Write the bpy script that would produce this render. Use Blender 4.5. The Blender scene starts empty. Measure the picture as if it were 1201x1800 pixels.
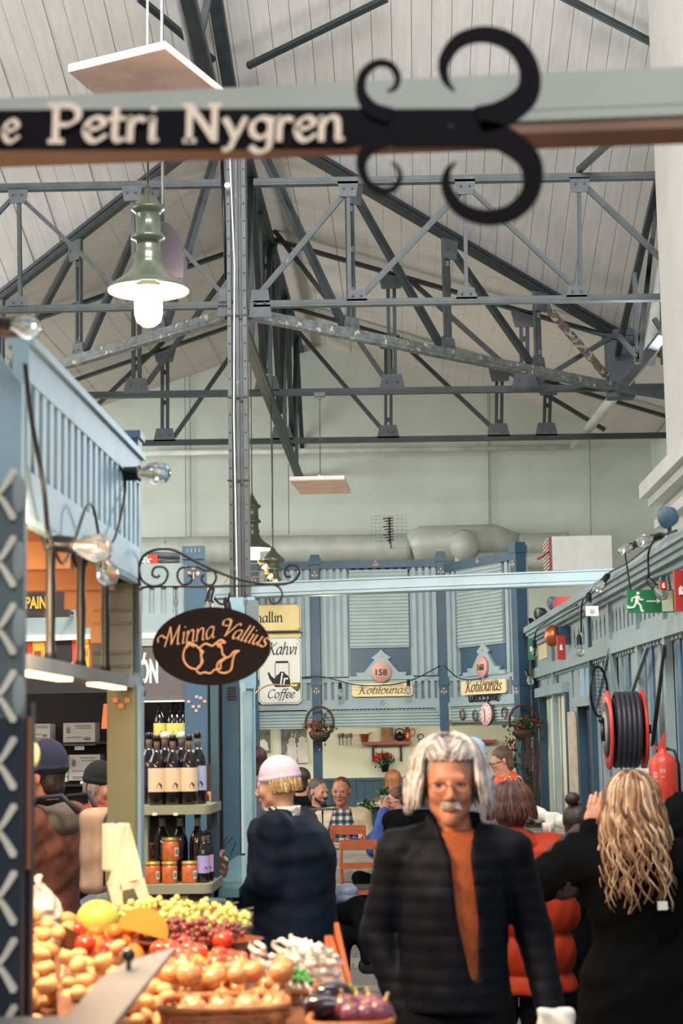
import bpy, math, random
import numpy as np
from mathutils import Vector, Matrix, Euler
random.seed(7); np.random.seed(7)
R = math.radians
S = bpy.context.scene
COL = S.collection
V = Vector
# ---------------------------------------------------------------- camera
FPX = 3000.0
PITCH, YAW, ROLL = R(7.46), R(2.05), R(-1.0)
CAM = V((0, 0, 1.75))
MROT = Matrix.Rotation(YAW, 3, 'Z') @ Matrix.Rotation(R(90) + PITCH, 3, 'X') @ Matrix.Rotation(ROLL, 3, 'Z')
cd = bpy.data.cameras.new('camera'); co = bpy.data.objects.new('camera', cd); COL.objects.link(co)
co.matrix_world = Matrix.Translation(CAM) @ MROT.to_4x4()
cd.sensor_fit = 'VERTICAL'; cd.sensor_height = 36; cd.lens = FPX * 36 / 1800
cd.clip_start = .05; cd.clip_end = 100
cd.dof.use_dof = True; cd.dof.focus_distance = 13; cd.dof.aperture_fstop = 3.9
S.camera = co
def ray(px, py): return MROT @ V((px - 600.5, 900 - py, -FPX))
def at(px, py, Y):
    d = ray(px, py); return CAM + d * (Y / d.y)
def atX(px, py, X):
    d = ray(px, py); return CAM + d * (X / d.x)
# ---------------------------------------------------------------- world, exposure, large lights
w = bpy.data.worlds.new('world'); S.world = w; w.use_nodes = True
w.node_tree.nodes['Background'].inputs[0].default_value = (.96, .985, 1.0, 1)
w.node_tree.nodes['Background'].inputs[1].default_value = 0.3
S.view_settings.view_transform = 'Standard'; S.view_settings.look = 'None'
S.view_settings.exposure = 0.74; S.view_settings.gamma = 1; S.view_settings.use_curve_mapping = False
def area(name, loc, to, sx, sy, power, col):
    l = bpy.data.lights.new(name, 'AREA'); l.shape = 'RECTANGLE'; l.size = sx; l.size_y = sy; l.energy = power; l.color = col
    o = bpy.data.objects.new(name, l); COL.objects.link(o); o.location = loc
    o.rotation_euler = (V(to) - V(loc)).to_track_quat('-Z', 'Y').to_euler(); return o
def point(name, loc, power, col, r=.05):
    l = bpy.data.lights.new(name, 'POINT'); l.energy = power; l.color = col; l.shadow_soft_size = r
    o = bpy.data.objects.new(name, l); COL.objects.link(o); o.location = loc; return o
area('ceiling_fill', (.3, 4.4, 7.7), (-.9, 15, 6.4), 6, 1.4, 620, (.97, .985, 1))  # added area light that brightens the planked roof and trusses
area('daylight_right_windows', (2.45, 13.5, 3.9), (-1.6, 6, 2.3), 1.2, 1.4, 120, (.88, .95, 1))
area('daylight_left_windows', (-8.5, 9, 4.8), (0, 14, 5.2), 5, 2, 170, (1, .985, .97))
area('front_fill', (.6, -2.5, 6.2), (0, 7, 4.6), 5, 2, 150, (.95, .97, 1))  # unseen fill light added to brighten the cream beam and ceiling
area('nave_left_fill', (-7.6, 17, 4.2), (0, 18.5, 5.6), 4, 1.6, 215, (.97, .985, 1))  # added light out of view that lifts the nave ceiling
# ---------------------------------------------------------------- materials
_M = {}
def lin(c): return tuple((x / 255 / 12.92 if x <= 10 else ((x / 255 + .055) / 1.055) ** 2.4) for x in c) + (1,)
def mat(name, rgb, rough=.6, metal=0, var=.12, scale=6, bump=.0, emit=0, rgb2=None, alpha=None, stretch=None, trans=0, coat=0, spec=None, wave=None, wear=None, sss=0):
    if name in _M: return _M[name]
    m = bpy.data.materials.new(name); m.use_nodes = True; nt = m.node_tree; b = nt.nodes['Principled BSDF']
    b.inputs['Roughness'].default_value = rough; b.inputs['Metallic'].default_value = metal
    c = lin(rgb)
    if emit:
        b.inputs['Emission Color'].default_value = c; b.inputs['Emission Strength'].default_value = emit; b.inputs['Base Color'].default_value = c
        _M[name] = m; return m
    tc = nt.nodes.new('ShaderNodeTexCoord'); mp = nt.nodes.new('ShaderNodeMapping'); nt.links.new(tc.outputs['Object'], mp.inputs[0])
    if stretch: mp.inputs['Scale'].default_value = stretch
    n = nt.nodes.new('ShaderNodeTexNoise'); n.inputs['Scale'].default_value = scale; n.inputs['Detail'].default_value = 5
    nt.links.new(mp.outputs[0], n.inputs['Vector'])
    cr = nt.nodes.new('ShaderNodeValToRGB')
    c2 = lin(rgb2) if rgb2 else tuple(x * (1 + var) for x in c[:3]) + (1,)
    c1 = c if rgb2 else tuple(x * (1 - var) for x in c[:3]) + (1,)
    cr.color_ramp.elements[0].position = .35; cr.color_ramp.elements[1].position = .65
    cr.color_ramp.elements[0].color = c1; cr.color_ramp.elements[1].color = c2
    nt.links.new(n.outputs['Fac'], cr.inputs[0]); out = cr.outputs[0]
    if wear:
        n2 = nt.nodes.new('ShaderNodeTexNoise'); n2.inputs['Scale'].default_value = wear[1]; n2.inputs['Detail'].default_value = 8
        nt.links.new(tc.outputs['Object'], n2.inputs['Vector'])
        r2 = nt.nodes.new('ShaderNodeValToRGB'); r2.color_ramp.elements[0].position = wear[2]; r2.color_ramp.elements[1].position = wear[2] + .04
        mx = nt.nodes.new('ShaderNodeMixRGB'); mx.inputs[2].default_value = lin(wear[0])
        nt.links.new(n2.outputs['Fac'], r2.inputs[0]); nt.links.new(r2.outputs[0], mx.inputs[0]); nt.links.new(out, mx.inputs[1]); out = mx.outputs[0]
    nt.links.new(out, b.inputs['Base Color'])
    if bump:
        bp = nt.nodes.new('ShaderNodeBump'); bp.inputs['Strength'].default_value = bump; bp.inputs['Distance'].default_value = .01
        nt.links.new(n.outputs['Fac'], bp.inputs['Height']); nt.links.new(bp.outputs[0], b.inputs['Normal'])
    if trans: b.inputs['Transmission Weight'].default_value = trans; b.inputs['IOR'].default_value = 1.35
    if alpha is not None: b.inputs['Alpha'].default_value = alpha
    if spec is not None: b.inputs['Specular IOR Level'].default_value = spec
    if coat: b.inputs['Coat Weight'].default_value = coat
    if sss: b.inputs['Subsurface Weight'].default_value = sss; b.inputs['Subsurface Radius'].default_value = (.02, .008, .004)
    _M[name] = m; return m
STEEL = mat('painted_steel', (58, 64, 64), .5, 0, .22, 9, .1, wear=((130, 126, 118), 14, .71))
STEELD = mat('dark_steel', (40, 45, 47), .5, 0, .2, 9, .1)
GUS = mat('gusset_steel', (76, 80, 84), .55, 0, .15, 8)
PLANK = mat('ceiling_plank', (206, 201, 196), .75, 0, .05, 4, .1, stretch=(6, .6, 1))
CEIL = mat('nave_ceiling', (208, 200, 192), .8, 0, .05, 3, .1, stretch=(.5, 6, 1))
PLAST = mat('plaster', (194, 200, 188), .85, 0, .04, 3, .05)
PLASTW = mat('plaster_white', (190, 188, 180), .85, 0, .04, 3, .1, wear=((120, 105, 90), 5, .74))
BLUE_L = mat('light_blue_paint', (146, 178, 192), .5, 0, .07, 5, .05)
BLUE_S = mat('slat_blue_paint', (74, 108, 132), .5, 0, .08, 5)
GREY_B = mat('grey_blue_paint', (146, 163, 165), .55, 0, .06, 6, .05)
GREY_D = mat('slot_grey_paint', (112, 128, 128), .6, 0, .08, 6)
BLUE_D = mat('dark_blue_paint', (44, 74, 92), .45, 0, .12, 6, .05)
BLUE_N = mat('deep_blue_paint', (22, 46, 72), .45, 0, .12, 6)
TEAL = mat('teal_paint', (50, 80, 94), .4, 0, .1, 6)
BEAMW = mat('pale_beam_paint', (178, 196, 198), .5, 0, .05, 4)
BEAMC = mat('cream_beam_paint', (182, 184, 174), .5, 0, .05, 4)
BLACK = mat('black_metal', (22, 21, 22), .4, .3, .1, 10)
BLKP = mat('black_plastic', (14, 15, 18), .35, 0, .1, 10)
SIGNB = mat('sign_brown_black', (24, 13, 13), .6, 0, .08, 10, spec=.12)
SIGNP = mat('sign_plum_black', (15, 11, 15), .6, 0, .08, 10, spec=.1)
GOLD = mat('gold_paint', (214, 158, 110), .5, 0, .06, 20)
CREAMT = mat('cream_letter', (248, 224, 198), .6, 0, .05, 20)
WHITE = mat('white_paint', (226, 224, 218), .6, 0, .04, 10)
WOOD = mat('wood_orange', (168, 84, 40), .45, 0, .2, 8, .1, stretch=(1, 1, 6))
WOODD = mat('wood_brown', (100, 58, 36), .5, 0, .25, 8, .1, stretch=(6, 1, 1))
WHITEW = mat('whitewashed_wood', (176, 166, 150), .7, 0, .2, 7, .15, stretch=(1, 1, 5))
GLASS = mat('clear_glass', (235, 240, 240), .03, 0, 0, 5, trans=.95)
CREAMW = mat('cream_wall', (216, 216, 190), .8, 0, .04, 3)
SKIN = mat('skin', (205, 150, 120), .5, 0, .06, 30, .03, sss=.08)
SKINR = mat('skin_ruddy', (182, 120, 94), .5, 0, .07, 30, .03, sss=.08)
LIP = mat('lips', (150, 86, 76), .5, 0, .05, 20)
EYEW = mat('eye_white_shaded', (126, 104, 92), .4)  # darkened whites: the shade of the sockets is put into the colour
EYED = mat('eye_iris', (40, 34, 32), .2)
# ---------------------------------------------------------------- mesh builder
class MB:
    def __init__(s): s.v = []; s.f = []; s.m = []; s.cur = 0; s.sm = []; s.smooth = False
    def add(s, vs, fs):
        o = len(s.v); s.v += [tuple(v) for v in vs]
        for f in fs: s.f.append(tuple(i + o for i in f)); s.m.append(s.cur); s.sm.append(s.smooth)
        return s
    def box(s, lo, hi, M=None):
        (a, b, c), (d, e, f) = lo, hi
        vs = [V(p) for p in ((a,b,c),(d,b,c),(d,e,c),(a,e,c),(a,b,f),(d,b,f),(d,e,f),(a,e,f))]
        if M: vs = [M @ v for v in vs]
        return s.add(vs, [(0,3,2,1),(4,5,6,7),(0,1,5,4),(1,2,6,5),(2,3,7,6),(3,0,4,7)])
    def cb(s, c, d, M=None):
        c = V(c); h = V(d) / 2; 
        if M: return s.box(tuple(-h), tuple(h), Matrix.Translation(c) @ M.to_4x4())
        return s.box(tuple(c - h), tuple(c + h))
    def bar(s, p, q, w, h, up=(0, 1, 0)):
        p, q = V(p), V(q); d = (q - p).normalized(); u = V(up); r = d.cross(u)
        if r.length < 1e-4: r = d.cross(V((1, 0, 0)))
        r.normalize(); u = r.cross(d); r *= w / 2; u *= h / 2
        vs = [p-r-u, p+r-u, p+r+u, p-r+u, q-r-u, q+r-u, q+r+u, q-r+u]
        return s.add(vs, [(0,1,2,3),(7,6,5,4),(0,4,5,1),(1,5,6,2),(2,6,7,3),(3,7,4,0)])
    def tube(s, pts, r, n=8, caps=True):
        pts = [V(p) for p in pts]; N = len(pts); rs = r if isinstance(r, (list, tuple)) else [r] * N
        t0 = (pts[1] - pts[0]).normalized(); a = t0.orthogonal().normalized(); vs = []; sm = s.smooth; s.smooth = n > 5
        for i, p in enumerate(pts):
            t = (pts[min(i+1, N-1)] - pts[max(i-1, 0)]).normalized()
            a = a - t * a.dot(t); a = a.normalized() if a.length > 1e-6 else t.orthogonal().normalized(); b = t.cross(a)
            for k in range(n):
                th = 2 * math.pi * k / n; vs.append(p + (a * math.cos(th) + b * math.sin(th)) * rs[i])
        fs = [(i*n+k, i*n+(k+1) % n, (i+1)*n+(k+1) % n, (i+1)*n+k) for i in range(N-1) for k in range(n)]
        if caps: fs += [tuple(range(n-1, -1, -1)), tuple((N-1)*n+k for k in range(n))]
        s.add(vs, fs); s.smooth = sm; return s
    def lathe(s, prof, c=(0, 0, 0), M=None, n=24, caps=True):
        vs = []; c = V(c); sm = s.smooth; s.smooth = True
        for r, z in prof:
            for k in range(n):
                th = 2 * math.pi * k / n; v = V((r * math.cos(th), r * math.sin(th), z)); vs.append(c + (M @ v if M else v))
        N = len(prof)
        fs = [(i*n+k, i*n+(k+1) % n, (i+1)*n+(k+1) % n, (i+1)*n+k) for i in range(N-1) for k in range(n)]
        if caps: fs += [tuple(range(n-1, -1, -1)), tuple((N-1)*n+k for k in range(n))]
        s.add(vs, fs); s.smooth = sm; return s
    def prism(s, poly, o, u, v, t):
        """polygon poly in the plane o + a u + b v, thickness t along u x v"""
        o, u, v = V(o), V(u), V(v); n = u.cross(v).normalized() * t; N = len(poly)
        A = [o + u * a + v * b for a, b in poly]; B = [p + n for p in A]
        return s.add(A + B, [tuple(range(N-1, -1, -1)), tuple(range(N, 2*N))] + [(i, (i+1) % N, N+(i+1) % N, N+i) for i in range(N)])
    def ball(s, c, r, n=12, m=8, jit=0, M=None):
        r = V(r) if not isinstance(r, (int, float)) else V((r, r, r)); vs = []; c = V(c); sm = s.smooth; s.smooth = True
        for i in range(m+1):
            ph = math.pi * i / m
            for k in range(n):
                th = 2 * math.pi * k / n; q = 1 + random.uniform(-jit, jit) * math.sin(ph)
                v = V((math.sin(ph) * math.cos(th) * r.x * q, math.sin(ph) * math.sin(th) * r.y * q, math.cos(ph) * r.z)); vs.append(c + (M @ v if M else v))
        s.add(vs, [(i*n+k, (i+1)*n+k, (i+1)*n+(k+1) % n, i*n+(k+1) % n) for i in range(m) for k in range(n)]); s.smooth = sm; return s
    def build(s, name, m, parent=None, loc=None, **tags):
        me = bpy.data.meshes.new(name); org = V((0, 0, 0))
        if parent is not None: org = parent['_w'] if '_w' in parent else (0, 0, 0); org = V(org)
        if loc is not None: org = V(loc)
        me.from_pydata([tuple(V(v) - org) for v in s.v], [], s.f)
        ms = m if isinstance(m, (list, tuple)) else [m]
        for x in ms: me.materials.append(x)
        me.polygons.foreach_set('material_index', s.m); me.polygons.foreach_set('use_smooth', s.sm)
        me.validate(); me.update()
        o = bpy.data.objects.new(name, me); COL.objects.link(o)
        if parent is not None:
            o.parent = parent; o['_w'] = tuple(org)
            if loc is not None: o.location = org - V(parent['_w'] if '_w' in parent else (0, 0, 0))
        else: o.location = org; o['_w'] = tuple(org)
        tag(o, **tags); return o
def tag(o, label=None, category=None, group=None, kind=None):
    for k, v in (('label', label), ('category', category), ('group', group), ('kind', kind)):
        if v: o[k] = v
    return o
def thing(name, label, cat, loc, group=None):
    o = bpy.data.objects.new(name, None); COL.objects.link(o); o.location = loc; o['_w'] = tuple(loc); o.empty_display_size = .1
    return tag(o, label, cat, group)
def dup(root, loc, rot=None, scale=None, label=None, group=None):
    def cp(o, par):
        c = o.copy(); COL.objects.link(c); c.parent = par
        for ch in o.children: cp(ch, c)
        return c
    c = cp(root, None); c.location = loc; c['_w'] = tuple(loc)
    if rot is not None: c.rotation_euler = rot
    if scale is not None: c.scale = scale if not isinstance(scale, (int, float)) else (scale,) * 3
    if label: c['label'] = label
    if group: c['group'] = group
    return c
def struct(mb, name, m, parent=None): return mb.build(name, m, parent, kind='structure' if parent is None else None)
def cat(pts, n=6, closed=False):
    """Catmull-Rom through 2D/3D points"""
    P = [V(p) if len(p) == 3 else V((p[0], p[1], 0)) for p in pts]
    if len(P) < 3: return P
    if closed: P = [P[-1]] + P + [P[0], P[1]]
    else: P = [P[0]*2 - P[1]] + P + [P[-1]*2 - P[-2]]
    out = []
    for i in range(1, len(P) - 2):
        a, b, c, d = P[i-1:i+3]
        for k in range(n):
            t = k / n; out.append(.5 * ((2*b) + (c-a)*t + (2*a-5*b+4*c-d)*t*t + (3*b-a-3*c+d)*t**3))
    out.append(P[-2]); return out
# ---------------------------------------------------------------- lettering
def textmesh(txt, size, bold=0):
    cu = bpy.data.curves.new('t', 'FONT'); cu.body = txt; cu.size = size; cu.offset = bold; cu.extrude = .0008; cu.resolution_u = 3
    o = bpy.data.objects.new('t', cu); COL.objects.link(o); dg = bpy.context.evaluated_depsgraph_get()
    me = bpy.data.meshes.new_from_object(o.evaluated_get(dg)); vs = [v.co.copy() for v in me.vertices]; fs = [tuple(p.vertices) for p in me.polygons]
    bpy.data.objects.remove(o); bpy.data.curves.remove(cu); bpy.data.meshes.remove(me); return vs, fs
def text_on(name, txt, o, u, v, width, m, parent, bold=0, height=None, center=True, italic=0, arc=None):
    vs, fs = textmesh(txt, 1, bold)
    x0, x1 = min(p.x for p in vs), max(p.x for p in vs); y0, y1 = min(p.y for p in vs), max(p.y for p in vs)
    sx = width / (x1 - x0); sy = height / (y1 - y0) if height else sx
    o, u, v = V(o), V(u).normalized(), V(v).normalized(); n = u.cross(v); mb = MB(); pts = []
    for p in vs:
        a = (p.x - (x0+x1)/2 + (p.y-y0) * italic) * sx; b = (p.y - (y0+y1)/2) * sy; pts.append(o + u*a + v*b + n*(p.z + .0015))
    mb.add(pts, fs); return mb.build(name, m, parent)
G = {  # stroke glyphs: (advance, [polylines]), x-height 1, caps 1.6
 'a': (1.0, [[(.8,.85),(.55,1),(.2,.8),(.1,.4),(.25,.03),(.5,.1),(.75,.45),(.82,.95)], [(.82,.95),(.76,.4),(.82,.06),(.95,.08)]]),
 'e': (.85, [[(.12,.5),(.5,.55),(.72,.75),(.55,1),(.25,.88),(.1,.45),(.25,.06),(.5,.02),(.78,.25)]]),
 'f': (.6, [[(.75,1.55),(.6,1.7),(.42,1.5),(.35,1),(.3,.3),(.2,-.35),(0,-.5)], [(.1,.95),(.62,.98)]]),
 'g': (.95, [[(.75,.85),(.5,1),(.15,.75),(.15,.3),(.45,.12),(.78,.4)], [(.8,1.0),(.78,.2),(.7,-.35),(.35,-.5),(.1,-.3)]]),
 'h': (1.0, [[(.18,1.65),(.16,.8),(.14,0)], [(.16,.6),(.4,.98),(.7,.95),(.76,.5),(.76,.05),(.92,.05)]]),
 'i': (.45, [[(.12,.85),(.22,.98),(.22,.5),(.22,.05),(.36,.06)], [(.24,1.35),(.26,1.4)]]),
 'l': (.45, [[(.2,1.7),(.18,.9),(.18,.2),(.25,.02),(.4,.1)]]),
 'n': (1.0, [[(.06,.88),(.17,.98),(.16,.5),(.15,0)], [(.16,.6),(.42,.98),(.7,.95),(.76,.5),(.76,.05),(.92,.06)]]),
 'o': (.95, [[(.5,1),(.18,.85),(.1,.45),(.28,.04),(.55,.04),(.8,.3),(.82,.7),(.65,.96),(.5,1)]]),
 'r': (.7, [[(.06,.88),(.18,.98),(.17,.5),(.16,0)], [(.17,.6),(.38,.96),(.62,.9)]]),
 's': (.75, [[(.65,.85),(.45,1),(.2,.85),(.25,.6),(.55,.42),(.6,.15),(.35,-.01),(.08,.12)]]),
 't': (.6, [[(.28,1.4),(.26,.9),(.24,.25),(.34,.02),(.55,.1)], [(.04,.95),(.52,.98)]]),
 'u': (1.0, [[(.08,.9),(.18,.98),(.16,.4),(.25,.05),(.5,.08),(.75,.45)], [(.78,.98),(.76,.4),(.8,.05),(.94,.06)]]),
 'v': (.9, [[(.08,.92),(.2,.95),(.3,.4),(.38,.02),(.6,.4),(.75,.75),(.72,1),(.62,.96)]]),
 'y': (.95, [[(.08,.95),(.25,.6),(.42,.15)], [(.82,.98),(.6,.45),(.4,0),(.25,-.35),(.05,-.4)]]),
 'C': (1.3, [[(1.15,1.35),(.85,1.6),(.4,1.45),(.12,.9),(.2,.3),(.6,0),(1.1,.2)]]),
 'K': (1.35, [[(-.15,1.2),(.1,1.5),(.38,1.55),(.34,.9),(.28,0),(.05,-.05)], [(1.2,1.6),(.8,1.25),(.36,.8)], [(.5,.9),(.8,.4),(1.05,.05),(1.3,.1)]]),
 'M': (1.75, [[(-.6,.5),(-.65,.85),(-.3,1.0),(.1,.75),(.35,1.0),(.48,1.6)], [(.48,1.6),(.35,.9),(.15,.02)], [(.48,1.55),(.7,.8),(.8,.1)], [(.8,.1),(1.1,.9),(1.4,1.6)], [(1.4,1.6),(1.38,.8),(1.45,.05),(1.62,.08)]]),
 'N': (1.45, [[(.22,0),(.22,1.55)], [(.22,1.55),(.7,.8),(1.12,.05)], [(1.14,0),(1.14,1.55)], [(.05,1.55),(.3,1.55)], [(.05,0),(.42,0)], [(.95,1.55),(1.32,1.55)]]),
 'P': (1.2, [[(.28,0),(.28,1.55)], [(.05,1.55),(.7,1.55),(1.02,1.3),(1,.95),(.7,.72),(.3,.72)], [(.08,0),(.52,0)]]),
 'V': (1.5, [[(-.1,1.0),(-.3,1.4),(.05,1.75),(.5,1.6),(.45,1.1),(.1,1.05)], [(.3,1.7),(.6,1.3),(.75,.5),(.78,.02)], [(.78,.02),(1.1,.8),(1.35,1.45),(1.6,1.6),(1.7,1.45)]]),
 'W': (1.5, [[(.1,1.5),(.1,.5),(.3,0),(.6,.1),(.7,.5),(.7,1.3)], [(.7,.5),(.8,.1),(1.1,0),(1.3,.5),(1.3,1.5)]]),
 'E': (1.0, [[(.85,1.4),(.5,1.5),(.15,1.2),(.3,.85),(.6,.8)], [(.3,.8),(.1,.4),(.4,0),(.85,.1)]]),
 'L': (1.0, [[(.85,1.4),(.5,1.5),(.15,1.1),(.12,.4),(.4,0),(.85,.1)]]),
 'O': (1.2, [[(.6,1.5),(.2,1.2),(.12,.6),(.4,0),(.85,.05),(1.08,.6),(.95,1.3),(.6,1.5)]]),
 'm': (1.5, [[(.1,0),(.15,1.2),(.4,1.5),(.65,1.2),(.7,0)], [(.7,1.1),(.95,1.5),(1.2,1.2),(1.3,0)]]),
 ' ': (.6, [])}
def strokes(txt, slant=.15):
    x = 0; out = []
    for ch in txt:
        adv, pl = G[ch]
        for p in pl: out.append([(x + a + b * slant, b) for a, b in p])
        x += adv
    return x, out
def nib_stroke(mb, pts, f, w, nib=.7, ang=R(35), t=.002, n=5, minw=.35):
    """pts 2D, f maps (a,b) to a 3D point plus normal; broad-nib pen"""
    P = cat(pts, n) if len(pts) > 2 else [V((p[0], p[1], 0)) for p in pts]
    L = []; Rr = []
    for i, p in enumerate(P):
        d = P[min(i+1, len(P)-1)] - P[max(i-1, 0)]
        if d.length < 1e-9: d = V((1, 0, 0))
        d.normalize(); th = math.atan2(d.y, d.x); ww = w * (minw + (1-minw) * abs(math.sin(th - ang))) / 2
        nn = V((-d.y, d.x, 0)); L.append(p + nn*ww); Rr.append(p - nn*ww)
    L[0] -= (P[1]-P[0]).normalized()*w*.2; Rr[0] -= (P[1]-P[0]).normalized()*w*.2
    L[-1] += (P[-1]-P[-2]).normalized()*w*.2; Rr[-1] += (P[-1]-P[-2]).normalized()*w*.2
    vs = []
    for a, b in zip(L, Rr): vs += [f(a.x, a.y, 0), f(b.x, b.y, 0), f(a.x, a.y, t), f(b.x, b.y, t)]
    N = len(P); fs = [(2,3,1,0), (4*N-4, 4*N-3, 4*N-1, 4*N-2)]
    for i in range(N-1):
        a, b = 4*i, 4*i+4; fs += [(a+2,b+2,b+3,a+3),(a+1,b+1,b,a),(a,b,b+2,a+2),(a+3,b+3,b+1,a+1)]
    mb.add(vs, fs)
def script_on(name, txt, o, u, v, width, m, parent, w=.16, slant=.15, ymul=1, curve=None, minw=.35, rt=0):
    W, st = strokes(txt, slant); k = width / W; o, u, v = V(o), V(u).normalized(), V(v).normalized(); nn = u.cross(v)
    def f(a, b, t):
        aa = (a - W/2) * k; bb = b * k * ymul
        if curve: return o + u*aa + v*(bb + curve(aa)) + nn*(t+.0015)
        return o + u*aa + v*bb + nn*(t+.0015)
    mb = MB()
    for i_, p in enumerate(st): nib_stroke(mb, p, (lambda a, b, t, i_=i_: f(a, b, t + .0002*(i_ % 4) if t else 0)), w, minw=minw)
    return mb.build(name, m, parent)
# ---------------------------------------------------------------- implicit surfaces (bodies, cloth, hair)
def axis(lo, hi, res, fine=()):
    xs = [lo]
    while xs[-1] < hi:
        r = res
        for a, b, q in fine:
            if a - res <= xs[-1] < b: r = min(r, q)
        xs.append(xs[-1] + r)
    return np.array(xs, dtype=np.float32)
def smin(a, b, k):
    h = np.clip(.5 + .5*(b-a)/k, 0, 1); return b*(1-h) + a*h - k*h*(1-h)
def pd(p, X, Y, Z):
    t = p[0]
    if t == 'c':
        a, ra, b, rb = np.array(p[1], np.float32), p[2], np.array(p[3], np.float32), p[4]; d = b - a; L = float(d @ d) + 1e-9
        h = np.clip(((X-a[0])*d[0] + (Y-a[1])*d[1] + (Z-a[2])*d[2]) / L, 0, 1)
        return np.sqrt((X-a[0]-h*d[0])**2 + (Y-a[1]-h*d[1])**2 + (Z-a[2]-h*d[2])**2) - (ra + (rb-ra)*h)
    if t == 'e':
        c, r = p[1], p[2]; x, y, z = X-c[0], Y-c[1], Z-c[2]
        if len(p) > 3 and p[3] is not None:
            m = np.array(p[3].transposed(), np.float32); x, y, z = (m[0,0]*x+m[0,1]*y+m[0,2]*z, m[1,0]*x+m[1,1]*y+m[1,2]*z, m[2,0]*x+m[2,1]*y+m[2,2]*z)
        k0 = np.sqrt((x/r[0])**2 + (y/r[1])**2 + (z/r[2])**2); k1 = np.sqrt((x/r[0]**2)**2 + (y/r[1]**2)**2 + (z/r[2]**2)**2) + 1e-6
        return k0*(k0-1)/k1
    if t == 'T':
        pr = sorted(p[1]); zs = [q[0] for q in pr]; it = lambda i: np.interp(Z, zs, [q[i] for q in pr]).astype(np.float32)
        cx, cy, rx, ry = it(1), it(2), it(3), it(4); q = np.sqrt(((X-cx)/rx)**2 + ((Y-cy)/ry)**2)
        return np.maximum((q-1)*np.minimum(rx, ry), np.maximum(zs[0]-Z, Z-zs[-1]))
    if t == 'b':
        c, h, r = p[1], p[2], p[3]; x, y, z = X-c[0], Y-c[1], Z-c[2]
        if len(p) > 4: m = np.array(p[4].transposed(), np.float32); x, y, z = (m[0,0]*x+m[0,1]*y+m[0,2]*z, m[1,0]*x+m[1,1]*y+m[1,2]*z, m[2,0]*x+m[2,1]*y+m[2,2]*z)
        x, y, z = abs(x)-h[0]+r, abs(y)-h[1]+r, abs(z)-h[2]+r
        return np.sqrt(np.maximum(x,0)**2+np.maximum(y,0)**2+np.maximum(z,0)**2) + np.minimum(np.maximum(np.maximum(x,y),z),0) - r
def pbox(p, m):
    t = p[0]
    if t == 'c': a, b = np.array(p[1]), np.array(p[3]); r = max(p[2], p[4]) + m; return np.minimum(a,b)-r, np.maximum(a,b)+r
    if t == 'e': c = np.array(p[1]); r = (max(p[2]) if len(p) > 3 and p[3] is not None else np.array(p[2])) + m; return c-r, c+r
    if t == 'b': c = np.array(p[1]); r = (np.linalg.norm(p[2]) if len(p) > 4 else np.array(p[2])) + m; return c-r, c+r
    q = np.array(p[1]); return (np.array([(q[:,1]-q[:,3]).min(), (q[:,2]-q[:,4]).min(), q[:,0].min()])-m, np.array([(q[:,1]+q[:,3]).max(), (q[:,2]+q[:,4]).max(), q[:,0].max()])+m)
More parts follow.
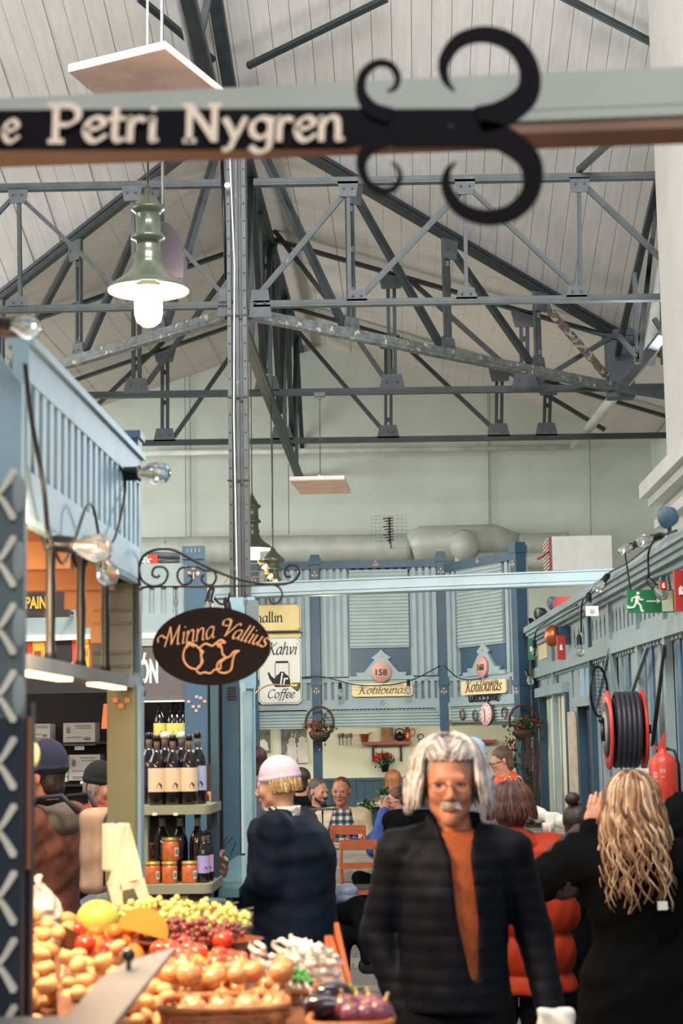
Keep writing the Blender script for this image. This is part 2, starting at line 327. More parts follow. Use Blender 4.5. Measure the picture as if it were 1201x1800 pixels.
def sdf(prims, res=.012, k=.02, fine=(), post=None, sub=()):
    """prims -> (verts, quads). a prim may end with {'k':..}. fine: [(lo3, hi3, res)]"""
    P = []
    for p in prims:
        kk = k
        if isinstance(p[-1], dict): kk = p[-1]['k']; p = p[:-1]
        P.append((p, kk))
    mg = .03; bs = [pbox(p, mg) for p, _ in P]; lo = np.min([b[0] for b in bs], 0); hi = np.max([b[1] for b in bs], 0)
    ax = [axis(lo[i], hi[i], res, [(f[0][i], f[1][i], f[2]) for f in fine]) for i in range(3)]
    F = np.full([len(a) for a in ax], .5, np.float32)
    def region(p, m):
        a, b = pbox(p, m); return [slice(max(0, np.searchsorted(ax[i], a[i]) - 1), np.searchsorted(ax[i], b[i]) + 1) for i in range(3)]
    def grid(sl): return ax[0][sl[0]][:,None,None], ax[1][sl[1]][None,:,None], ax[2][sl[2]][None,None,:]
    for p, kk in P:
        sl = region(p, max(mg, kk)); X, Y, Z = grid(sl)
        if min(len(ax[i][sl[i]]) for i in range(3)) == 0: continue
        F[tuple(sl)] = smin(F[tuple(sl)], pd(p, X, Y, Z).astype(np.float32) + np.zeros_like(F[tuple(sl)]), kk)
    for p in sub:
        kk = .006
        if isinstance(p[-1], dict): kk = p[-1]['k']; p = p[:-1]
        sl = region(p, .03); X, Y, Z = grid(sl)
        if min(len(ax[i][sl[i]]) for i in range(3)) == 0: continue
        F[tuple(sl)] = -smin(-F[tuple(sl)], pd(p, X, Y, Z).astype(np.float32), kk)
    if post: F = post(F, ax[0][:,None,None], ax[1][None,:,None], ax[2][None,None,:]).astype(np.float32)
    F[0] = F[-1] = .5; F[:,0] = F[:,-1] = .5; F[:,:,0] = F[:,:,-1] = .5
    s = F < 0; n = [d-1 for d in F.shape]
    c = [s[i:n[0]+i, j:n[1]+j, l:n[2]+l] for i in (0,1) for j in (0,1) for l in (0,1)]
    cnt = sum(x.astype(np.int8) for x in c); act = (cnt > 0) & (cnt < 8); I = np.argwhere(act)
    idx = np.full(act.shape, -1, np.int64); idx[act] = np.arange(len(I))
    acc = np.zeros((len(I), 3)); num = np.zeros(len(I)); co_ = [(i,j,l) for i in (0,1) for j in (0,1) for l in (0,1)]
    XYZ = lambda q: np.stack([ax[0][q[:,0]], ax[1][q[:,1]], ax[2][q[:,2]]], 1)
    for a in co_:
        for d in range(3):
            if a[d]: continue
            b = list(a); b[d] = 1; qa, qb = I + a, I + b; fa = F[tuple(qa.T)]; fb = F[tuple(qb.T)]; mk = (fa < 0) != (fb < 0)
            t = np.where(mk, fa / np.where(mk, fa - fb, 1), 0)[:,None]; acc += np.where(mk[:,None], XYZ(qa)*(1-t) + XYZ(qb)*t, 0); num += mk
    Vt = acc / num[:,None]; fs = []
    for d in range(3):
        e = [slice(1, n[i]) for i in range(3)]; e2 = list(e); e[d] = slice(0, n[d]); e2[d] = slice(1, n[d]+1)
        sa, sb = s[tuple(e)], s[tuple(e2)]; q = np.argwhere(sa != sb); off = np.array([1 if i != d else 0 for i in range(3)]); ins = sa[tuple(q.T)]; q = q + off
        u, v = (d+1) % 3, (d+2) % 3; U = np.eye(3, dtype=int)[u]; W_ = np.eye(3, dtype=int)[v]
        f = np.stack([idx[tuple((q-U-W_).T)], idx[tuple((q-W_).T)], idx[tuple(q.T)], idx[tuple((q-U).T)]], 1); f[~ins] = f[~ins][:, ::-1]; fs.append(f)
    return Vt, np.concatenate(fs)
def soft(name, m, parent, prims, M=None, matfn=None, kind=None, **kw):
    """M: 4x4 that takes the local frame to the world"""
    Vt, Fc = sdf(prims, **kw)
    me = bpy.data.meshes.new(name); org = np.array(parent['_w']) if parent is not None else np.zeros(3)
    W = Vt
    if M is not None: A = np.array(M); W = Vt @ A[:3,:3].T + A[:3,3]
    W = W - org
    me.vertices.add(len(W)); me.vertices.foreach_set('co', W.astype(np.float32).ravel()); me.loops.add(len(Fc)*4); me.polygons.add(len(Fc))
    me.loops.foreach_set('vertex_index', Fc.ravel().astype(np.int32)); me.polygons.foreach_set('loop_start', np.arange(0, len(Fc)*4, 4, dtype=np.int32))
    for x in (m if isinstance(m, (list, tuple)) else [m]): me.materials.append(x)
    if matfn is not None: me.polygons.foreach_set('material_index', matfn(Vt[Fc].mean(1)).astype(np.int32))
    me.polygons.foreach_set('use_smooth', np.ones(len(Fc), bool)); me.update(calc_edges=True); me.validate()
    o = bpy.data.objects.new(name, me); COL.objects.link(o)
    if parent is not None: o.parent = parent
    o['_w'] = tuple(float(q) for q in org); tag(o, kind=kind); return o
# ================================================================ SETTING
XR, YC = -1.25, 13.0                         # ridge line / column position
ZP, SL = 6.72, .325                          # ridge height at the column, roof slope
YW = 21.0
mb = MB(); mb.box((-14, -4, -.2), (9, YW+.2, 0))
fl = struct(mb, 'floor', mat('floor_stone', (120, 116, 110), .5, 0, .12, 3, .1, wear=((86, 84, 82), 1.2, .55)))
# floor boards/tiles in the aisle that the picture shows
tm = [mat('floor_tile_a', (148, 142, 134), .45, 0, .1, 5), mat('floor_tile_b', (120, 116, 110), .45, 0, .1, 5)]
t0 = MB().box((-.245, -.145, 0), (.245, .145, .006))
tiles = [t0.build('floor_tile', tm[i]).data for i in (0, 1)]
for o in [o for o in COL.objects if o.name.startswith('floor_tile')]: bpy.data.objects.remove(o)
for j in range(30):
    for i in range(5):
        o = bpy.data.objects.new('floor_tile', tiles[random.random() < .45]); COL.objects.link(o); o.parent = fl
        o.location = (-.95 + i*.5 + (.25 if j % 2 else 0), 9.5 + j*.3, 0)
# nave far wall
mb = MB(); HW = 4.45
zr = lambda x: ZP + .02 - SL * abs(x - XR)
mb.prism([(-8, 0), (3.1, 0), (3.1, zr(3.1)), (XR, ZP+.02), (-8, zr(-8))], (0, YW+.2, 0), (1, 0, 0), (0, 0, 1), .2)
wf = struct(mb, 'wall_far', PLAST)
mb = MB(); mb.box((3.1, 16.4, 0), (3.3, YW+.2, 5.5)); struct(mb, 'wall_right', PLAST)
mb = MB(); mb.box((-8.2, 13, 0), (-8, YW+.2, 5.5)); struct(mb, 'wall_left', PLAST)
# panel joints on the far wall: thin wires/conduits hanging down in front
for i, (px, y0, y1) in enumerate(((325, 650, 945), (334, 660, 945), (858, 690, 925), (861, 690, 925), (1037, 770, 940))):
    a, b = at(px, y0, YW-.04), at(px+2, y1, YW-.04); tag(MB().tube([a, b], .005, 5).build('wall_cable', GREY_D), 'thin grey cable down the far gable wall, number %s from its west end' % ('one two three four five'.split()[i]), 'cable', 'cables on the far wall')
# near roof: single planks running down to the valleys
ce = struct(MB().prism([(-9, 3), (5, 3), (5, 13+6.25), (XR, 13), (-9, 13+7.75)], (0, 0, 0), (1, 0, 0), (0, 1, 0), .03), 'ceiling', PLANK)
me = ce.data
def nz(y): return ZP - SL * (y - YC)
for v in me.vertices: v.co.z = nz(v.co.y) + (.06 if v.co.z > .01 else .03)
x = -8.4; PW = .15
while x < 4.6:
    a, b = x + .002, x + PW - .002; ya, yb = YC + abs(a - XR), YC + abs(b - XR); dz = random.uniform(-.004, .004)
    d = random.uniform(-.02, .05); ya += d; yb += d
    mb = MB(); t = -.022
    top = [(a, 3, nz(3)+.03), (b, 3, nz(3)+.03), (b, yb, nz(yb)+.03), (a, ya, nz(ya)+.03)]
    mb.add(top + [(p[0], p[1], p[2]+t+dz) for p in top], [(0,3,2,1),(4,5,6,7),(0,1,5,4),(1,2,6,5),(2,3,7,6),(3,0,4,7)][:0] + [(0,1,2,3),(7,6,5,4),(4,5,1,0),(5,6,2,1),(6,7,3,2),(7,4,0,3)])
    mb.build('ceiling_plank', PLANK, ce); x += PW
# nave roof: two slopes with long boards
for sgn in (-1, 1):
    W = 4.35 if sgn > 0 else 6.8
    n = 24; base = None
    mb = MB()
    q = [(XR, YC), (XR, YW), (XR+sgn*W, YW), (XR+sgn*W, YC+W if YC+W < YW else YW)]
    if YC+W > YW: q = [(XR, YC), (XR, YW), (XR+sgn*(YW-YC), YW)]
    vs = [(a, b, ZP-SL*abs(a-XR)+.02) for a, b in q]; vs += [(a, b, c+.05) for a, b, c in vs]; N = len(q)
    mb.add(vs, [tuple(range(N)), tuple(range(2*N-1, N-1, -1))] + [(i, (i+1) % N, N+(i+1) % N, N+i) for i in range(N)])
    nc = struct(mb, 'ceiling', CEIL); nc.name = 'ceiling_nave_' + ('right' if sgn > 0 else 'left')
    for i in range(0, 27):        # boards run along the nave, a joint every 16 cm
        a = .02 + i*.16; b = a + .1585
        if b > min(W, YW-YC): break
        mb = MB(); dz = random.uniform(-.003, .003)
        xa, xb = XR+sgn*a, XR+sgn*b; za, zb = ZP-SL*a, ZP-SL*b
        vs = [(xa, YC+a+.02, za+.02), (xb, YC+b+.02, zb+.02), (xb, YW, zb+.02), (xa, YW, za+.02)]; vs += [(p[0], p[1], p[2]-.018+dz) for p in vs]
        mb.add(vs, [(0,1,2,3),(7,6,5,4),(4,5,1,0),(5,6,2,1),(6,7,3,2),(7,4,0,3)]); mb.build('ceiling_board', CEIL, nc)
# jagged sealing strip along the valleys
for s_, nm in ((1, 'right'), (-1, 'left')):
    mb = MB(); k = 0
    while k < 3.6:
        k += random.uniform(.12, .3); p = V((XR+s_*k, YC+k-.01, ZP-SL*k-.01)); mb.bar(p, p + V((random.uniform(-.02,.02), -.01, -random.uniform(.02, .09))), .012, .012)
    for a in (0,): mb.bar((XR, YC-.02, ZP-.0), (XR+s_*4.4, YC+4.38, ZP-SL*4.4), .03, .05)
    tag(mb.build('valley_trim', STEELD), kind='structure'); 
# ---------------------------------------------------------------- steel
def gusset(o, c, w, h, par, Y=None, n=(0, -1, 0)):
    n = V(n); u = V((0, 0, 1)).cross(n) * -1; c = V(c)
    mb = MB(); mb.prism([(-w/2, h/2), (-w*.36, -h/2), (w*.36, -h/2), (w/2, h/2)] if h > 0 else [(-w*.36, -h/2), (-w/2, h/2), (w/2, h/2), (w*.36, -h/2)], c + n*.035, u, (0, 0, 1), .012)
    for i in range(2): mb.ball(c + n*.05 + u*(w*.2*(i*2-1)), .009, 6, 4)
    return mb.build('gusset_plate', GUS, par)
def member(name, par, p, q, w=.05, h=.05, m=None, dbl=0, up=(0, 1, 0)):
    mb = MB()
    if dbl:
        p, q = V(p), V(q); d = (q-p).normalized(); s = d.cross(V(up)).normalized() * dbl/2
        mb.bar(p+s, q+s, w, h, up); mb.bar(p-s, q-s, w, h, up); L = (q-p).length; k = .25
        while k < L: mb.cb(p + d*k, (dbl, .02, .05)); k += .35
    else:
        mb.bar(p, q, w, h, up); d = (V(q)-V(p)); r = d.cross(V(up)); r = r.normalized() if r.length > 1e-5 else V((1,0,0)); mb.bar(V(p)+V(up)*(-h*.5), V(q)+V(up)*(-h*.5), w*.35, .006, up)
    return mb.build(name, m or STEEL, par)
Pt = lambda px, py, Y: at(px, py, Y)
# column
col = thing('steel_column', 'tall riveted grey steel column carrying the roof trusses', 'column', (XR, YC, 0))
mb = MB(); mb.box((XR-.075, YC-.08, 0), (XR-.045, YC+.08, 6.6)); mb.box((XR+.045, YC-.08, 0), (XR+.075, YC+.08, 6.6)); mb.box((XR-.012, YC-.06, 0), (XR+.012, YC+.06, 6.6)); mb.box((XR-.05, YC-.02, 0), (XR+.05, YC+.02, 6.6)); mb.build('shaft', mat('column_steel', (86, 90, 90), .5, 0, .16, 8, .1, wear=((150, 146, 138), 12, .68)), col)
mb = MB()
for z in np.arange(.3, 6.5, .14):
    for sx in (-.06, .06): mb.ball((XR+sx, YC-.08, z), .009, 6, 4)
mb.build('rivets', GUS, col)
mb = MB().tube([(XR-.02, YC-.085, 1.2), (XR-.018, YC-.085, 3), (XR-.03, YC-.09, 4.2), (XR-.015, YC-.085, 5.4), (XR-.05, YC-.09, 6.5)], .007, 6); mb.build('cable', WHITE, col)
mb = MB().tube([(XR-.085, YC-.05, 5.3), (XR-.11, YC-.08, 6.4)], .014, 6); mb.build('cable_duct', BLKP, col)
mb = MB()
for z in (5.0, 4.35, 3.7): mb.box((XR-.085, YC-.09, z), (XR+.085, YC-.082, z+.012))
mb.build('band', BLACK, col)
# G1: cross girder at the column
g1 = thing('lattice_girder', 'lattice steel girder across the nave mouth, joined to the tall column', 'girder', (XR, YC, 5.05))
yt, yb = 322, 536
def row(px, y): return y + (440-px)*.02
for a, b in ((-60, 408), (446, 1300)):
    for y, w in ((yt, .055), (yb, .05)):
        member('chord', g1, Pt(a, row(a, y), YC), Pt(b, row(b, y)+ (0 if b<1000 else 2), YC), w, .07)
top = [-170, 33, 233, 612, 817, 1018, 1222]; bot = [33, 233, 628, 820, 1013]
for x in top[1:6]:
    a, b = Pt(x, row(x, yt), YC), Pt(x+3, row(x, yb), YC); member('post', g1, a, b, .03, .04)
    gusset(None, a - V((0,0,.07)), .17, .13, g1)
for x in bot: gusset(None, Pt(x, row(x, yb)-10, YC), .17, -.1, g1)
gusset(None, Pt(402, 533, YC), .18, -.22, g1); gusset(None, Pt(458, 535, YC), .18, -.22, g1)
for a, b in ((33, 233), (233, 400)): member('diagonal', g1, Pt(a+8, row(a, yt)+22, YC), Pt(b, row(b, yb)-10, YC), .032, .03)
member('diagonal', g1, Pt(-120, 500, YC), Pt(25, 345, YC), .032, .03)
member('diagonal', g1, Pt(450, 525, YC), Pt(606, 340, YC), .045, .03)
member('diagonal', g1, Pt(636, 520, YC), Pt(812, 335, YC), .045, .03)
member('diagonal', g1, Pt(825, 330, YC), Pt(1008, 502, YC), .035, .03)
member('diagonal', g1, Pt(1026, 325, YC), Pt(1200, 490, YC), .045, .03)
member('strut', g1, Pt(1017, 300, YC), Pt(1092, 232, YC-.9), .045, .04)
# valley trusses, 45 degrees to the nave
def vp(s_, t, z): return V((XR + s_*t, YC + t, z))
def vt(px, s_):  # pixel column -> t along the valley
    k = ray(px, 500); k = k.x / k.y; return (XR - k*YC) / (k - s_) if s_ > 0 else (XR - k*YC) / (k + 1)
for s_, lab in ((1, 'valley truss falling from the column towards the dark steel box'), (-1, 'valley truss falling from the column towards the blue slatted stall')):
    t = thing('valley_truss', 'grey steel ' + lab, 'truss', vp(s_, 0, 5.05)); up = (-s_*.7071, .7071, 0)
    E_ = 3.35; zt = lambda k: ZP - .06 - SL*k; zb = 5.05
    member('top_chord', t, vp(s_, .05, zt(.05)), vp(s_, E_+.1, zt(E_+.1)), .055, .06, STEELD, up=up)
    member('bottom_chord', t, vp(s_, .08, zb), vp(s_, E_, zb), .085, .08, mat('worn_steel', (96, 100, 98), .6, 0, .3, 14, .1, wear=((176, 164, 146), 16, .6)), up=up)
    ts = [vt(x, 1) for x in (617, 785, 942)] if s_ > 0 else [1.0, 2.0, 3.0][:2] + [2.85]
    if s_ < 0: ts = [(XR*0 + q) for q in (.72, 1.55, 2.45)]
    for i, k in enumerate(ts):
        member('post', t, vp(s_, k, zt(k)), vp(s_, k, zb), .022, .03, dbl=.055, up=up)
        gusset(None, vp(s_, k+.02, zt(k)-.12), .2, .18, t, n=(s_*.7071, -.7071, 0)); gusset(None, vp(s_, k-.02, zb+.07), .2, -.14, t, n=(s_*.7071, -.7071, 0))
    prev = .1
    for i, k in enumerate(ts):
        member('diagonal', t, vp(s_, prev+.03, zt(prev)-.08), vp(s_, k-.06, zb+.05), .06, .05, STEELD, up=up); prev = k
    member('diagonal', t, vp(s_, prev+.03, zt(prev)-.08), vp(s_, E_-.1, zb+.1), .06, .05, mat('rusty_steel', (104, 92, 84), .7, 0, .4, 22, .2, wear=((180, 170, 158), 20, .55)), up=up)
    # box head at the valley end
    c = vp(s_, E_+.05, 0); mb = MB(); mb.box((c.x-.13, c.y-.1, 4.95), (c.x+.13, c.y+.1, 5.62)); mb.box((c.x-.15, c.y-.12, 5.55), (c.x+.15, c.y+.12, 5.6)); mb.build('box_head', mat('box_steel', (62, 72, 80), .5, 0, .1, 6), t)
# cross trusses of the nave
for (Y, zb, name, posts, dg) in (
    (16.3, None, 'nearer nave truss with horizontal lower chord behind the valley trusses', (240, 470, 690, 923), ((482, 405, 608, 568), (612, 572, 685, 678), (716, 488, 922, 672), (1082, 588, 945, 672), (410, 466, 258, 675), (560, 520, 560, 520), (95, 665, 20, 740))),
    (19.0, None, 'farthest nave truss in front of the gable wall', (290, 496, 683, 877, 961), ((408, 622, 306, 768), (288, 600, 140, 742), (505, 560, 678, 762), (702, 598, 872, 758), (888, 650, 1064, 756)))):
    t = thing('roof_truss', name, 'truss', (XR, Y, 5.0)); yb = 691 if Y < 17 else 776
    f = lambda px: yb + (440-px)*.0145
    member('bottom_chord', t, Pt(-40, f(-40), Y), Pt(1225, f(1225), Y), .06, .07, STEELD)
    for s_ in (1, -1):
        W = 4.3 if s_ > 0 else 5.6
        member('top_chord', t, (XR, Y, ZP-.1), (XR+s_*W, Y, ZP-.1-SL*W), .035, .07, STEELD)
    for px in posts:
        X = at(px, 600, Y).x; zt = ZP-.12-SL*abs(X-XR); b = Pt(px, f(px), Y)
        member('post', t, (X, Y, zt), (b.x, Y, b.z), .035, .05, STEELD, dbl=.06)
        gusset(None, (X, Y, zt-.06), .26, .16, t); gusset(None, (b.x, Y, b.z+.08), .26, -.16, t)
    for x0, y0, x1, y1 in dg:
        if x0 == x1: continue
        member('diagonal', t, Pt(x0, y0, Y), Pt(x1, y1, Y), .045, .045, STEELD)
# ridge truss along the nave
t = thing('ridge_truss', 'lengthwise steel truss under the nave ridge, seen end on behind the column', 'truss', (XR, YC, 5.05))
X2 = XR + .0
member('top_chord', t, (X2, YC+.1, ZP-.16), (X2, YW-.01, ZP-.16), .12, .06, STEELD, up=(0,0,1))
member('bottom_chord', t, (X2, YC+.1, 5.02), (X2-.02, YW-.01, 4.95), .09, .06, STEELD, up=(0,0,1))
for i in range(8):
    a = YC + .2 + i; member('diagonal', t, (X2+.02, a, ZP-.2 if i % 2 else 5.05), (X2+.02, a+1, 5.05 if i % 2 else ZP-.2), .05, .05, STEELD, up=(1,0,0))
    member('post', t, (X2, a+1, 5.02), (X2, a+1, ZP-.2), .03, .04, up=(1,0,0), dbl=.05)
# transverse hall steel, near the top of the picture and by the right pier
t = thing('lengthwise_truss', 'dark steel truss running overhead towards the viewer, above the column', 'truss', (XR, YC, 6.6))
member('top_chord', t, (XR-.02, YC, nz(YC)-.03), (XR-.05, 6, nz(6)-.05), .1, .08, STEELD, up=(0,0,1))
member('bottom_chord', t, (XR-.08, YC-.05, 6.35), (XR-.3, 6, 8.0), .1, .08, STEELD, up=(0,0,1))
for i in range(6):
    a = YC-.3-i*1.1; member('post', t, (XR-.03, a, nz(a)-.05), (XR-.08-.032*(YC-a), a, 6.35+.236*(YC-a)), .05, .05, STEELD, up=(1,0,0))
mb = MB().tube([(XR-.16, 12.9, 6.3), (XR-.2, 12, 6.62), (XR-.22, 11, 6.9)], .03, 8); mb.build('conduit', mat('grey_pipe', (140, 140, 138), .4), t)
for (a, b) in (((245, -3), (375, 106)), ((680, -3), (436, 116)), ((985, -8), (1152, 78))):
    def onroof(px, py):
        d = ray(px, py); k = (ZP - 1.75 + SL*YC - .08) / (d.z + SL*d.y); return CAM + d*k
    o = member('roof_brace', None, onroof(*a), onroof(*b), .045, .04, STEELD, up=(0, SL, 1))
    tag(o, {245: 'dark steel brace under the planked roof above the flat pink heating panel', 680: 'dark steel brace under the planked roof, meeting the column top', 985: 'dark steel brace under the planked roof by the white pier'}[a[0]], 'brace', 'roof braces')
t = thing('eaves_truss', 'steel truss seen edge on beside the white pier, dropping to the dark box', 'truss', (2.1, 15, 5))
member('top_chord', t, Pt(1157, 315, 13.2), Pt(1086, 622, 16.2), .05, .06, STEELD); member('bottom_chord', t, Pt(1168, 586, 12.8), Pt(1092, 680, 16.2), .075, .05, GUS)
for a, b in (((1160, 320), (1120, 640)), ((1162, 330), (1166, 640)), ((1146, 420), (1125, 630)), ((1115, 480), (1122, 640)), ((1088, 590), (1126, 635)), ((1150, 560), (1175, 600))):
    member('post', t, Pt(*a, 13.6), Pt(*b, 13.6), .035, .05, GUS if a[0] % 2 else STEEL)
member('lower_chord', t, Pt(1085, 682, 15.6), Pt(1200, 700, 15.0), .06, .06, STEEL)
# pipes
pw = mat('white_pipe', (200, 202, 198), .4)
tag(MB().tube([Pt(1168, 470, 14.2), Pt(1140, 640, 14.6)], .06, 12).build('white_duct', pw), 'short wide white duct standing beside the pier', 'duct')
tag(MB().tube([Pt(1182, 572, 13.5), Pt(1010, 783, 20.4)], .055, 10).build('drain_pipe', pw), 'white pipe sloping along the right eaves of the nave', 'pipe')
tag(MB().tube([Pt(245, 797, 20.8), Pt(1008, 786, 20.8)], .035, 10).build('sprinkler_pipe', pw), 'long white horizontal pipe fixed to the far gable wall', 'pipe')
# big air duct on the far wall
dk = thing('air_duct', 'big grey ribbed ventilation duct along the far wall above the stalls', 'duct', (0, 20.4, 3.5))
DU = mat('duct_grey', (178, 182, 174), .55, .1, .1, 5, wear=((120, 122, 116), 3, .68))
def duct(a, b, r, nm='section'):
    mb = MB(); p, q = V(a), V(b); d = (q-p); n = int(d.length/.06); pts = []; rs = []
    for i in range(n+1): pts.append(p + d*i/n); rs.append(r*(1.012 if i % 2 else 1))
    mb.tube(pts, rs, 28); mb.build(nm, DU, dk)
YD = 20.55
duct(Pt(235, 968, YD), Pt(722, 962, YD), .16); duct(Pt(722, 962, YD), Pt(742, 955, YD), .16)
mb = MB().tube([Pt(722, 962, YD), Pt(742, 955, YD), Pt(870, 952, YD), Pt(908, 960, YD)], [.17, .21, .21, .16], 28); mb.build('junction', DU, dk)
duct(Pt(908, 960, YD), Pt(1000, 958, YD), .15)
mb = MB().tube([Pt(816, 955, YD-.1), Pt(816, 960, YD-.42)], [.17, .17], 24); mb.build('branch', DU, dk)
mb = MB()
for px in (300, 470, 640, 800, 950): c = Pt(px, 962, YD); mb.box((c.x-.02, YD-.1, c.z-.02), (c.x+.02, YW, c.z+.02))
for i in range(0, 40, 8): tag(MB().box(mb.v[i], mb.v[i+6]).build('wall_bracket', DU, dk))
duct(Pt(800, 985, YD-.2), Pt(1000, 985, YD-.2), .1, 'lower_section')
# air unit with red grille
au = thing('air_unit', 'boxy white air unit with a red slotted grille above the corner stall', 'air unit', tuple(at(1015, 1000, 18)))
A, B, C_, D_ = at(972, 940, 17.6), at(1060, 938, 19.2), at(1060, 1002, 19.2), at(972, 1000, 17.6)
mb = MB(); mb.prism([(0, 0), (1.02, 0), (.9, .36), (0, .36)], (A.x, 17.7, D_.z), (1, 0, 0), (0, 0, 1), -.01); mb.box((A.x, 17.7, D_.z), (A.x+.62, 18.6, A.z)); mb.box((A.x+.02, 17.72, D_.z-.06), (A.x+.5, 18.5, D_.z)); mb = MB().box((A.x, 17.75, D_.z), (A.x+.62, 18.6, A.z)).box((A.x+.08, 17.85, D_.z-.07), (A.x+.5, 18.5, D_.z)); mb.build('housing', WHITE, au)
mb = MB(); mb.box((A.x-.02, 17.75, D_.z), (A.x-.001, 18.55, A.z), None)
for i in range(3): mb.box((A.x-.03, 17.75+i*.26, D_.z), (A.x-.02, 17.78+i*.26, A.z))
mb.cur = 1
for i in range(9): mb.box((A.x-.032, 17.79, D_.z+.03+i*.038), (A.x-.02, 18.5, D_.z+.045+i*.038))
mb.build('grille', [mat('grille_red', (150, 84, 72), .6), WHITE], au)
MB().tube([(A.x-.03, 17.8, D_.z+.2), (A.x-.1, 17.7, D_.z+.14), (A.x-.16, 17.65, D_.z+.11)], .012, 6).build('red_tag', mat('red_ribbon', (190, 60, 44)), au)
# tv antenna
an = thing('aerial', 'small dark rooftop-style aerial with wire grid in front of the duct', 'aerial', tuple(at(685, 985, 18.5)))
c = at(685, 930, 18.5); mb = MB(); mb.bar(c-V((0,0,.16)), c+V((0,0,.13)), .02, .02)
for i in range(9): mb.bar(c+V((-.03-.02*(i % 3), -.05, -.13+i*.03)), c+V((.04, -.03, -.12+i*.03)), .012, .01)
mb.bar(c, (c.x, YW, c.z), .015, .015); mb.build('mast', BLACK, an)
mb = MB()
for i in range(8): mb.bar(c+V((-.2, .02, -.13+i*.04)), c+V((.18, .02, -.13+i*.04)), .003, .003)
for i in range(9): mb.bar(c+V((-.2+i*.048, .02, -.13)), c+V((-.2+i*.048, .02, .15)), .003, .003)
mb.build('reflector_grid', GREY_D, an)
# wires hanging
for i, (px, y0, y1, Y) in enumerate(((562, 690, 838, 15.5), (479, 770, 965, 17.5), (507, 815, 940, 18.5), (33, 545, 640, 13))):
    tag(MB().tube([Pt(px, y0, Y), Pt(px+1, y1, Y)], .005, 5).build('hanging_wire', GUS), ('thin wire holding the small pink heating panel', 'thin wire from the roof to the green lamp behind the column', 'thin wire below the tip of the ridge truss', 'thin wire under the girder above the blue slatted stall')[i], 'wire', 'hanging wires')
c = at(562, 694, 15.5); tag(MB().cb(c, (.1, .05, .04)).cb(c+V((0,0,-.03)), (.03,.03,.03)).build('junction_box', BLKP), 'small dark junction box clipped to the truss chord', 'junction box')
# white pier on the right, with moulding
PX = lambda px, y, Y: at(px, y, Y).x
pr = struct(MB().box((1.78, 4.5, 2.6), (3.2, 11.6, 3.42)), 'wall_pier', PLASTW)
mb = MB(); mb.box((1.82, 4.5, 3.42), (3.2, 11.6, 10)); up_ = mb.build('pier_shaft', PLASTW, pr)
mb = MB(); mb.box((1.64, 4.4, 3.33), (3.2, 11.75, 3.43)); mb.box((1.69, 4.4, 3.27), (3.2, 11.7, 3.33)); mb.box((1.72, 4.4, 3.11), (3.2, 11.65, 3.17)); mb.build('moulding', PLASTW, pr)
# cream beam at the top of the picture
p0, p1 = at(-30, 228, 3.6), at(1260, 176, 3.15)
bm = thing('cream_beam', 'long cream painted beam overhead, behind the dark name sign', 'beam', tuple((p0+p1)/2)); bm['kind'] = 'thing'
d = (p1-p0).normalized()
mb = MB().bar(p0-d*1.5, p1+d*.8, .1, .1, (0, 1, 0)); mb.build('beam_body', BEAMC, bm)
mb = MB().bar(p0-d*1.5+V((0,-.055,-.042)), p1+d*.8+V((0,-.055,-.042)), .014, .014); mb.bar(p0-d*1.5+V((0,-.05,-.02)), p1+d*.8+V((0,-.05,-.02)), .01, .01); mb.build('fillet', BEAMC, bm)
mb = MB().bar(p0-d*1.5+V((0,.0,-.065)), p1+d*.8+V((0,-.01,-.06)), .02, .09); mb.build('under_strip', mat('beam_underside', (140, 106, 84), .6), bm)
# far pale beam
p0, p1 = at(250, 1046, 13.35), at(1092, 1014, 13.35)
bm = thing('pale_tie_beam', 'pale blue beam spanning the aisle above the café stalls', 'beam', tuple((p0+p1)/2)); bm['kind'] = 'thing'
MB().bar(p0, p1, .115, .12).build('beam_body', BEAMW, bm)
MB().bar(p0+V((0,-.065,-.045)), p1+V((0,-.065,-.045)), .012, .014).bar(p0+V((0,-.065,-.02)), p1+V((0,-.065,-.02)), .008, .01).bar(p0+V((0,-.065,.055)), p1+V((0,-.065,.055)), .012, .014).build('fillet', BEAMW, bm)
# heating panels
hp = thing('heating_panel', 'large flat pink-bottomed heating panel hung near the planked roof', 'heating panel', tuple(at(250, 150, 9.6)))
q = [at(120, 124, 8.9), at(290, 82, 8.9)]
zz = at(120, 124, 8.9).z; a = at(120, 122, 8.9); b = V((at(290, 84, 9.2).x, 9.0, a.z+.0)); 
def quadslab(pts, t, m, name, par):
    N = len(pts); mb = MB(); mb.add([V(p) for p in pts] + [V(p)+V((0,0,t)) for p in pts], [tuple(range(N-1,-1,-1)), tuple(range(N,2*N))] + [(i,(i+1)%N,N+(i+1)%N,N+i) for i in range(N)]); return mb.build(name, m, par)
def onz(px, py, z): d = ray(px, py); return CAM + d*((z-1.75)/d.z)
z = 5.15; P4 = [onz(120, 127, z), onz(290, 86, z), onz(395, 170, z), onz(225, 215, z)]
PINK = mat('heater_pink', (214, 178, 160), .6)
quadslab(P4, .012, PINK, 'radiant_face', hp); quadslab([p+V((0,0,.012)) for p in P4], .03, WHITE, 'casing', hp)
for px, py in ((259, 90), (284, 84)):
    a = onz(px, py, z+.04); MB().tube([a, a+V((0, .05, 1.8))], .006, 6).build('hanger_rod', WHITE, hp)
hp = thing('heating_panel', 'small flat white heating panel seen edge on under the far truss', 'heating panel', tuple(at(562, 850, 15.5)))
z = at(562, 850, 15.5).z; P4 = [onz(510, 848, z), onz(607, 841, z), onz(618, 850.5, z), onz(540, 853, z)]
P4 = [V((at(512,848,15.5).x, 15.3, z)), V((at(607,848,15.5).x, 15.3, z)), V((at(612,848,15.5).x, 16.2, z+.0)), V((at(520,848,15.5).x, 16.2, z))]
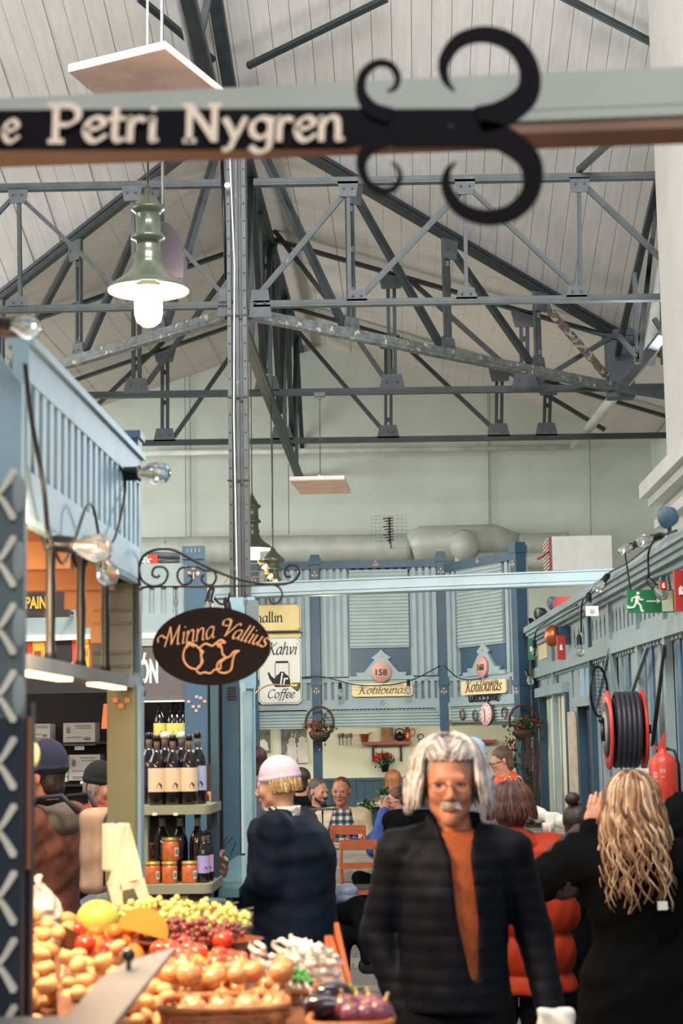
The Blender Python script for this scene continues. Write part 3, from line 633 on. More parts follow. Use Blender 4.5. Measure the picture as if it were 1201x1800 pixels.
quadslab(P4, .01, PINK, 'radiant_face', hp); quadslab([p+V((0,0,.01)) for p in P4], .03, WHITE, 'casing', hp)
c = at(562, 838, 15.5); MB().tube([c+V((-.08,0,-.01)), c, c+V((.08,0,-.01))], .006, 6).ball(c, .02, 8, 6).build('hanger', WHITE, hp)
# ================================================================ CAFÉ STALLS AT THE END OF THE AISLE
class Face:
    """a vertical stall face from world point A to B (seen from the aisle); u metres along, z up, n towards the viewer"""
    def __init__(s, A, B):
        s.A = V((A[0], A[1], 0)); d = V((B[0]-A[0], B[1]-A[1], 0)); s.L = d.length; s.u = d.normalized(); s.n = V((s.u.y, -s.u.x, 0))
    def p(s, u, z, o=0): return s.A + s.u*u + s.n*o + V((0, 0, z))
    def U(s, px, py=1200):     # pixel column -> u
        d = ray(px, py); a = s.A - V((CAM.x, CAM.y, 0)); den = d.x*s.u.y - d.y*s.u.x; return -(a.x*d.y - a.y*d.x) / (s.u.x*d.y - s.u.y*d.x)
    def Z(s, px, py):
        u = s.U(px, py); q = s.p(u, 0); d = ray(px, py); return 1.75 + d.z * (q.y / d.y)
    def box(s, mb, u0, u1, z0, z1, o0, o1):
        a = [s.p(u, z, o) for z in (z0, z1) for u, o in ((u0, o0), (u1, o0), (u1, o1), (u0, o1))]
        mb.add(a, [(0,1,2,3),(7,6,5,4),(0,4,5,1),(1,5,6,2),(2,6,7,3),(3,7,4,0)]); return mb
    def prism(s, mb, poly, o, t): return mb.prism(poly, s.p(0, 0, o), s.u, (0, 0, 1), t)
def bx(F, name, u0, u1, z0, z1, o0, o1, m, par): return F.box(MB(), u0, u1, z0, z1, o0, o1).build(name, m, par)
def flower(F, u, z, o, s, par, m=None):
    mb = MB()
    for a in (90, 200, -20): mb.ball(F.p(u+math.cos(R(a))*s, z+math.sin(R(a))*s, o), (s*.55, .004, s*.55), 8, 4)
    mb.bar(F.p(u, z, o), F.p(u, z-s*1.5, o), s*.3, .004); return mb.build('painted_flower', m or PINKF, par)
PINKF = mat('pink_flower', (200, 160, 145), .6)
BR = mat('louvre_grey', (154, 170, 168), .6, 0, .05, 6)
def louvres(F, u0, u1, z0, z1, o, par, step=.035, name='shutter'):
    mb = MB(); F.box(mb, u0, u1, z0, z1, o-.02, o); z = z0 + step*.3
    while z < z1 - step*.5:
        a = [F.p(u0, z, o), F.p(u1, z, o), F.p(u1, z+step*.25, o+.012), F.p(u0, z+step*.25, o+.012), F.p(u0, z+step*.8, o+.002), F.p(u1, z+step*.8, o+.002)]
        mb.add(a, [(0,1,2,3),(3,2,5,4)]); z += step
    return tag(mb.build(name, BR, par), kind='stuff')
def battens(F, u0, u1, z0, z1, par, n, o=.0):
    w = (u1-u0)/n
    bx(F, 'backing_board', u0, u1, z0, z1, o-.03, o-.012, GREY_B, par)
    for i in range(n):
        bx(F, 'batten', u0+w*(i+.28), u0+w*(i+.86), z0, z1, o-.012, o+.022, GREY_B, par)
def slots(F, u0, u1, z0, z1, par, n, arch=False, m=None, back=None):
    """a board with open slots: top and bottom rail plus single uprights in front of a backing"""
    h = z1-z0; a, b = z0+h*.2, z1-h*.16; m = m or GREY_B
    bx(F, 'slot_backing', u0, u1, z0, z1, -.03, -.015, back or GREY_D, par)
    bx(F, 'lower_rail', u0, u1, z0, a, -.015, .012, m, par); bx(F, 'upper_rail', u0, u1, b, z1, -.015, .012, m, par)
    w = (u1-u0)/n
    for i in range(n+1):
        l, r = max(u0, u0+w*(i-.28)), min(u1, u0+w*(i+.28)); mb = MB(); F.box(mb, l, r, a, b, -.015, .012)
        if arch:
            for sg, e in ((1, r), (-1, l)):
                if u0+w*.2 < e < u1-w*.2: F.prism(mb, [(e, b), (e, b-w*.3), (e+sg*w*.22, b)][::sg] if sg > 0 else [(e, b), (e-w*.22, b), (e, b-w*.3)], -.015, .027)
        mb.build('slot_upright', m, par)
def lower_teeth(F, u0, u1, z, par, m, n):
    mb = MB(); w = (u1-u0)/n
    for i in range(n): F.box(mb, u0+w*(i+.2), u0+w*(i+.7), z-.022, z, -.01, .012)
    return tag(mb.build('dentil_edge', m, par), kind='stuff')
def pediment(F, uc, z0, w, h, num, par, r=.1):
    k = w/2; poly = [(-1,0),(-.96,.12),(-.72,.12),(-.76,.24),(-.52,.24),(-.2,.66),(-.3,.72),(-.1,.88),(0,1.0)]
    poly = [(a*k+uc, b*h+z0) for a, b in poly]; poly = poly + [(2*uc-a, b) for a, b in poly[::-1][1:]]; mb = MB(); F.prism(mb, poly[::-1], .03, -.05)
    mb.build('pediment', GREY_B, par)
    mb = MB(); n = F.n; M = Matrix((F.u, (0,0,1), n)).transposed(); mb.lathe([(r, 0), (r, .02), (r*.97, .024)], F.p(uc, z0+h*.24, .03), M, 28); mb.build('number_disc', mat('number_disc', (200, 148, 132), .6), par)
    text_on('number', num, F.p(uc, z0+h*.24, .056), F.u, (0,0,1), r*1.15, BLACK, par, .02, height=r*.62)
    flower(F, uc, z0+h*.8, .035, w*.025, par)
def lunch_sign(F, uc, zc, w, h, lab):
    t = thing('lunch_sign', lab, 'sign', tuple(F.p(uc, zc, .04)), 'Kotilounas signs')
    c = h*.14; mb = MB(); q = [(-w/2+c, -h/2), (w/2-c, -h/2), (w/2, -h/2+c), (w/2, h/2-c), (w/2-c, h/2), (-w/2+c, h/2), (-w/2, h/2-c), (-w/2, -h/2+c)]
    F.prism(mb, [(a+uc, b+zc) for a, b in q][::-1], .045, -.02); mb.build('board', mat('sign_cream', (226, 206, 152), .5, 0, .04, 8), t)
    script_on('lettering', 'Kotilounas', F.p(uc, zc-h*.28, .047), F.u, (0,0,1), w*.8, mat('sign_brown_ink', (84, 56, 40), .6), t, w=.17, slant=.3, ymul=.85)
    text_on('small_lettering', 'Kauppahallin', F.p(uc+w*.18, zc+h*.34, .047), F.u, (0,0,1), w*.34, mat('sign_tan_ink', (150, 116, 84), .6), t)
    return t
YF = 17.0
FA = Face((at(447, 1200, YF).x, YF), (at(787, 1200, YF).x, YF))
cafe = thing('cafe_stall', 'grey-blue café stall front with number 158 and louvred shutters', 'market stall', tuple(FA.p(0, 0)))
za = lambda py: FA.Z(600, py)
def fullpost(F, px, w, ytop, par, ybot=1540, o=.06):
    u = F.U(px); zt = F.Z(px, ytop); mb = MB(); F.box(mb, u-w/2, u+w/2, 0, zt-.1, -.05, o); F.box(mb, u-w*.62, u+w*.62, zt-.1, zt-.03, -.06, o+.012); F.box(mb, u-w*.5, u+w*.5, zt-.03, zt, -.05, o)
    F.box(mb, u-w*.6, u+w*.6, F.Z(px, 1205), F.Z(px, 1195), -.06, o+.01); mb.build('post', BLUE_D, par)
    flower(F, u, zt-.2, o+.003, .022, par); flower(F, u, F.Z(px, 1215), o+.003, .022, par)
def post_low(F, px, par):
    for y in (1285, 1300, 1318): 
        u = F.U(px); mb = MB(); mb.ball(F.p(u, F.Z(px, y), .063), (.012, .004, .012), 6, 4); mb.build('painted_dot', PINKF, par)
fullpost(FA, 557, .088, 976, cafe); fullpost(FA, 780, .088, 970, cafe); fullpost(FA, 449, .07, 985, cafe); post_low(FA, 561, cafe)
U = FA.U
bx(FA, 'top_rail', U(447), U(780), za(1000), za(987), -.03, .04, BLUE_D, cafe); flower(FA, U(665), za(993), .043, .02, cafe)
lower_teeth(FA, U(566), U(775), za(1000), cafe, BLUE_D, 14)
for a, b, n in ((566, 614, 4), (724, 772, 4)): battens(FA, U(a), U(b), za(1190), za(1000), cafe, n)
battens(FA, U(455), U(548), za(1190), za(1000), cafe, 7)
bx(FA, 'back_board', U(447), U(780), za(1279), za(987), -.1, -.06, GREY_B, cafe)  # solid sheet added to stop light leaking through gaps in the front
louvres(FA, U(617), U(721), za(1140), za(1003), .02, cafe)
bx(FA, 'dark_panel', U(617), U(721), za(1190), za(1140), -.03, .0, BLUE_D, cafe)
pediment(FA, U(671), za(1196), .66, za(1143)-za(1196), '158', cafe)
slots(FA, U(566), U(616), za(1240), za(1192), cafe, 4); slots(FA, U(726), U(772), za(1240), za(1192), cafe, 4); slots(FA, U(455), U(549), za(1240), za(1192), cafe, 7)
bx(FA, 'sign_panel', U(616), U(726), za(1240), za(1192), -.03, .012, GREY_B, cafe)
bx(FA, 'lower_rail', U(447), U(780), za(1247), za(1238), -.04, .03, GREY_B, cafe); lower_teeth(FA, U(566), U(772), za(1247), cafe, GREY_B, 30)
flower(FA, U(671), za(1236), .035, .018, cafe, mat('faded_flower', (170, 160, 148)))
louvres(FA, U(455), U(549), za(1279), za(1249), .0, cafe, .03, 'roller_shutter'); louvres(FA, U(568), U(772), za(1279), za(1249), .0, cafe, .03, 'roller_shutter')
for px, sg in ((566, 1), (774, -1), (549, -1)):
    mb = MB(); u = U(px); FA.prism(mb, [(u, za(1247)), (u+sg*.06, za(1247)), (u, za(1262))][::-sg], .03, -.04); mb.build('corner_bracket', GREY_B, cafe)
# angled bay
FB = Face((at(787, 1200, YF).x, YF), (at(922, 1200, 15.75).x, 15.75)); zb_ = lambda py, px=855: FB.Z(px, py)
cb = thing('cafe_stall', 'angled corner bay of the café with number 160 and horseshoes', 'market stall', tuple(FB.p(0, 0)))
fullpost(FB, 918, .1, 952, cb); UB = FB.U
zt, z1, z2, z3, z4, z5 = FB.Z(855, 978), FB.Z(855, 990), FB.Z(855, 1134), FB.Z(855, 1185), FB.Z(855, 1232), FB.Z(855, 1268)
bx(FB, 'top_rail', UB(792), UB(915), z1-.02, zt, -.03, .04, BLUE_D, cb); flower(FB, UB(852), (zt+z1)/2, .043, .02, cb)
battens(FB, UB(790), UB(808), z3, z1, cb, 2); battens(FB, UB(893), UB(912), z3, z1, cb, 2)
bx(FB, 'back_board', UB(787), UB(918), z5, zt, -.1, -.06, GREY_B, cb)  # added behind the corner bay too, to block leaking light
louvres(FB, UB(810), UB(891), z2, z1, .02, cb); bx(FB, 'dark_panel', UB(812), UB(891), z3, z2, -.03, 0, BLUE_D, cb)
pediment(FB, UB(855), z3-.01, UB(893)-UB(817), z2-z3+.04, '160', cb)
slots(FB, UB(790), UB(814), z4, z3, cb, 2); slots(FB, UB(896), UB(913), z4, z3, cb, 2); bx(FB, 'sign_panel', UB(814), UB(896), z4, z3, -.03, .012, GREY_B, cb)
bx(FB, 'lower_rail', UB(790), UB(914), z4-.04, z4, -.04, .03, GREY_B, cb); louvres(FB, UB(792), UB(912), z5, z4-.04, 0, cb, .03, 'roller_shutter')
lunch_sign(FA, U(672), za(1214), .6, .13, 'cream sign reading Kotilounas on the straight café front'); lunch_sign(FB, UB(856), FB.Z(856, 1208), UB(895)-UB(816), .13, 'cream sign reading Kotilounas above the black welcome letters')
t = thing('welcome_letters', 'black horseshoe-iron letters spelling welcome above the corner clock', 'lettering', tuple(FB.p(UB(856), z4)))
W, st = strokes('WELCOmE', 0); k = (UB(883)-UB(830))/W; mb = MB()
for p in st: mb.tube([FB.p(UB(830)+a*k, FB.Z(856, 1232)+b*.036, .04) for a, b in [(q.x, q.y) for q in (cat(p, 4))]], .0085, 6)
mb.build('letters', BLACK, t)
# clock and horseshoes
c = FB.p(UB(861), FB.Z(861, 1255), .03); M = Matrix((FB.u, (0,0,1), FB.n)).transposed()
t = thing('wall_clock', 'round pale pink wall clock between horseshoes on the corner bay', 'clock', tuple(c))
MB().lathe([(.108, 0), (.11, .02), (.1, .03)], c, M, 32).build('dial', mat('clock_face', (226, 190, 180), .5, 0, .06, 12), t)
MB().lathe([(.112, 0), (.112, .026), (.106, .026), (.106, .02)], c, M, 32).build('rim', mat('clock_rim', (120, 90, 84), .5), t)
mb = MB()
for i in range(12):
    a = R(i*30); mb.bar(c+M@V((math.cos(a)*.08, math.sin(a)*.08, .031)), c+M@V((math.cos(a)*.094, math.sin(a)*.094, .031)), .007, .003)
mb.build('hour_mark', BLACK, t)
MB().bar(c+M@V((0, 0, .033)), c+M@V((-.004, -.075, .033)), .007, .003).build('minute_hand', BLACK, t); MB().bar(c+M@V((0, 0, .033)), c+M@V((-.018, .05, .033)), .009, .003).build('hour_hand', BLACK, t)
for i, (px, py, an) in enumerate(((815, 1255, 100), (838, 1257, 60), (889, 1254, 250), (908, 1250, 110))):
    c = FB.p(UB(px), FB.Z(px, py), .025); mb = MB(); pts = []; rs = []
    for j in range(15):
        a = R(an + 25 + j*310/14); rr = .05 if 2 < j < 12 else .046; pts.append(c + M@V((math.cos(a)*rr*.86, math.sin(a)*rr, 0))); rs.append(.011 if 3 < j < 11 else .008)
    tag(mb.tube(pts, rs, 6).build('horseshoe', mat('rusty_iron', (100, 78, 66), .6, .3, .2, 20)), ('rusty horseshoe hanging outermost left of the pink clock', 'rusty horseshoe hanging just left of the pink clock', 'rusty horseshoe hanging just right of the pink clock', 'rusty horseshoe hanging beside the flower basket, past the clock')[i], 'horseshoe', 'horseshoes by the clock')
# café back wall
YB = 18.6
mb = MB(); a, b = at(440, 1300, YB).x, at(945, 1300, YB).x; mb.box((a, YB, 1.25), (b, YB+.08, 2.6)); cw = struct(mb, 'wall_cafe', CREAMW)
zd = at(650, 1367, YB).z; mb = MB(); mb.box((a, YB-.02, 0), (b, YB, zd-.02)); mb.box((a, YB-.04, zd-.03), (b, YB, zd)); dd = mb.build('dado', TEAL, cw)
x = a
while x < b: MB().box((x+.003, YB-.03, 0), (x+.083, YB-.02, zd-.03)).build('dado_board', TEAL, cw); x += .088
# ceiling & counter posts of café
mb = MB(); mb.box((a, YF+.05, za(1279)), (b, YB, za(1279)+.06)); mb.build('stall_ceiling', CREAMW, cafe)
area('cafe_wall_fill', (at(640,1290,17.6).x, 17.35, 1.82), (at(640,1290,18).x, 18.6, 1.2), 2.6, .1, 15, (1, .93, .8)); area('cafe_corner_fill', (.8, 17.3, 1.86), (.85, 18.6, 1.3), .6, .1, 8, (1, .93, .8))  # hidden fill lights added to brighten the café back wall
point('cafe_seat_fill', (-.7, 15.6, 2.5), 16, (1, .9, .75), .1)  # fill light added over the café seats, no lamp hangs here
# photographs on wall
def photo(px, py, w, h, lab, kind):
    c = at(px, py, YB-.012); w, h = w*YB/3000, h*YB/3000; t = thing('wall_photo', lab, 'photograph', tuple(c), 'photographs on the café wall')
    MB().cb(c, (w, .02, h)).build('print', mat('photo_grey_'+kind, (120, 116, 106), .5, 0, .3, 14, rgb2=(70, 66, 60)), t)
    o = c + V((0, -.012, 0)); PWh = mat('photo_white', (206, 200, 186), .6); mb = MB()
    if kind == 'bride':
        for dx, s in ((-.03, .9), (.08, 1)):
            q = [(-.05,-.45),(.06,-.45),(.045,-.1),(.055,.12),(.03,.2),(.035,.3),(0,.36),(-.035,.3),(-.03,.2),(-.055,.12),(-.045,-.1)]
            mb.prism([(dx+a_*s*w/.23, b_*h*.95*s-.02) for a_, b_ in q], o + V((.01,0,0)), (1,0,0), (0,0,1), .002)
        for sx in (-.36, -.2): mb.bar(o+V((sx*w, 0, -.4*h)), o+V((sx*w+.3*w, 0, .42*h)), .008, .003)
        for i in range(9): f = i/9; mb.bar(o+V(((-.36+.3*f)*w, 0, (-.4+.82*f)*h)), o+V(((-.2+.3*f)*w, 0, (-.4+.82*f)*h)), .006, .003)
    else:
        mb.prism([(-w*.45,-h*.4),(w*.4,-h*.4),(w*.3,-h*.05),(w*.05,h*.1),(-w*.3,.0)], o, (1,0,0), (0,0,1), .002)
    mb.build('figures', PWh, t)
photo(517, 1312, 44, 60, 'black and white photograph of two women in white by a ladder', 'bride')
photo(463, 1303, 24, 40, 'smaller grey photograph on the café wall, partly behind the blue post', 'house')
# shelves
def shelf(px0, px1, py, brs, lab, Y=YB):
    a, b = at(px0, py, Y-.1), at(px1, py, Y-.1); t = thing('wall_shelf', lab, 'shelf', tuple((a+b)/2), 'wooden wall shelves')
    MB().box((a.x, Y-.22, a.z-.035), (b.x, Y, a.z)).build('board', mat('shelf_wood', (140, 66, 40), .5, 0, .2, 6, .1, stretch=(1, 6, 6)), t)
    for p in brs:
        c = at(p, py+8, Y-.05); MB().box((c.x-.012, Y-.03, c.z-.16), (c.x+.012, Y, a.z-.035)).box((c.x-.012, Y-.2, a.z-.055), (c.x+.012, Y, a.z-.035)).build('bracket', BLACK, t)
    return a.z
z = shelf(637, 724, 1304, (656, 705), 'red-brown shelf holding a copper pot and a black kettle')
shelf(815, 869, 1301, (847,), 'empty red-brown shelf behind the grey-haired man')
COP = mat('copper', (190, 104, 62), .35, .7, .1, 10); IRON = mat('black_iron', (40, 38, 36), .45, .5, .1, 10)
def pot(px, z, prof, m, nm, lab, catg, handle=None, Y=YB-.11):
    c = at(px, 1300, Y); c.z = z; t = thing(nm, lab, catg, tuple(c)); MB().lathe(prof, c, n=20).build('body', m, t)
    if handle: MB().tube([c+V(p) for p in handle], .006, 6).build('handle', m, t)
    return t
pot(641, z, [(.035,0),(.05,.075),(.058,.08),(.05,.085),(.045,.07),(.01,.02)], COP, 'copper_pot', 'small copper pot on the end of the red-brown shelf', 'pot', [(.05,0,.08),(.08,0,.1)])
pot(703, z, [(.02,0),(.05,.02),(.058,.05),(.045,.075),(.02,.085),(.012,.1),(.002,.104)], IRON, 'kettle', 'black cast iron kettle on the red-brown shelf', 'kettle', [(-.05,0,.07),(-.04,0,.12),(0,0,.135),(.04,0,.12),(.05,0,.07)])
pot(717, z, [(.02,0),(.028,.02),(.03,.12),(.02,.13),(.018,.15)], COP, 'copper_pitcher', 'copper pitcher with a looped handle behind the black kettle', 'pitcher', [(.03,0,.12),(.07,0,.13),(.085,0,.09),(.06,0,.05),(.03,0,.05)])
c = at(681, 1290, YB-.05); c.z = z + .09; t = thing('picture_board', 'small brown patterned board leaning behind the kettle', 'board', (c.x, c.y, z)); MB().cb(c, (.13, .02, .18)).build('panel', mat('tan_board', (176, 120, 66), .6, 0, .1, 9, rgb2=(90, 50, 28)), t)
t = thing('cutlery_rack', 'row of rusty iron forks and spoons hung on the café wall', 'wall decoration', tuple(at(606, 1295, YB-.02)))
for i, px in enumerate((597, 603, 610, 617)):
    c = at(px, 1302, YB-.02); mb = MB().bar(c+V((0,0,-.05)), c+V((0,0,.06)), .009, .006)
    if i % 2 == 0:
        for dx in (-.014, 0, .014): mb.bar(c+V((dx,0,.03)), c+V((dx,0,.075)), .006, .005)
        mb.bar(c+V((-.017,0,.032)), c+V((.017,0,.032)), .008, .005)
    else: mb.ball(c+V((0,0,.055)), (.017,.006,.026), 8, 6)
    mb.build('fork' if i % 2 == 0 else 'spoon', mat('rusty_iron', (0,0,0)), t)
c = at(740, 1300, YB-.03); mb = MB(); 
for dz, r in ((.03, .03), (-.02, .022)): mb.tube([c+V((math.cos(R(a))*r, 0, dz+math.sin(R(a))*r)) for a in range(0, 361, 30)], .005, 5)
mb.bar(c+V((.01,0,-.04)), c+V((.02,0,-.14)), .01, .006); tag(mb.build('iron_hook_rings', IRON), 'iron rings with a hook hung beside the shelf', 'wall decoration')
# plants
LEAF = [mat('leaf_green', (64, 104, 48), .6, 0, .25, 20), mat('leaf_dark', (38, 66, 36), .6, 0, .2, 20), mat('flower_red', (176, 40, 34), .6, 0, .2, 20)]
def leafmesh(mb, c, s, d=None):
    d = d or V((random.gauss(0,1), random.gauss(0,1), random.gauss(.3,1))).normalized(); r = d.orthogonal().normalized(); c = V(c)
    mb.add([c, c+d*s*.5+r*s*.28, c+d*s, c+d*s*.5-r*s*.28], [(0,1,2,3)])
def plant(par, c, R3, n, s, cols=(0, 1), name='foliage'):
    mb = MB()
    for i in range(n):
        v = V((random.gauss(0,.5), random.gauss(0,.5), random.gauss(0,.5))); mb.cur = random.choice(cols); leafmesh(mb, V(c)+V((v.x*R3[0], v.y*R3[1], v.z*R3[2])), s*random.uniform(.6, 1.3))
    return mb.build(name, LEAF, par)
def basket(px, py, Y, lab, r=.16, dy=0):
    c = at(px, py, Y); t = thing('hanging_basket', lab, 'hanging basket', tuple(c), 'hanging flower baskets'); k = r
    MB().tube([c+V((math.cos(R(a))*k*.86, .02, math.sin(R(a))*k+.02)) for a in range(-20, 201, 11)], .012, 6).build('hoop', mat('wicker_dark', (70, 46, 36), .7, 0, .2, 30), t)
    MB().lathe([(k*.35,-k*1.0),(k*.6,-k*.7),(k*.7,-k*.4),(k*.6,-k*.4)], c, n=14).build('bowl', mat('wicker_dark', (0,0,0)), t)
    plant(t, c+V((0,-.03,-k*.3)), (k*.75, k*.4, k*.55), 160, .05, (0, 1)); plant(t, c+V((0,-.06,-k*.05)), (k*.9, k*.5, k*.5), 60, .035, (2,), 'blossom')
basket(562, 1275, YF-.2, 'hoop-handled flower basket on the blue post beside the coffee sign')
basket(921, 1272, 15.62, 'hoop-handled flower basket on the corner post beside the clock', .15)
def potted(px, py, Y, lab, red, pr=.05, ph=.09, R3=(.08,.05,.06), pm=None):
    c = at(px, py, Y); t = thing('potted_plant', lab, 'plant', tuple(c)); MB().lathe([(pr*.65,0),(pr,ph*.9),(pr*1.1,ph),(pr*.9,ph)], c, n=16).build('pot', pm or IRON, t)
    plant(t, c+V((0,0,ph+R3[2]*.5)), R3, 90, .05, (1, 0)); 
    if red: plant(t, c+V((-.02,-.02,ph+R3[2]*1.1)), (R3[0]*1.1, R3[1], R3[2]*.6), 50, .05, (2,), 'blossom')
potted(677, 1357, YB-.12, 'red-leaved plant in a dark wall pot under the shelf', True)
potted(676, 1412, 17.4, 'small green herb in a whitish pot on the far teal table', False, .05, .08, (.06,.04,.05), WHITEW)
potted(646, 1434, 16.9, 'green herb beside the seated man in the plaid shirt', False, .05, .06, (.08,.04,.05), WHITEW)
potted(912, 1350, 16.0, 'red poinsettia hanging by the twig bundle at the corner', True, .06, .09, (.13,.06,.1))
# coffee signs
t = thing('coffee_sign', 'white sign with a black coffee pot reading Kahvi and Coffee', 'sign', tuple(FA.p(U(493), za(1180), .05)))
def panel(F, x0, x1, y0, y1, o, m, par, nm='board', c=.035):
    u0, u1, z0, z1 = F.U(x0), F.U(x1), F.Z((x0+x1)/2, y1), F.Z((x0+x1)/2, y0); mb = MB()
    q = [(u0+c,z0),(u1-c,z0),(u1,z0+c),(u1,z1-c),(u1-c,z1),(u0+c,z1),(u0,z1-c),(u0,z0+c)]; F.prism(mb, q[::-1], o, -.02)
    r = mb.build(nm, m, par); mb = MB(); P = [F.p(a, b, o+.001) for a, b in [((u0+u1)/2+(a-(u0+u1)/2)*.95, (z0+z1)/2+(b-(z0+z1)/2)*.96) for a, b in q]]
    for i in range(8): mb.bar(P[i], P[(i+1) % 8], .004, .003)
    mb.build('border', BLACK, par); return r
SW = mat('sign_white', (214, 214, 200), .45, 0, .04, 6)
panel(FA, 455, 531, 1120, 1238, .06, SW, t)
script_on('upper_lettering', 'Kahvi', FA.p(U(497), za(1149), .062), FA.u, (0,0,1), .29, BLACK, t, w=.2, slant=.25, ymul=1.2)
script_on('lower_lettering', 'Coffee', FA.p(U(494), za(1225), .062), FA.u, (0,0,1), .27, BLACK, t, w=.2, slant=.25)
c = FA.p(U(497), za(1193), .062); mb = MB(); sc = .0062*17/17
q = [(-13,-13),(13,-13),(15,-8),(15,0),(11,7),(5,11),(4,14),(-4,14),(-5,11),(-11,7),(-14,2),(-20,6),(-24,13),(-26,14),(-27,11),(-24,2),(-17,-8)]
mb.prism([(a*sc*.85, b*sc*.9) for a, b in q], c, FA.u, (0,0,1), -.003); 
for sx in (-1, 1): mb.bar(c+FA.u*sx*13*sc*.85+V((0,0,2*sc)), c+FA.u*sx*13*sc*.85+V((0,0,27*sc)), .005, .004)
mb.bar(c+FA.u*-10*sc+V((0,0,28*sc)), c+FA.u*10*sc+V((0,0,28*sc)), .02, .008); mb.build('coffee_pot_emblem', BLACK, t)
script_on('price_mark', 'lr', FA.p(U(499), za(1203), .068), FA.u, (0,0,1), .08, WHITE, t, w=.25)
t = thing('hall_sign', 'cream sign with black serif letters above the coffee sign', 'sign', tuple(FA.p(U(490), za(1085), .05)))
panel(FA, 449, 531, 1063, 1110, .06, mat('sign_gold', (220, 196, 130), .3, 0, .05, 6, coat=.5), t, c=.03)
script_on('lettering', 'hallin', FA.p(U(476), za(1092), .062), FA.u, (0,0,1), .27, BLACK, t, w=.22, slant=0)
FA.box(MB(), U(452), U(534), za(1112), za(1110), .05, .09).build('lamp_rail', BLACK, t)
mb = MB(); FA.box(mb, U(455), U(531), za(1119), za(1112), .05, .062); mb.build('lower_strip', mat('sign_gold', (0,0,0)), t)
BRASS = mat('brass', (190, 160, 96), .3, .8, .05, 9)
for i, (p0, p1, p2, lab) in enumerate((((440, 1228), (470, 1205), (517, 1205), 'brass picture lamp arching over the word Coffee'), ((390, 1028), (420, 995), (460, 990), 'curved brass spotlight arm, topmost behind the column'), ((400, 1030), (440, 1005), (470, 1007), 'curved brass spotlight arm, middle one behind the column'), ((410, 1035), (445, 1015), (478, 1017), 'curved brass spotlight arm, lowest behind the column'))):
    Y = 16.6 if i == 0 else 16.5; P = [at(*p0, Y), at(*p1, Y-.1), at(*p2, Y-.2)]; t = thing('picture_lamp', lab, 'lamp', tuple(P[2]), 'arched spotlights')
    MB().tube(cat([tuple(q) for q in P], 8), .007, 6).build('arm', BRASS, t)
    M = (V((.5, -.2, -.6)) if i else V((.9,-.3,-.3))).to_track_quat('Z', 'Y').to_matrix(); MB().lathe([(.015,-.04),(.03,0),(.045,.05),(.03,.04)], P[2], M, 14).build('head', BRASS, t)
    if i: MB().ball(P[2]+M@V((0,0,.04)), .03, 10, 6).build('bulb', mat('bulb_glow', (255, 240, 210), emit=7), t)
# string light on the café frieze
def cable(name, pts, lab, r=.006, m=None, n=8, cat_='cable'):
    return tag(MB().tube(cat([tuple(p) for p in pts], n), r, 6).build(name, m or BLKP), lab, cat_)
cable('light_cable', [at(x, y, 16.85) for x, y in ((530, 1191), (560, 1189), (590, 1195), (620, 1203), (665, 1205), (720, 1197), (775, 1170))], 'black string light cable sagging across the straight café front')
cable('light_cable', [at(x, y, 16.4) for x, y in ((780, 1170), (810, 1193), (850, 1192), (895, 1178), (920, 1176))], 'black string light cable sagging across the angled corner bay')
def bulb(c, d, lab, s=1.0, grp='string light bulbs'):
    c = V(c); d = V(d).normalized(); M = d.to_track_quat('Z', 'Y').to_matrix(); t = thing('light_bulb', lab, 'light bulb', tuple(c), grp)
    MB().lathe([(.012*s,-.02*s),(.02*s,0),(.02*s,.045*s),(.024*s,.05*s)], c, M, 14).build('socket', BLKP, t)
    MB().lathe([(.014*s,.045*s),(.017*s,.06*s),(.03*s,.085*s),(.033*s,.105*s),(.026*s,.128*s),(.008*s,.14*s)], c, M, 16).build('glass', GLASS, t)
    MB().tube([c+M@V((x*s, 0, z*s)) for x, z in ((-.006,.05),(-.008,.09),(.002,.1),(.008,.09),(.006,.05))], .0012*s, 4).build('filament', BRASS, t)
    return t
for px, py, lab in ((598, 1203, 'clear bulb left of the 158 disc'), (718, 1198, 'clear bulb right of the 158 disc'), (810, 1190, 'clear bulb left of the 160 disc')): bulb(at(px, py, 16.8), (0, -.2, -1), lab, .9)
# ================================================================ RIGHT STALL ROW
FR = Face((1.21, 16.0), (1.51, 6.0)); RU = FR.U
RU = lambda px: FR.U(px, 1200)
rs = thing('stall_front', 'long grey-blue stall front with slotted frieze along the right side', 'market stall', tuple(FR.p(0, 0)))
ZC = 2.67
mb = MB(); Lr = FR.L
FR.box(mb, -.1, Lr, ZC-.02, ZC+.03, -.3, .13); FR.box(mb, -.06, Lr, ZC-.05, ZC-.02, -.3, .11); FR.box(mb, -.04, Lr, ZC-.08, ZC-.05, -.3, .09); FR.box(mb, -.02, Lr, ZC-.1, ZC-.08, -.3, .05); mb.build('cornice', GREY_B, rs)
bx(FR, 'end_post', -.12, .02, 0, ZC-.1, -.1, .04, BLUE_D, rs)
for px in (978, 1045, 1082, 1131, 1180):
    u = RU(px); bx(FR, 'pilaster', u-.03, u+.03, 0, ZC-.1, -.01, .035, GREY_B if px != 1045 else TEAL, rs)
edges = [RU(p) for p in (978, 1012, 1045, 1082, 1131, 1180)] + [Lr]
bx(FR, 'frieze_panel', 0, edges[0], 2.33, ZC-.1, -.03, .01, GREY_B, rs)
bx(FR, 'small_window', .5, 1.15, 2.39, 2.52, .01, .02, mat('sign_cream', (0,0,0)), rs); bx(FR, 'window_surround', .4, 1.25, 2.53, 2.56, .01, .04, GREY_B, rs)
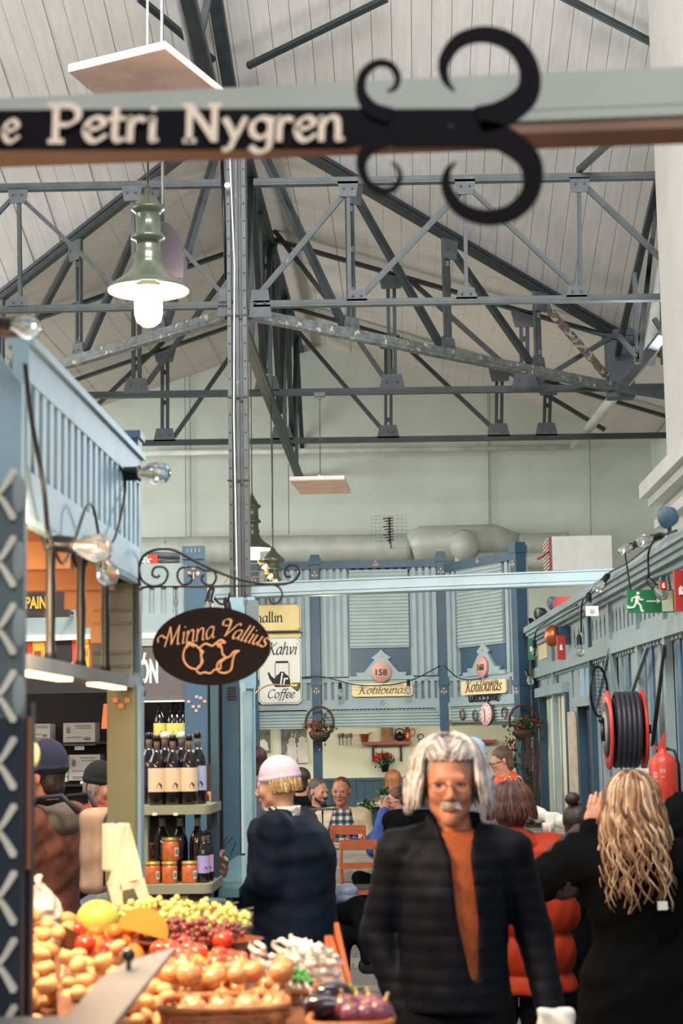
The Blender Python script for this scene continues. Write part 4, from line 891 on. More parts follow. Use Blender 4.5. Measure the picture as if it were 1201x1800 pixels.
slots(FR, edges[1], edges[2], 2.33, ZC-.1, rs, 4, True, back=BLUE_S); slots(FR, edges[2], edges[3], 2.33, ZC-.1, rs, 5, True, back=BLUE_S); slots(FR, edges[3], edges[4], 2.33, ZC-.1, rs, 7, True, back=BLUE_S); slots(FR, edges[4], edges[5], 2.33, ZC-.1, rs, 6, True, back=BLUE_S); slots(FR, edges[5], Lr, 2.33, ZC-.1, rs, 10, True, back=BLUE_S)
bx(FR, 'frieze_panel', edges[0], edges[1], 2.33, ZC-.1, -.03, .01, GREY_B, rs)
bx(FR, 'mid_rail', -.02, Lr, 2.24, 2.33, -.03, .04, GREY_B, rs); lower_teeth(FR, 0, Lr, 2.24, rs, GREY_B, 90)
# wall boards between openings
d0, d1 = RU(950), RU(997); e0, e1 = RU(1018), RU(1044)
def boards(u0, u1, z0, z1, n, ms):
    w = (u1-u0)/n
    for i in range(n): bx(FR, 'wall_board', u0+w*i+.004, u0+w*(i+1)-.004, z0, z1, -.03 - .012*(i % 2), -.005 - .012*(i % 2), ms[i % len(ms)], rs)
boards(0, d0-.06, 0, 2.24, 3, [GREY_B]); boards(d1+.06, e0-.04, 0, 2.24, 3, [GREY_B]); boards(d0, d1, 2.12, 2.24, 2, [GREY_B])
boards(e1, Lr, 0, 2.24, 44, [GREY_B, BLUE_S, GREY_B]); boards(e0, e1, 1.98, 2.24, 3, [BLUE_L])
for a in (d0, d1): bx(FR, 'door_jamb', a-.05, a+.05, 0, 2.1, -.08, .02, BLUE_D, rs)
bx(FR, 'door_lintel', d0-.06, d1+.06, 2.06, 2.14, -.1, .05, GREY_B, rs)
for a in (e0, e1): bx(FR, 'door_jamb', a-.03, a+.03, 0, 1.98, -.08, .02, BLUE_D, rs)
bx(FR, 'door_lintel', e0-.04, e1+.04, 1.93, 2.0, -.1, .05, GREY_B, rs);
bx(FR, 'door_leaf', d0+.05, d0+.5, 0, 2.08, -.06, -.045, mat('pale_green_board', (170, 188, 164), .6), rs); bx(FR, 'door_leaf', d0+.5, d1-.04, 0, 2.08, -.05, -.03, CREAMW, rs)
bx(FR, 'blue_door_leaf', e0+.03, e1, 0, 1.93, -.06, -.04, BLUE_N, rs)
t = thing('notice_board', 'tall papered board between the cream doorway and blue door', 'notice board', tuple(FR.p(RU(1009), 1.2, .02))); bx(FR, 'paper', RU(1003), RU(1016), .8, 1.9, .02, .035, mat('paper_tan', (196, 180, 156), .6, 0, .15, 9), t)
for a, b in (((1118, 1230), (1152, 1135)), ((1182, 1135), (1160, 1310)), ((1082, 1140), (1102, 1240)), ((1083, 1140), (1060, 1240))):
    def onF(px, py, o=.04):
        u = FR.U(px, py); return FR.p(u, FR.Z(px, py), o)
    MB().bar(onF(*a), onF(*b), .022, .02, (1,0,0)).build('brace', STEEL if a[0] == 1182 else GREY_D, rs)
bx(FR, 'red_strip', RU(1185)-.02, RU(1185)+.02, 1.1, 1.35, .03, .05, mat('red_paint', (176, 52, 40), .5), rs)
# exit sign
def signboard(name, lab, px0, px1, py0, py1, Y, m, cat_='sign', th=.02, tilt=0):
    a, b = at(px0, py1, Y), at(px1, py0, Y); c = (a+b)/2; w, h = b.x-a.x, b.z-a.z; t = thing(name, lab, cat_, tuple(c)); u = V((math.cos(tilt), -math.sin(tilt)*-1, 0)); 
    M = Matrix((u, V((0,0,1)).cross(u)*1, V((0,0,1)))).transposed(); MB().cb(c, (w, th, h), M).build('board', m, t); return t, c, w, h, u, M
GREEN = mat('exit_green', (30, 112, 72), .4, 0, .03, 9); EXW = mat('exit_white', (216, 224, 196), .5, 0, .02, 9)
t, c, w, h, u, M = signboard('exit_sign', 'green exit sign with running man and arrow by the cornice', 1103, 1185, 1036, 1078, 8.9, GREEN, tilt=R(5))
n = u.cross(V((0,0,1))); o = c + n*.0125
def flat(polys, m, nm, o=o, u=u, s=1.0, par=t, th=.002):
    mb = MB()
    for p in polys: mb.prism([(a*s, b*s) for a, b in p], o, u, (0,0,1), th)
    return mb.build(nm, m, par)
k = h/2
flat([[(w*.5/k*.45-.0, -.92), (w*.5/k*.93, -.92), (w*.5/k*.93, .9), (w*.5/k*.45, .9)]], EXW, 'door_symbol', s=k)
flat([[(-.62,.05),(.55,.05),(.5,.3),(.95,0),(.5,-.3),(.55,-.08),(-.62,-.08)]], EXW, 'arrow', o=o+u*w*.02, s=k*.8)
mb = MB(); mo = o - u*w*.31
def limb(pts, r): 
    for i in range(len(pts)-1): mb.bar(mo+u*pts[i][0]*k+V((0,0,pts[i][1]*k)), mo+u*pts[i+1][0]*k+V((0,0,pts[i+1][1]*k)), r*k, .004)
mb.ball(mo+u*.15*k+V((0,0,.68*k)), (.15*k,.003,.15*k), 10, 6); limb([(.1,.5),(0,-.05)], .32); limb([(-.1,.4),(-.4,.25),(-.42,-.05)], .12); limb([(.2,.42),(.35,.12),(.6,.15)], .12); limb([(0,-.05),(.3,-.3),(.42,-.85),(.6,-.85)], .17); limb([(-.02,-.05),(-.25,-.5),(-.75,-.55),(-.78,-.35)], .16)
mb.build('running_figure', EXW, t)
mb = MB(); z = c.z+h/2; mb.tube([c+u*w*-.42+V((0,0,h/2)), V((c.x-w*.5, 8.9, ZC))], .005, 5); mb.tube([c+u*w*.42+V((0,0,h/2)), V((c.x+w*.4, 8.95, ZC))], .005, 5); mb.build('hanger', BLKP, t)
t, c, w, h, u, M = signboard('exit_sign', 'green exit sign seen edge on at the far end of the cornice', 929, 940, 1122, 1160, 14.8, GREEN)
flat([[(-.5,-.7),(.3,-.7),(.3,.7),(-.5,.7)]], EXW, 'door_symbol', o=c+V((0,-.012,0)), u=V((1,0,0)), s=.03, par=t)
REDS = mat('red_sign', (176, 48, 40), .5, 0, .04, 9)
for x0, x1, y0, y1, Y, lab in ((1187, 1206, 1003, 1075, 8.2, 'red fire sign beside the green running man sign'), (1160, 1172, 1022, 1038, 8.3, 'small red sign above the green exit sign'), (980, 993, 1117, 1160, 12.9, 'small red sign beside the copper bell')):
    t, c, w, h, u, M = signboard('fire_sign', lab, x0, x1, y0, y1, Y, REDS, tilt=R(10)); t['group'] = 'red fire signs'
    flat([[(-.3,-.5),(.3,-.5),(.3,-.1),(.1,.1),(.3,.4),(0,.7),(-.3,.3)]], WHITE, 'flame_symbol', o=c+V((0,-.015,0)), u=V((1,0,0)), s=w*.6, par=t)
t, c, w, h, u, M = signboard('label_card', 'small white printed card hung under the cornice string light', 1030, 1052, 1065, 1083, 10.2, WHITE, 'card', .005)
flat([[(-.5,-.5),(.5,-.5),(.5,.4),(-.5,.4)]], mat('print_grey', (170, 172, 170)), 'print', o=c+V((0,-.004,0)), u=V((1,0,0)), s=w*.35, par=t)
# copper bell
c = onF(1004, 1117, .16); t = thing('alarm_bell', 'copper coloured round alarm bell under the cornice', 'bell', tuple(c)); M = Matrix.Rotation(R(-90), 3, 'Y') @ Matrix.Identity(3)
Mb = FR.n.to_track_quat('Z', 'Y').to_matrix(); MB().lathe([(.07,-.05),(.085,-.03),(.085,.0),(.06,.03),(.02,.045)], c, Mb, 20).build('dome', COP, t); MB().cb(c-FR.n*.1, (.09,.1,.14)).build('bracket', BLUE_D, t)
# hose reel
t = thing('hose_reel', 'red fire hose reel with coiled dark grey hose on the right stall front', 'hose reel', tuple(at(1069, 1284, 9.6)))
c0 = at(1069, 1283, 9.5); c1 = V((c0.x+.19, c0.y+.01, c0.z)); MX = Matrix(((0,0,1),(1,0,0),(0,1,0)))
RED = mat('red_reel', (196, 58, 42), .35, 0, .05, 9)
for i, c in enumerate((c0, c1)):
    mb = MB().lathe([(.15,-.006),(.213,-.008),(.218,0),(.213,.008),(.15,.006)], c, MX, 36); mb.lathe([(.02,-.004),(.1,-.004),(.1,.004),(.02,.004)], c, MX, 28) if i else None
    for j in range(8):
        a = R(j*45); mb.bar(c+V((0,math.cos(a)*.04,math.sin(a)*.04)), c+V((0,math.cos(a)*.19,math.sin(a)*.19)), .02, .008, (1,0,0))
    mb.build('disc', RED, t)
MB().lathe([(.1,0),(.15,.0),(.15,.012),(.1,.012)], c0-V((.014,0,0)), MX, 28).build('inner_ring', mat('reel_dark', (58, 44, 44), .5), t)
MB().lathe([(.06,0),(.1,.0),(.1,.016),(.06,.016)], c0-V((.02,0,0)), MX, 28).build('hub_plate', mat('reel_grey', (150, 146, 140), .4), t)
HOSE = mat('rubber_hose', (44, 44, 52), .45, 0, .1, 12)
mb = MB(); pts = []
for lay, rr in ((0, .17), (1, .205)):
    for i in range(5*24+1): a = 2*math.pi*i/24; x = (i/120); pts.append(c0+V((.03+(x if lay == 0 else 1-x)*.135, math.cos(a)*(rr-.01), math.sin(a)*(rr-.01))))
mb.tube(pts, .0155, 8); mb.build('hose', HOSE, t)
MB().tube([c0+V((.1,0,.19)), c0+V((.12,-.05,.0)), c0+V((.16,-.1,-.3))][:2], .015, 8).build('hose_end', HOSE, t)
MB().bar((c0+c1)/2+V((0,0,0)), (c0+c1)/2+V((.14,0,0)), .05, .05).build('wall_arm', IRON, t)
MB().tube([c0+V((-.03,0,.05)), c0+V((-.03,-.02,-.06))], .012, 6).ball(c0+V((-.035,0,.055)), .018, 8, 6).build('crank', BLKP, t)
# steering-wheel-like black hoop behind reel
c = onF(1086, 1215, .12); t = thing('wire_hoop', 'black oval hoop filled with wire mesh above the hose reel', 'hoop', tuple(c)); mb = MB().tube([c+V((.0+math.cos(R(a))*.065, math.cos(R(a))*.1, math.sin(R(a))*.16)) for a in range(0, 361, 15)], .009, 8); mb.build('rim', BLKP, t)
mb = MB()
for i in range(-3, 4): x = i*.018; hh = .15*math.sqrt(max(0, 1-(i/4)**2)); mb.bar(c+V((x, x*1.5, -hh)), c+V((x, x*1.5, hh)), .003, .003)
for i in range(-5, 6): z = i*.026; ww = .06*math.sqrt(max(0, 1-(i/6)**2)); mb.bar(c+V((-ww, -ww*1.5, z)), c+V((ww, ww*1.5, z)), .003, .003)
mb.build('mesh', GUS, t)
# extinguisher
c = at(1169, 1427, 7.9); t = thing('fire_extinguisher', 'red fire extinguisher with white printed text by the hose reel', 'fire extinguisher', tuple(c)); sc = 7.9/3000
MB().lathe([(23*sc,0),(24.5*sc,4*sc),(24.5*sc,82*sc),(21*sc,92*sc),(12*sc,99*sc),(7*sc,102*sc),(7*sc,108*sc)], c, n=28).build('cylinder', RED, t)
MB().lathe([(25*sc,-8*sc),(25*sc,6*sc),(20*sc,6*sc)], c, n=24).build('base_ring', BLKP, t)
MB().cb(c+V((0,0,112*sc)), (12*sc,10*sc,10*sc)).bar(c+V((-3*sc,0,114*sc)), c+V((6*sc,0,132*sc)), 6*sc, 6*sc).bar(c+V((-6*sc,0,108*sc)), c+V((-16*sc,0,112*sc)), 4*sc, 4*sc).build('valve_lever', RED, t)
MB().tube([c+V((6*sc,0,108*sc)), c+V((20*sc,-.01,104*sc)), c+V((27*sc,-.01,80*sc)), c+V((27*sc,-.01,10*sc))], 2.5*sc, 8).build('hose', BLKP, t)
for i, (tx, dz, ww) in enumerate((('CE', 70, 9), ('ABC', 60, 6))): text_on('lettering', tx, c+V((-4*sc, -24.7*sc, dz*sc)), (1,0,0), (0,0,1), ww*sc, WHITE, t)
mb = MB()
for i in range(14): z = 20+i*3.6; mb.add([c+V((math.sin(R(a))*24.8*sc, -math.cos(R(a))*24.8*sc, (z+dz)*sc)) for dz in (0, 1.2) for a in (-52, -42, -34+random.randint(-6, 8))], [(0,1,4,3),(1,2,5,4)])
mb.build('print', WHITE, t)
t = thing('wall_box', 'white square box with a small window beside the extinguisher', 'box', tuple(at(1133, 1390, 8.3))); c = at(1134, 1383, 8.3); MB().cb(c, (.08,.1,.17)).build('case', WHITE, t); MB().cb(c+V((-.0,-.052,.03)), (.035,.006,.05)).build('window', BLKP, t)
t = thing('shelf_ledge', 'dark ledge under the fire extinguisher', 'shelf', tuple(at(1175, 1440, 8.0))); c = at(1180, 1437, 8.0); MB().box((c.x-.13, 7.7, c.z-.03), (1.33, 8.2, at(1170,1435,7.9).z)).build('board', BLKP, t)
FRC = Face(tuple(FR.p(0, 0, .17)), tuple(FR.p(Lr, 0, .17)))
def onC(px, py): return FRC.p(FRC.U(px), FRC.Z(px, py))
# items on the cornice
PV = onF
for i, (px, py, dx, dz) in enumerate(((1172, 935, -1, -.3), (1075, 1008, -.6, -.7), (1041, 1043, -.1, -1), (1148, 1017, .6, -.7), (1021, 1120, 0, -1), (942, 1128, 0, -1), (927, 1180, .3, -1), (1133, 947, -.8, -.4))):
    q = onC(px, py); bulb(q, (dx, -.3, dz), ('clear bulb highest on the right cornice', 'clear bulb where the pale beam meets the cornice', 'clear bulb above the small white card', 'clear bulb just above the exit sign', 'clear bulb beside the copper bell', 'clear bulb at the far end of the right cornice', 'clear bulb lowest by the corner post', 'clear bulb against the pier moulding')[i], .95)
cable('light_cable', [onC(x, y) for x, y in ((1201, 925), (1165, 940), (1150, 965), (1148, 1010))], 'black string light cable dropping to the bulb above the exit sign')
cable('light_cable', [onC(x, y) for x, y in ((1150, 955), (1110, 985), (1075, 1005), (1040, 1040), (1028, 1060), (1025, 1110))], 'black string light cable looping under the right cornice')
cable('light_cable', [onC(x, y) for x, y in ((1020, 1060), (990, 1075), (960, 1095), (945, 1110), (942, 1150))], 'black string light cable at the far end of the right cornice')
cable('bundle_cable', [FR.p(u, ZC-.13+.01*math.sin(u*3), .1) for u in np.arange(6, Lr, .5)], 'grey cable bundle running under the near end of the cornice', .012, GREY_D)
for i, (px, py, s, m, lab) in enumerate(((962, 1080, .09, BLKP, 'black floodlight on the far end of the cornice'), (985, 1060, .08, BLUE_D, 'blue round lamp back on the cornice'), (1193, 908, .08, BLUE_D, 'blue round lamp back against the pier moulding'), (942, 1100, .08, BLKP, 'smaller black floodlight at the very end of the cornice'))):
    u = FR.U(px, py); c = FR.p(u, max(FR.Z(px, py), ZC+.03+s*.6), .05); t = thing('floodlight', lab, 'spotlight', tuple(c), 'lamps on the right cornice'); d = V((-.7,-.5,-.2)).normalized(); M = d.to_track_quat('Z','Y').to_matrix()
    MB().lathe([(s*.3,-s*.6),(s*.6,-s*.3),(s*.75,s*.3),(s*.7,s*.35)], c, M, 16).build('housing', m, t); MB().bar(c, (c.x, c.y, ZC+.03), .02, .02).build('bracket', BLKP, t)
t = thing('red_crate', 'low red box lying on the right cornice', 'box', tuple(FR.p(RU(1003), ZC+.03, .05))); bx(FR, 'crate', RU(1000)-.05, RU(1000)+.25, ZC+.03, ZC+.12, -.1, .1, RED, t)
# twigs at corner
t = thing('twig_bundle', 'bundle of bare brown twigs standing at the café corner', 'twigs', tuple(at(930, 1500, 15.3))); mb = MB()
for i in range(70):
    b = at(random.uniform(912, 944), 1480, 15.3+random.uniform(-.1,.1)); b.z = .1; e = at(random.uniform(915, 952), random.uniform(1290, 1340), 15.2); mb.tube([b, (b+e)/2+V((random.uniform(-.03,.03),0,0)), e], [.0035,.003,.002], 4)
mb.build('twig', mat('twig_brown', (84, 58, 46), .8, 0, .2, 20), t); plant(t, at(918, 1400, 15.2), (.12,.05,.3), 220, .06, (1,), 'evergreen')
# ================================================================ LEFT STALLS
XL = at(715, 1293, 5).x + (-675/3000*4.5) - .02
XL = -1.02
def atL(px, py): return atX(px, py, XL)
YN, YE = atL(38, 700).y, atL(240, 900).y       # near and far end of the blue stall
FL = Face((XL, YN-1.0), (XL, YE)); FL.n = V((1, 0, 0))
LU = lambda px: FL.U(px); u0, u1 = LU(40), LU(241)
bs = thing('market_stall', 'light blue produce stall with slatted frieze and bulbs on its edge', 'market stall', (XL, YE, 0))
zT0, zT1 = FL.Z(42, 612), FL.Z(236, 800); zB0, zB1 = FL.Z(42, 905), FL.Z(236, 1018)
zT, zB = (zT0+zT1)/2, (zB0+zB1)/2; print('stall', YN, YE, zT0, zT1, zB0, zB1)
zs, ze = FL.Z(60, 700), FL.Z(60, 850)
zTs = zT-.10; zBs = zB+.12
bx(FL, 'upper_board', u0-.02, u1, zTs, zT, -.03, .015, BLUE_L, bs); bx(FL, 'lower_board', u0-.02, u1, zB, zBs, -.03, .015, BLUE_L, bs)
bx(FL, 'slot_backing', u0, u1, zBs, zTs, -.09, -.07, BLUE_S, bs); bx(FL, 'cap_moulding', u0-.02, u1+.03, zT, zT+.025, -.05, .03, BLUE_L, bs); bx(FL, 'cap_end', u0-.03, u0+.16, zT+.025, zT+.04, -.06, .02, WOODD, bs)
NS = 19; wS = (u1-u0)/NS
for i in range(NS+1): bx(FL, 'frieze_slat', max(u0-.02, u0+wS*(i-.26)), min(u1, u0+wS*(i+.24)), zBs, zTs, -.03, .012, BLUE_L, bs)
mb = MB()
for i in range(44): a = u0 + (u1-u0)*i/44; FL.box(mb, a, a+.02, zB-.018, zB, -.02, .014)
tag(mb.build('serrated_edge', BLUE_L, bs), kind='stuff')
# end face of the frieze, blue corner post, lantern box on top
mb = MB().box((XL-.12, YE, zB-.35), (XL+.01, YE+.06, zT-.02)); mb.build('corner_post', BLUE_D, bs)
mb = MB().box((XL-.1, YE-.02, zT), (XL+.01, YE+.08, zT+.1)).box((XL-.11, YE-.03, zT+.08), (XL+.02, YE+.09, zT+.11)); mb.build('post_cap', BLUE_D, bs)
mb = MB().box((XL-1.6, YE, 2.42), (XL-.1, YE+.04, zT-.05)); mb.build('end_board', mat('warm_board', (186, 140, 96), .6), bs)
# soffit boards inside (lit warm)
for i in range(9):
    MB().box((XL-1.55, YN-.9+i*.32, zB+.04), (XL-.05, YN-.6+i*.32, zB+.07)).build('soffit_board', mat('soffit_wood', (206, 150, 100), .6, 0, .08, 5), bs)
for y in (YN+.1, (YN+YE)/2, YE-.2): MB().box((XL-1.5, y, zB-.05), (XL-.06, y+.08, zB+.04)).build('soffit_joist', mat('soffit_wood', (0,0,0)), bs)
for x, y in ((XL-.9, YN+.3), (XL-.9, YE-.4)): point('stall_lamp', (x, y, 2.15), 9, (1, .66, .36), .08)
point('stall_bulb_light', (XL+.1, 4.4, 2.1), 8, (1, .62, .34), .06)
area('counter_spots', (XL-.1, 4.3, 2.32), (XL+.35, 4.7, 1.0), .9, .3, 44, (1, .74, .46))
area('shelf_spot', (-1.3, 7.3, 2.6), (-1.0, 7.8, 1.2), .4, .3, 9, (1, .76, .5))
# rail with light strip
zR = FL.Z(240, 1205); zR0 = FL.Z(60, 1190)
bx(FL, 'rail', u0-.1, u1, zR-.012, zR+.03, -.06, .01, mat('rail_grey', (126, 134, 138), .4), bs)
for a_, b_ in ((45, 128), (176, 222)): bx(FL, 'light_strip', LU(a_), LU(b_), zR-.022, zR-.012, -.045, 0, mat('strip_glow', (255, 205, 130), emit=5), bs)
for px in (106, 158, 200, 46):
    u = FL.U(px); c = FL.p(u, zR+.03, -.03); h = zB-zR-.02
    MB().lathe([(.022,0),(.016,.03),(.014,.08),(.017,h*.5),(.014,h-.12),(.016,h-.06),(.03,h-.02),(.034,h)], c, n=14).build('turned_spindle', mat('spindle_dark', (16, 14, 16), .4), bs)
# carved corner bracket
q = [(0,0),(0,-.26),(-.05,-.26),(-.05,-.2),(-.09,-.2),(-.09,-.13),(-.15,-.13),(-.15,-.06),(-.24,-.06),(-.24,0)]
MB().prism(q[::-1], (XL-.12, YE-.01, zB+.02), (1,0,0), (0,0,1), .03).build('corner_bracket', mat('soffit_wood', (0,0,0)), bs)
MB().box((XL-.17, YE-.03, 1.96), (XL-.01, YE-.002, 2.34)).build('upper_post', mat('post_grey_green', (96, 104, 96), .5), bs)
mb = MB()
for z in (2.02, 2.07, 2.18, 2.23): mb.box((XL-.16, YE-.04, z), (XL-.02, YE-.03, z+.012))
mb.build('post_bead', BLKP, bs)
# olive post
OL = mat('olive_paint', (116, 118, 88), .5, 0, .05, 4)
a = at(190, 1400, 6.35); b = at(240, 1400, 6.35); mb = MB().box((a.x, 6.33, 0), (b.x, 6.45, zR-.01)); mb.build('olive_post', OL, bs)
mb = MB()
for px, py in ((203, 1231), (224, 1231), (213, 1241)):
    c = at(px, py, 6.325); mb.box((c.x-.009, 6.32, c.z-.009), (c.x+.009, 6.33, c.z+.009))
mb.build('painted_square', mat('orange_square', (206, 140, 100), .6), bs)
a2 = at(246, 1400, 6.4); MB().box((b.x, 6.36, 1.2), (b.x+.015, 6.44, zR)).build('post_edge', BLUE_L, bs)
# near pierced panel with rows of pale crosses at the left edge
YP = 3.75; t = thing('pierced_panel', 'dark panel with a column of pale cross-shaped cutouts at the picture edge', 'panel', tuple(at(10, 1500, YP)))
a, b = at(-60, 1800, YP), at(36, 780, YP); XE = at(40, 1300, YP).x
zq = at(20, 1262, YP).z; MB().box((XE-.4, YP, 1.0), (XE, YP+.03, zq)).build('board', mat('panel_dark', (30, 40, 54), .5), t); MB().box((XE-.4, YP, zq), (XE, YP+.03, at(20, 850, YP).z)).build('board', mat('panel_grey', (92, 104, 106), .5), t)
FI = mat('cutout_pale', (224, 218, 200), .6)
for i in range(9):
    cy = 870 + i*118; c = at(1, cy, YP-.001); w = .062
    mb = MB(); kx = YP/3000
    for sx in (1, -1):
        for sz in (1, -1):
            L_ = [(0, 9*sz), (0, -3*sz), (sx*14, 14*sz), (sx*30, 38*sz), (sx*28, 46*sz), (sx*20, 46*sz)]
            mb.prism([(a*kx, b*kx) for a, b in (L_ if sx*sz > 0 else L_[::-1])], c, (1,0,0), (0,0,1), .012)
    mb.build('cross_motif', FI, t)
    if i > 3: continue
    MB().ball(at(33, cy-62+60, YP-.004), (.016, .006, .045), 12, 8).build('oval_motif', mat('cutout_grey', (150, 160, 160), .6), t)
MB().box((XE-.07, YP+.05, 1.0), (XE+.008, YP+.09, at(20, 1235, YP).z)).build('edge_post', mat('edge_dark', (26, 30, 40), .5), t)
MB().box((XE+.002, YP+.03, at(40,1530,YP).z), (XE+.008, YP+.05, at(40,1260,YP).z)).build('wood_strip', mat('strip_wood', (150, 96, 60), .5), t)
# upper near board + bulb
mb = MB().prism([(-.1,-.12),(.08,-.12),(.08,.18),(-.1,.42)], at(-18, 800, 4.2), (1,0,0), (0,0,1), -.03); mb.build('upper_board', BLUE_L, t)
t = thing('wall_clock', 'round pale clock half hidden behind the pierced panel', 'clock', tuple(at(30, 1325, 4.6)))
MB().lathe([(.055,-.01),(.055,.01),(.05,.012)], at(34, 1328, 4.6), Matrix.Rotation(R(90), 3, 'X'), 24).build('dial', mat('dial_yellow', (196, 190, 140), .5), t)
# string of bulbs and cables
bulb(at(-6, 566, 4.0), (1, -.2, -.25), 'clear bulb at the upper left edge near the stall corner', .85, 'stall bulbs')
bulb(at(216, 833, 6.1), (1, -.2, -.03), 'clear bulb on the top corner of the blue slatted stall', 1.3, 'stall bulbs'); 
bulb(at(98, 955, 4.75), (1, -.2, -.15), 'clear bulb nearer of two on the lower stall edge', 1.2, 'stall bulbs'); bulb(at(176, 952, 5.4), (.25, -.2, -1), 'clear bulb farther of two on the lower stall edge', 1.1, 'stall bulbs')
cable('light_cable', [at(x, y, Y) for x, y, Y in ((44, 640, 4.4), (56, 740, 4.5), (76, 850, 4.6), (84, 930, 4.7), (92, 955, 4.7))], 'thick black cable hanging down the near slats of the blue stall', .007)
cable('light_cable', [at(x, y, Y) for x, y, Y in ((92, 957, 4.7), (110, 990, 4.8), (130, 955, 5.0), (150, 895, 5.1), (164, 892, 5.2), (175, 950, 5.35))], 'black cable looping between the two lower stall bulbs', .005)
cable('light_cable', [at(x, y, Y) for x, y, Y in ((178, 960, 5.4), (200, 950, 5.7), (214, 900, 5.9), (220, 845, 6.1), (200, 800, 5.9))], 'black cable rising to the bulb on the stall corner', .005)
# hanging oval sign with scrolled iron bracket
YS = 6.42
t = thing('sign_bracket', 'scrolled black wrought iron bracket on the end post of the blue stall', 'bracket', tuple(at(243, 1030, YS)))
def curl(par, pts, r, nm='scroll', Y=YS, n=8, taper=0):
    P = cat([tuple(at(x, y, Y)) for x, y in pts], n); rr = [r*(1-taper*i/len(P)) for i in range(len(P))]; return MB().tube(P, rr, 8).build(nm, BLACK, par)
curl(t, ((243, 1110), (243, 1050), (250, 1034), (280, 1031), (380, 1031), (500, 1027)), .0042, 'bar')
curl(t, ((246, 1030), (244, 1000), (252, 978), (275, 966), (305, 967), (340, 985), (380, 1004), (420, 1018), (470, 1027), (510, 1024), (526, 1008), (522, 995), (509, 993), (501, 1002), (503, 1013), (512, 1013)), .0052, 'top_scroll')
curl(t, ((244, 1000), (250, 1020), (268, 1030), (288, 1025), (295, 1008), (287, 997), (272, 998), (268, 1010), (276, 1015), (281, 1011)), .0045)
curl(t, ((360, 1003), (343, 996), (318, 999), (312, 1013), (320, 1027), (334, 1024), (337, 1014), (330, 1009)), .0045)
curl(t, ((360, 1003), (376, 1004), (380, 1016), (373, 1028), (360, 1026), (354, 1017), (359, 1010)), .0045)
curl(t, ((460, 1028), (485, 1029), (496, 1042), (490, 1058), (478, 1060), (473, 1050)), .004)
MB().box(tuple(at(241, 1112, YS)-V((.003,.02,0))), tuple(at(246, 1030, YS)+V((0,.02,0)))).build('wall_plate', BLACK, t)
cz = at(372, 1136, YS); t = thing('hanging_sign', 'oval dark sign with gold script name and fruit outline, hung from iron bracket', 'sign', tuple(cz))
rx, rz = 104/3000*YS, 68.5/3000*YS; N = 64
el = [(math.cos(2*math.pi*i/N)*rx, math.sin(2*math.pi*i/N)*rz) for i in range(N)]
MB().prism(el, cz+V((0, .012, 0)), (1,0,0), (0,0,1), .024).build('board', SIGNB, t)
cu = lambda a: -(a/rx)**2*rz*.42 if True else 0
k = YS/3000; o = cz + V((0,-.0135,0))
script_on('name_lettering', 'Minna', o+V((-39*k, 0, 7*k)), V((1,0,.16)), (-.16,0,1), 92*k, GOLD, t, w=.17, slant=.35, ymul=1.15)
script_on('surname_lettering', 'Vallius', o+V((54*k, 0, 8*k)), V((1,0,-.3)), (.3,0,1), 86*k, GOLD, t, w=.2, slant=.35, ymul=1.15)
def oline(pts, r=.0022, closed=True): 
    P = cat([(a*k, b*k) for a, b in pts], 6, closed); return [o+V((p.x, -.001, p.y)) for p in P]
mb = MB()
f = lambda L: [((x-372), (1136-y)) for x, y in L]
for L in (f([(349,1138),(336,1131),(326,1140),(323,1156),(330,1170),(343,1176),(352,1172),(355,1160),(354,1147)]), f([(334,1133),(328,1139),(333,1129),(342,1137)]),
          f([(352,1140),(362,1132),(374,1136),(382,1131),(390,1138),(392,1150),(397,1158),(389,1165),(388,1176),(378,1178),(370,1184),(360,1182),(352,1184),(346,1178),(350,1172),(357,1164),(354,1152),(358,1146)]),
          f([(384,1136),(383,1130),(390,1126),(397,1131),(390,1131),(388,1138)]), f([(418,1146),(412,1147),(405,1155),(392,1160),(383,1168),(384,1180),(396,1184),(407,1178),(410,1163),(414,1151),(421,1146)])):
    P = oline(L); mb.tube(P + [P[0]], .0042, 6, False)
mb.build('fruit_outline', GOLD, t)
for px, y0, y1 in ((309, 1031, 1083), (431, 1031, 1082)):
    mb = MB(); a = at(px, y0, YS); b = at(px+1, y1, YS); L = (a-b).z; mb.tube([a, a-V((0,0,L*.35))], .002, 6)
    mb.tube([a-V((0,0,L*.35))+V((math.sin(R(q))*.005, 0, -L*.15+math.cos(R(q))*L*.15)) for q in range(0, 361, 30)], .002, 6, False); mb.tube([a-V((0,0,L*.65)), b], .002, 6); mb.ball(b+V((0,-.014,-.008)), .004, 8, 6); mb.build('chain_link', BLACK, t)
mb = MB().tube([at(256,1190,YS), at(250,1210,YS), at(246,1222,YS), at(254,1222,YS), at(256,1214,YS)], .003, 6)
tag(mb.build('iron_hook', BLACK), 'small iron hook on the end post below the oval sign', 'hook')
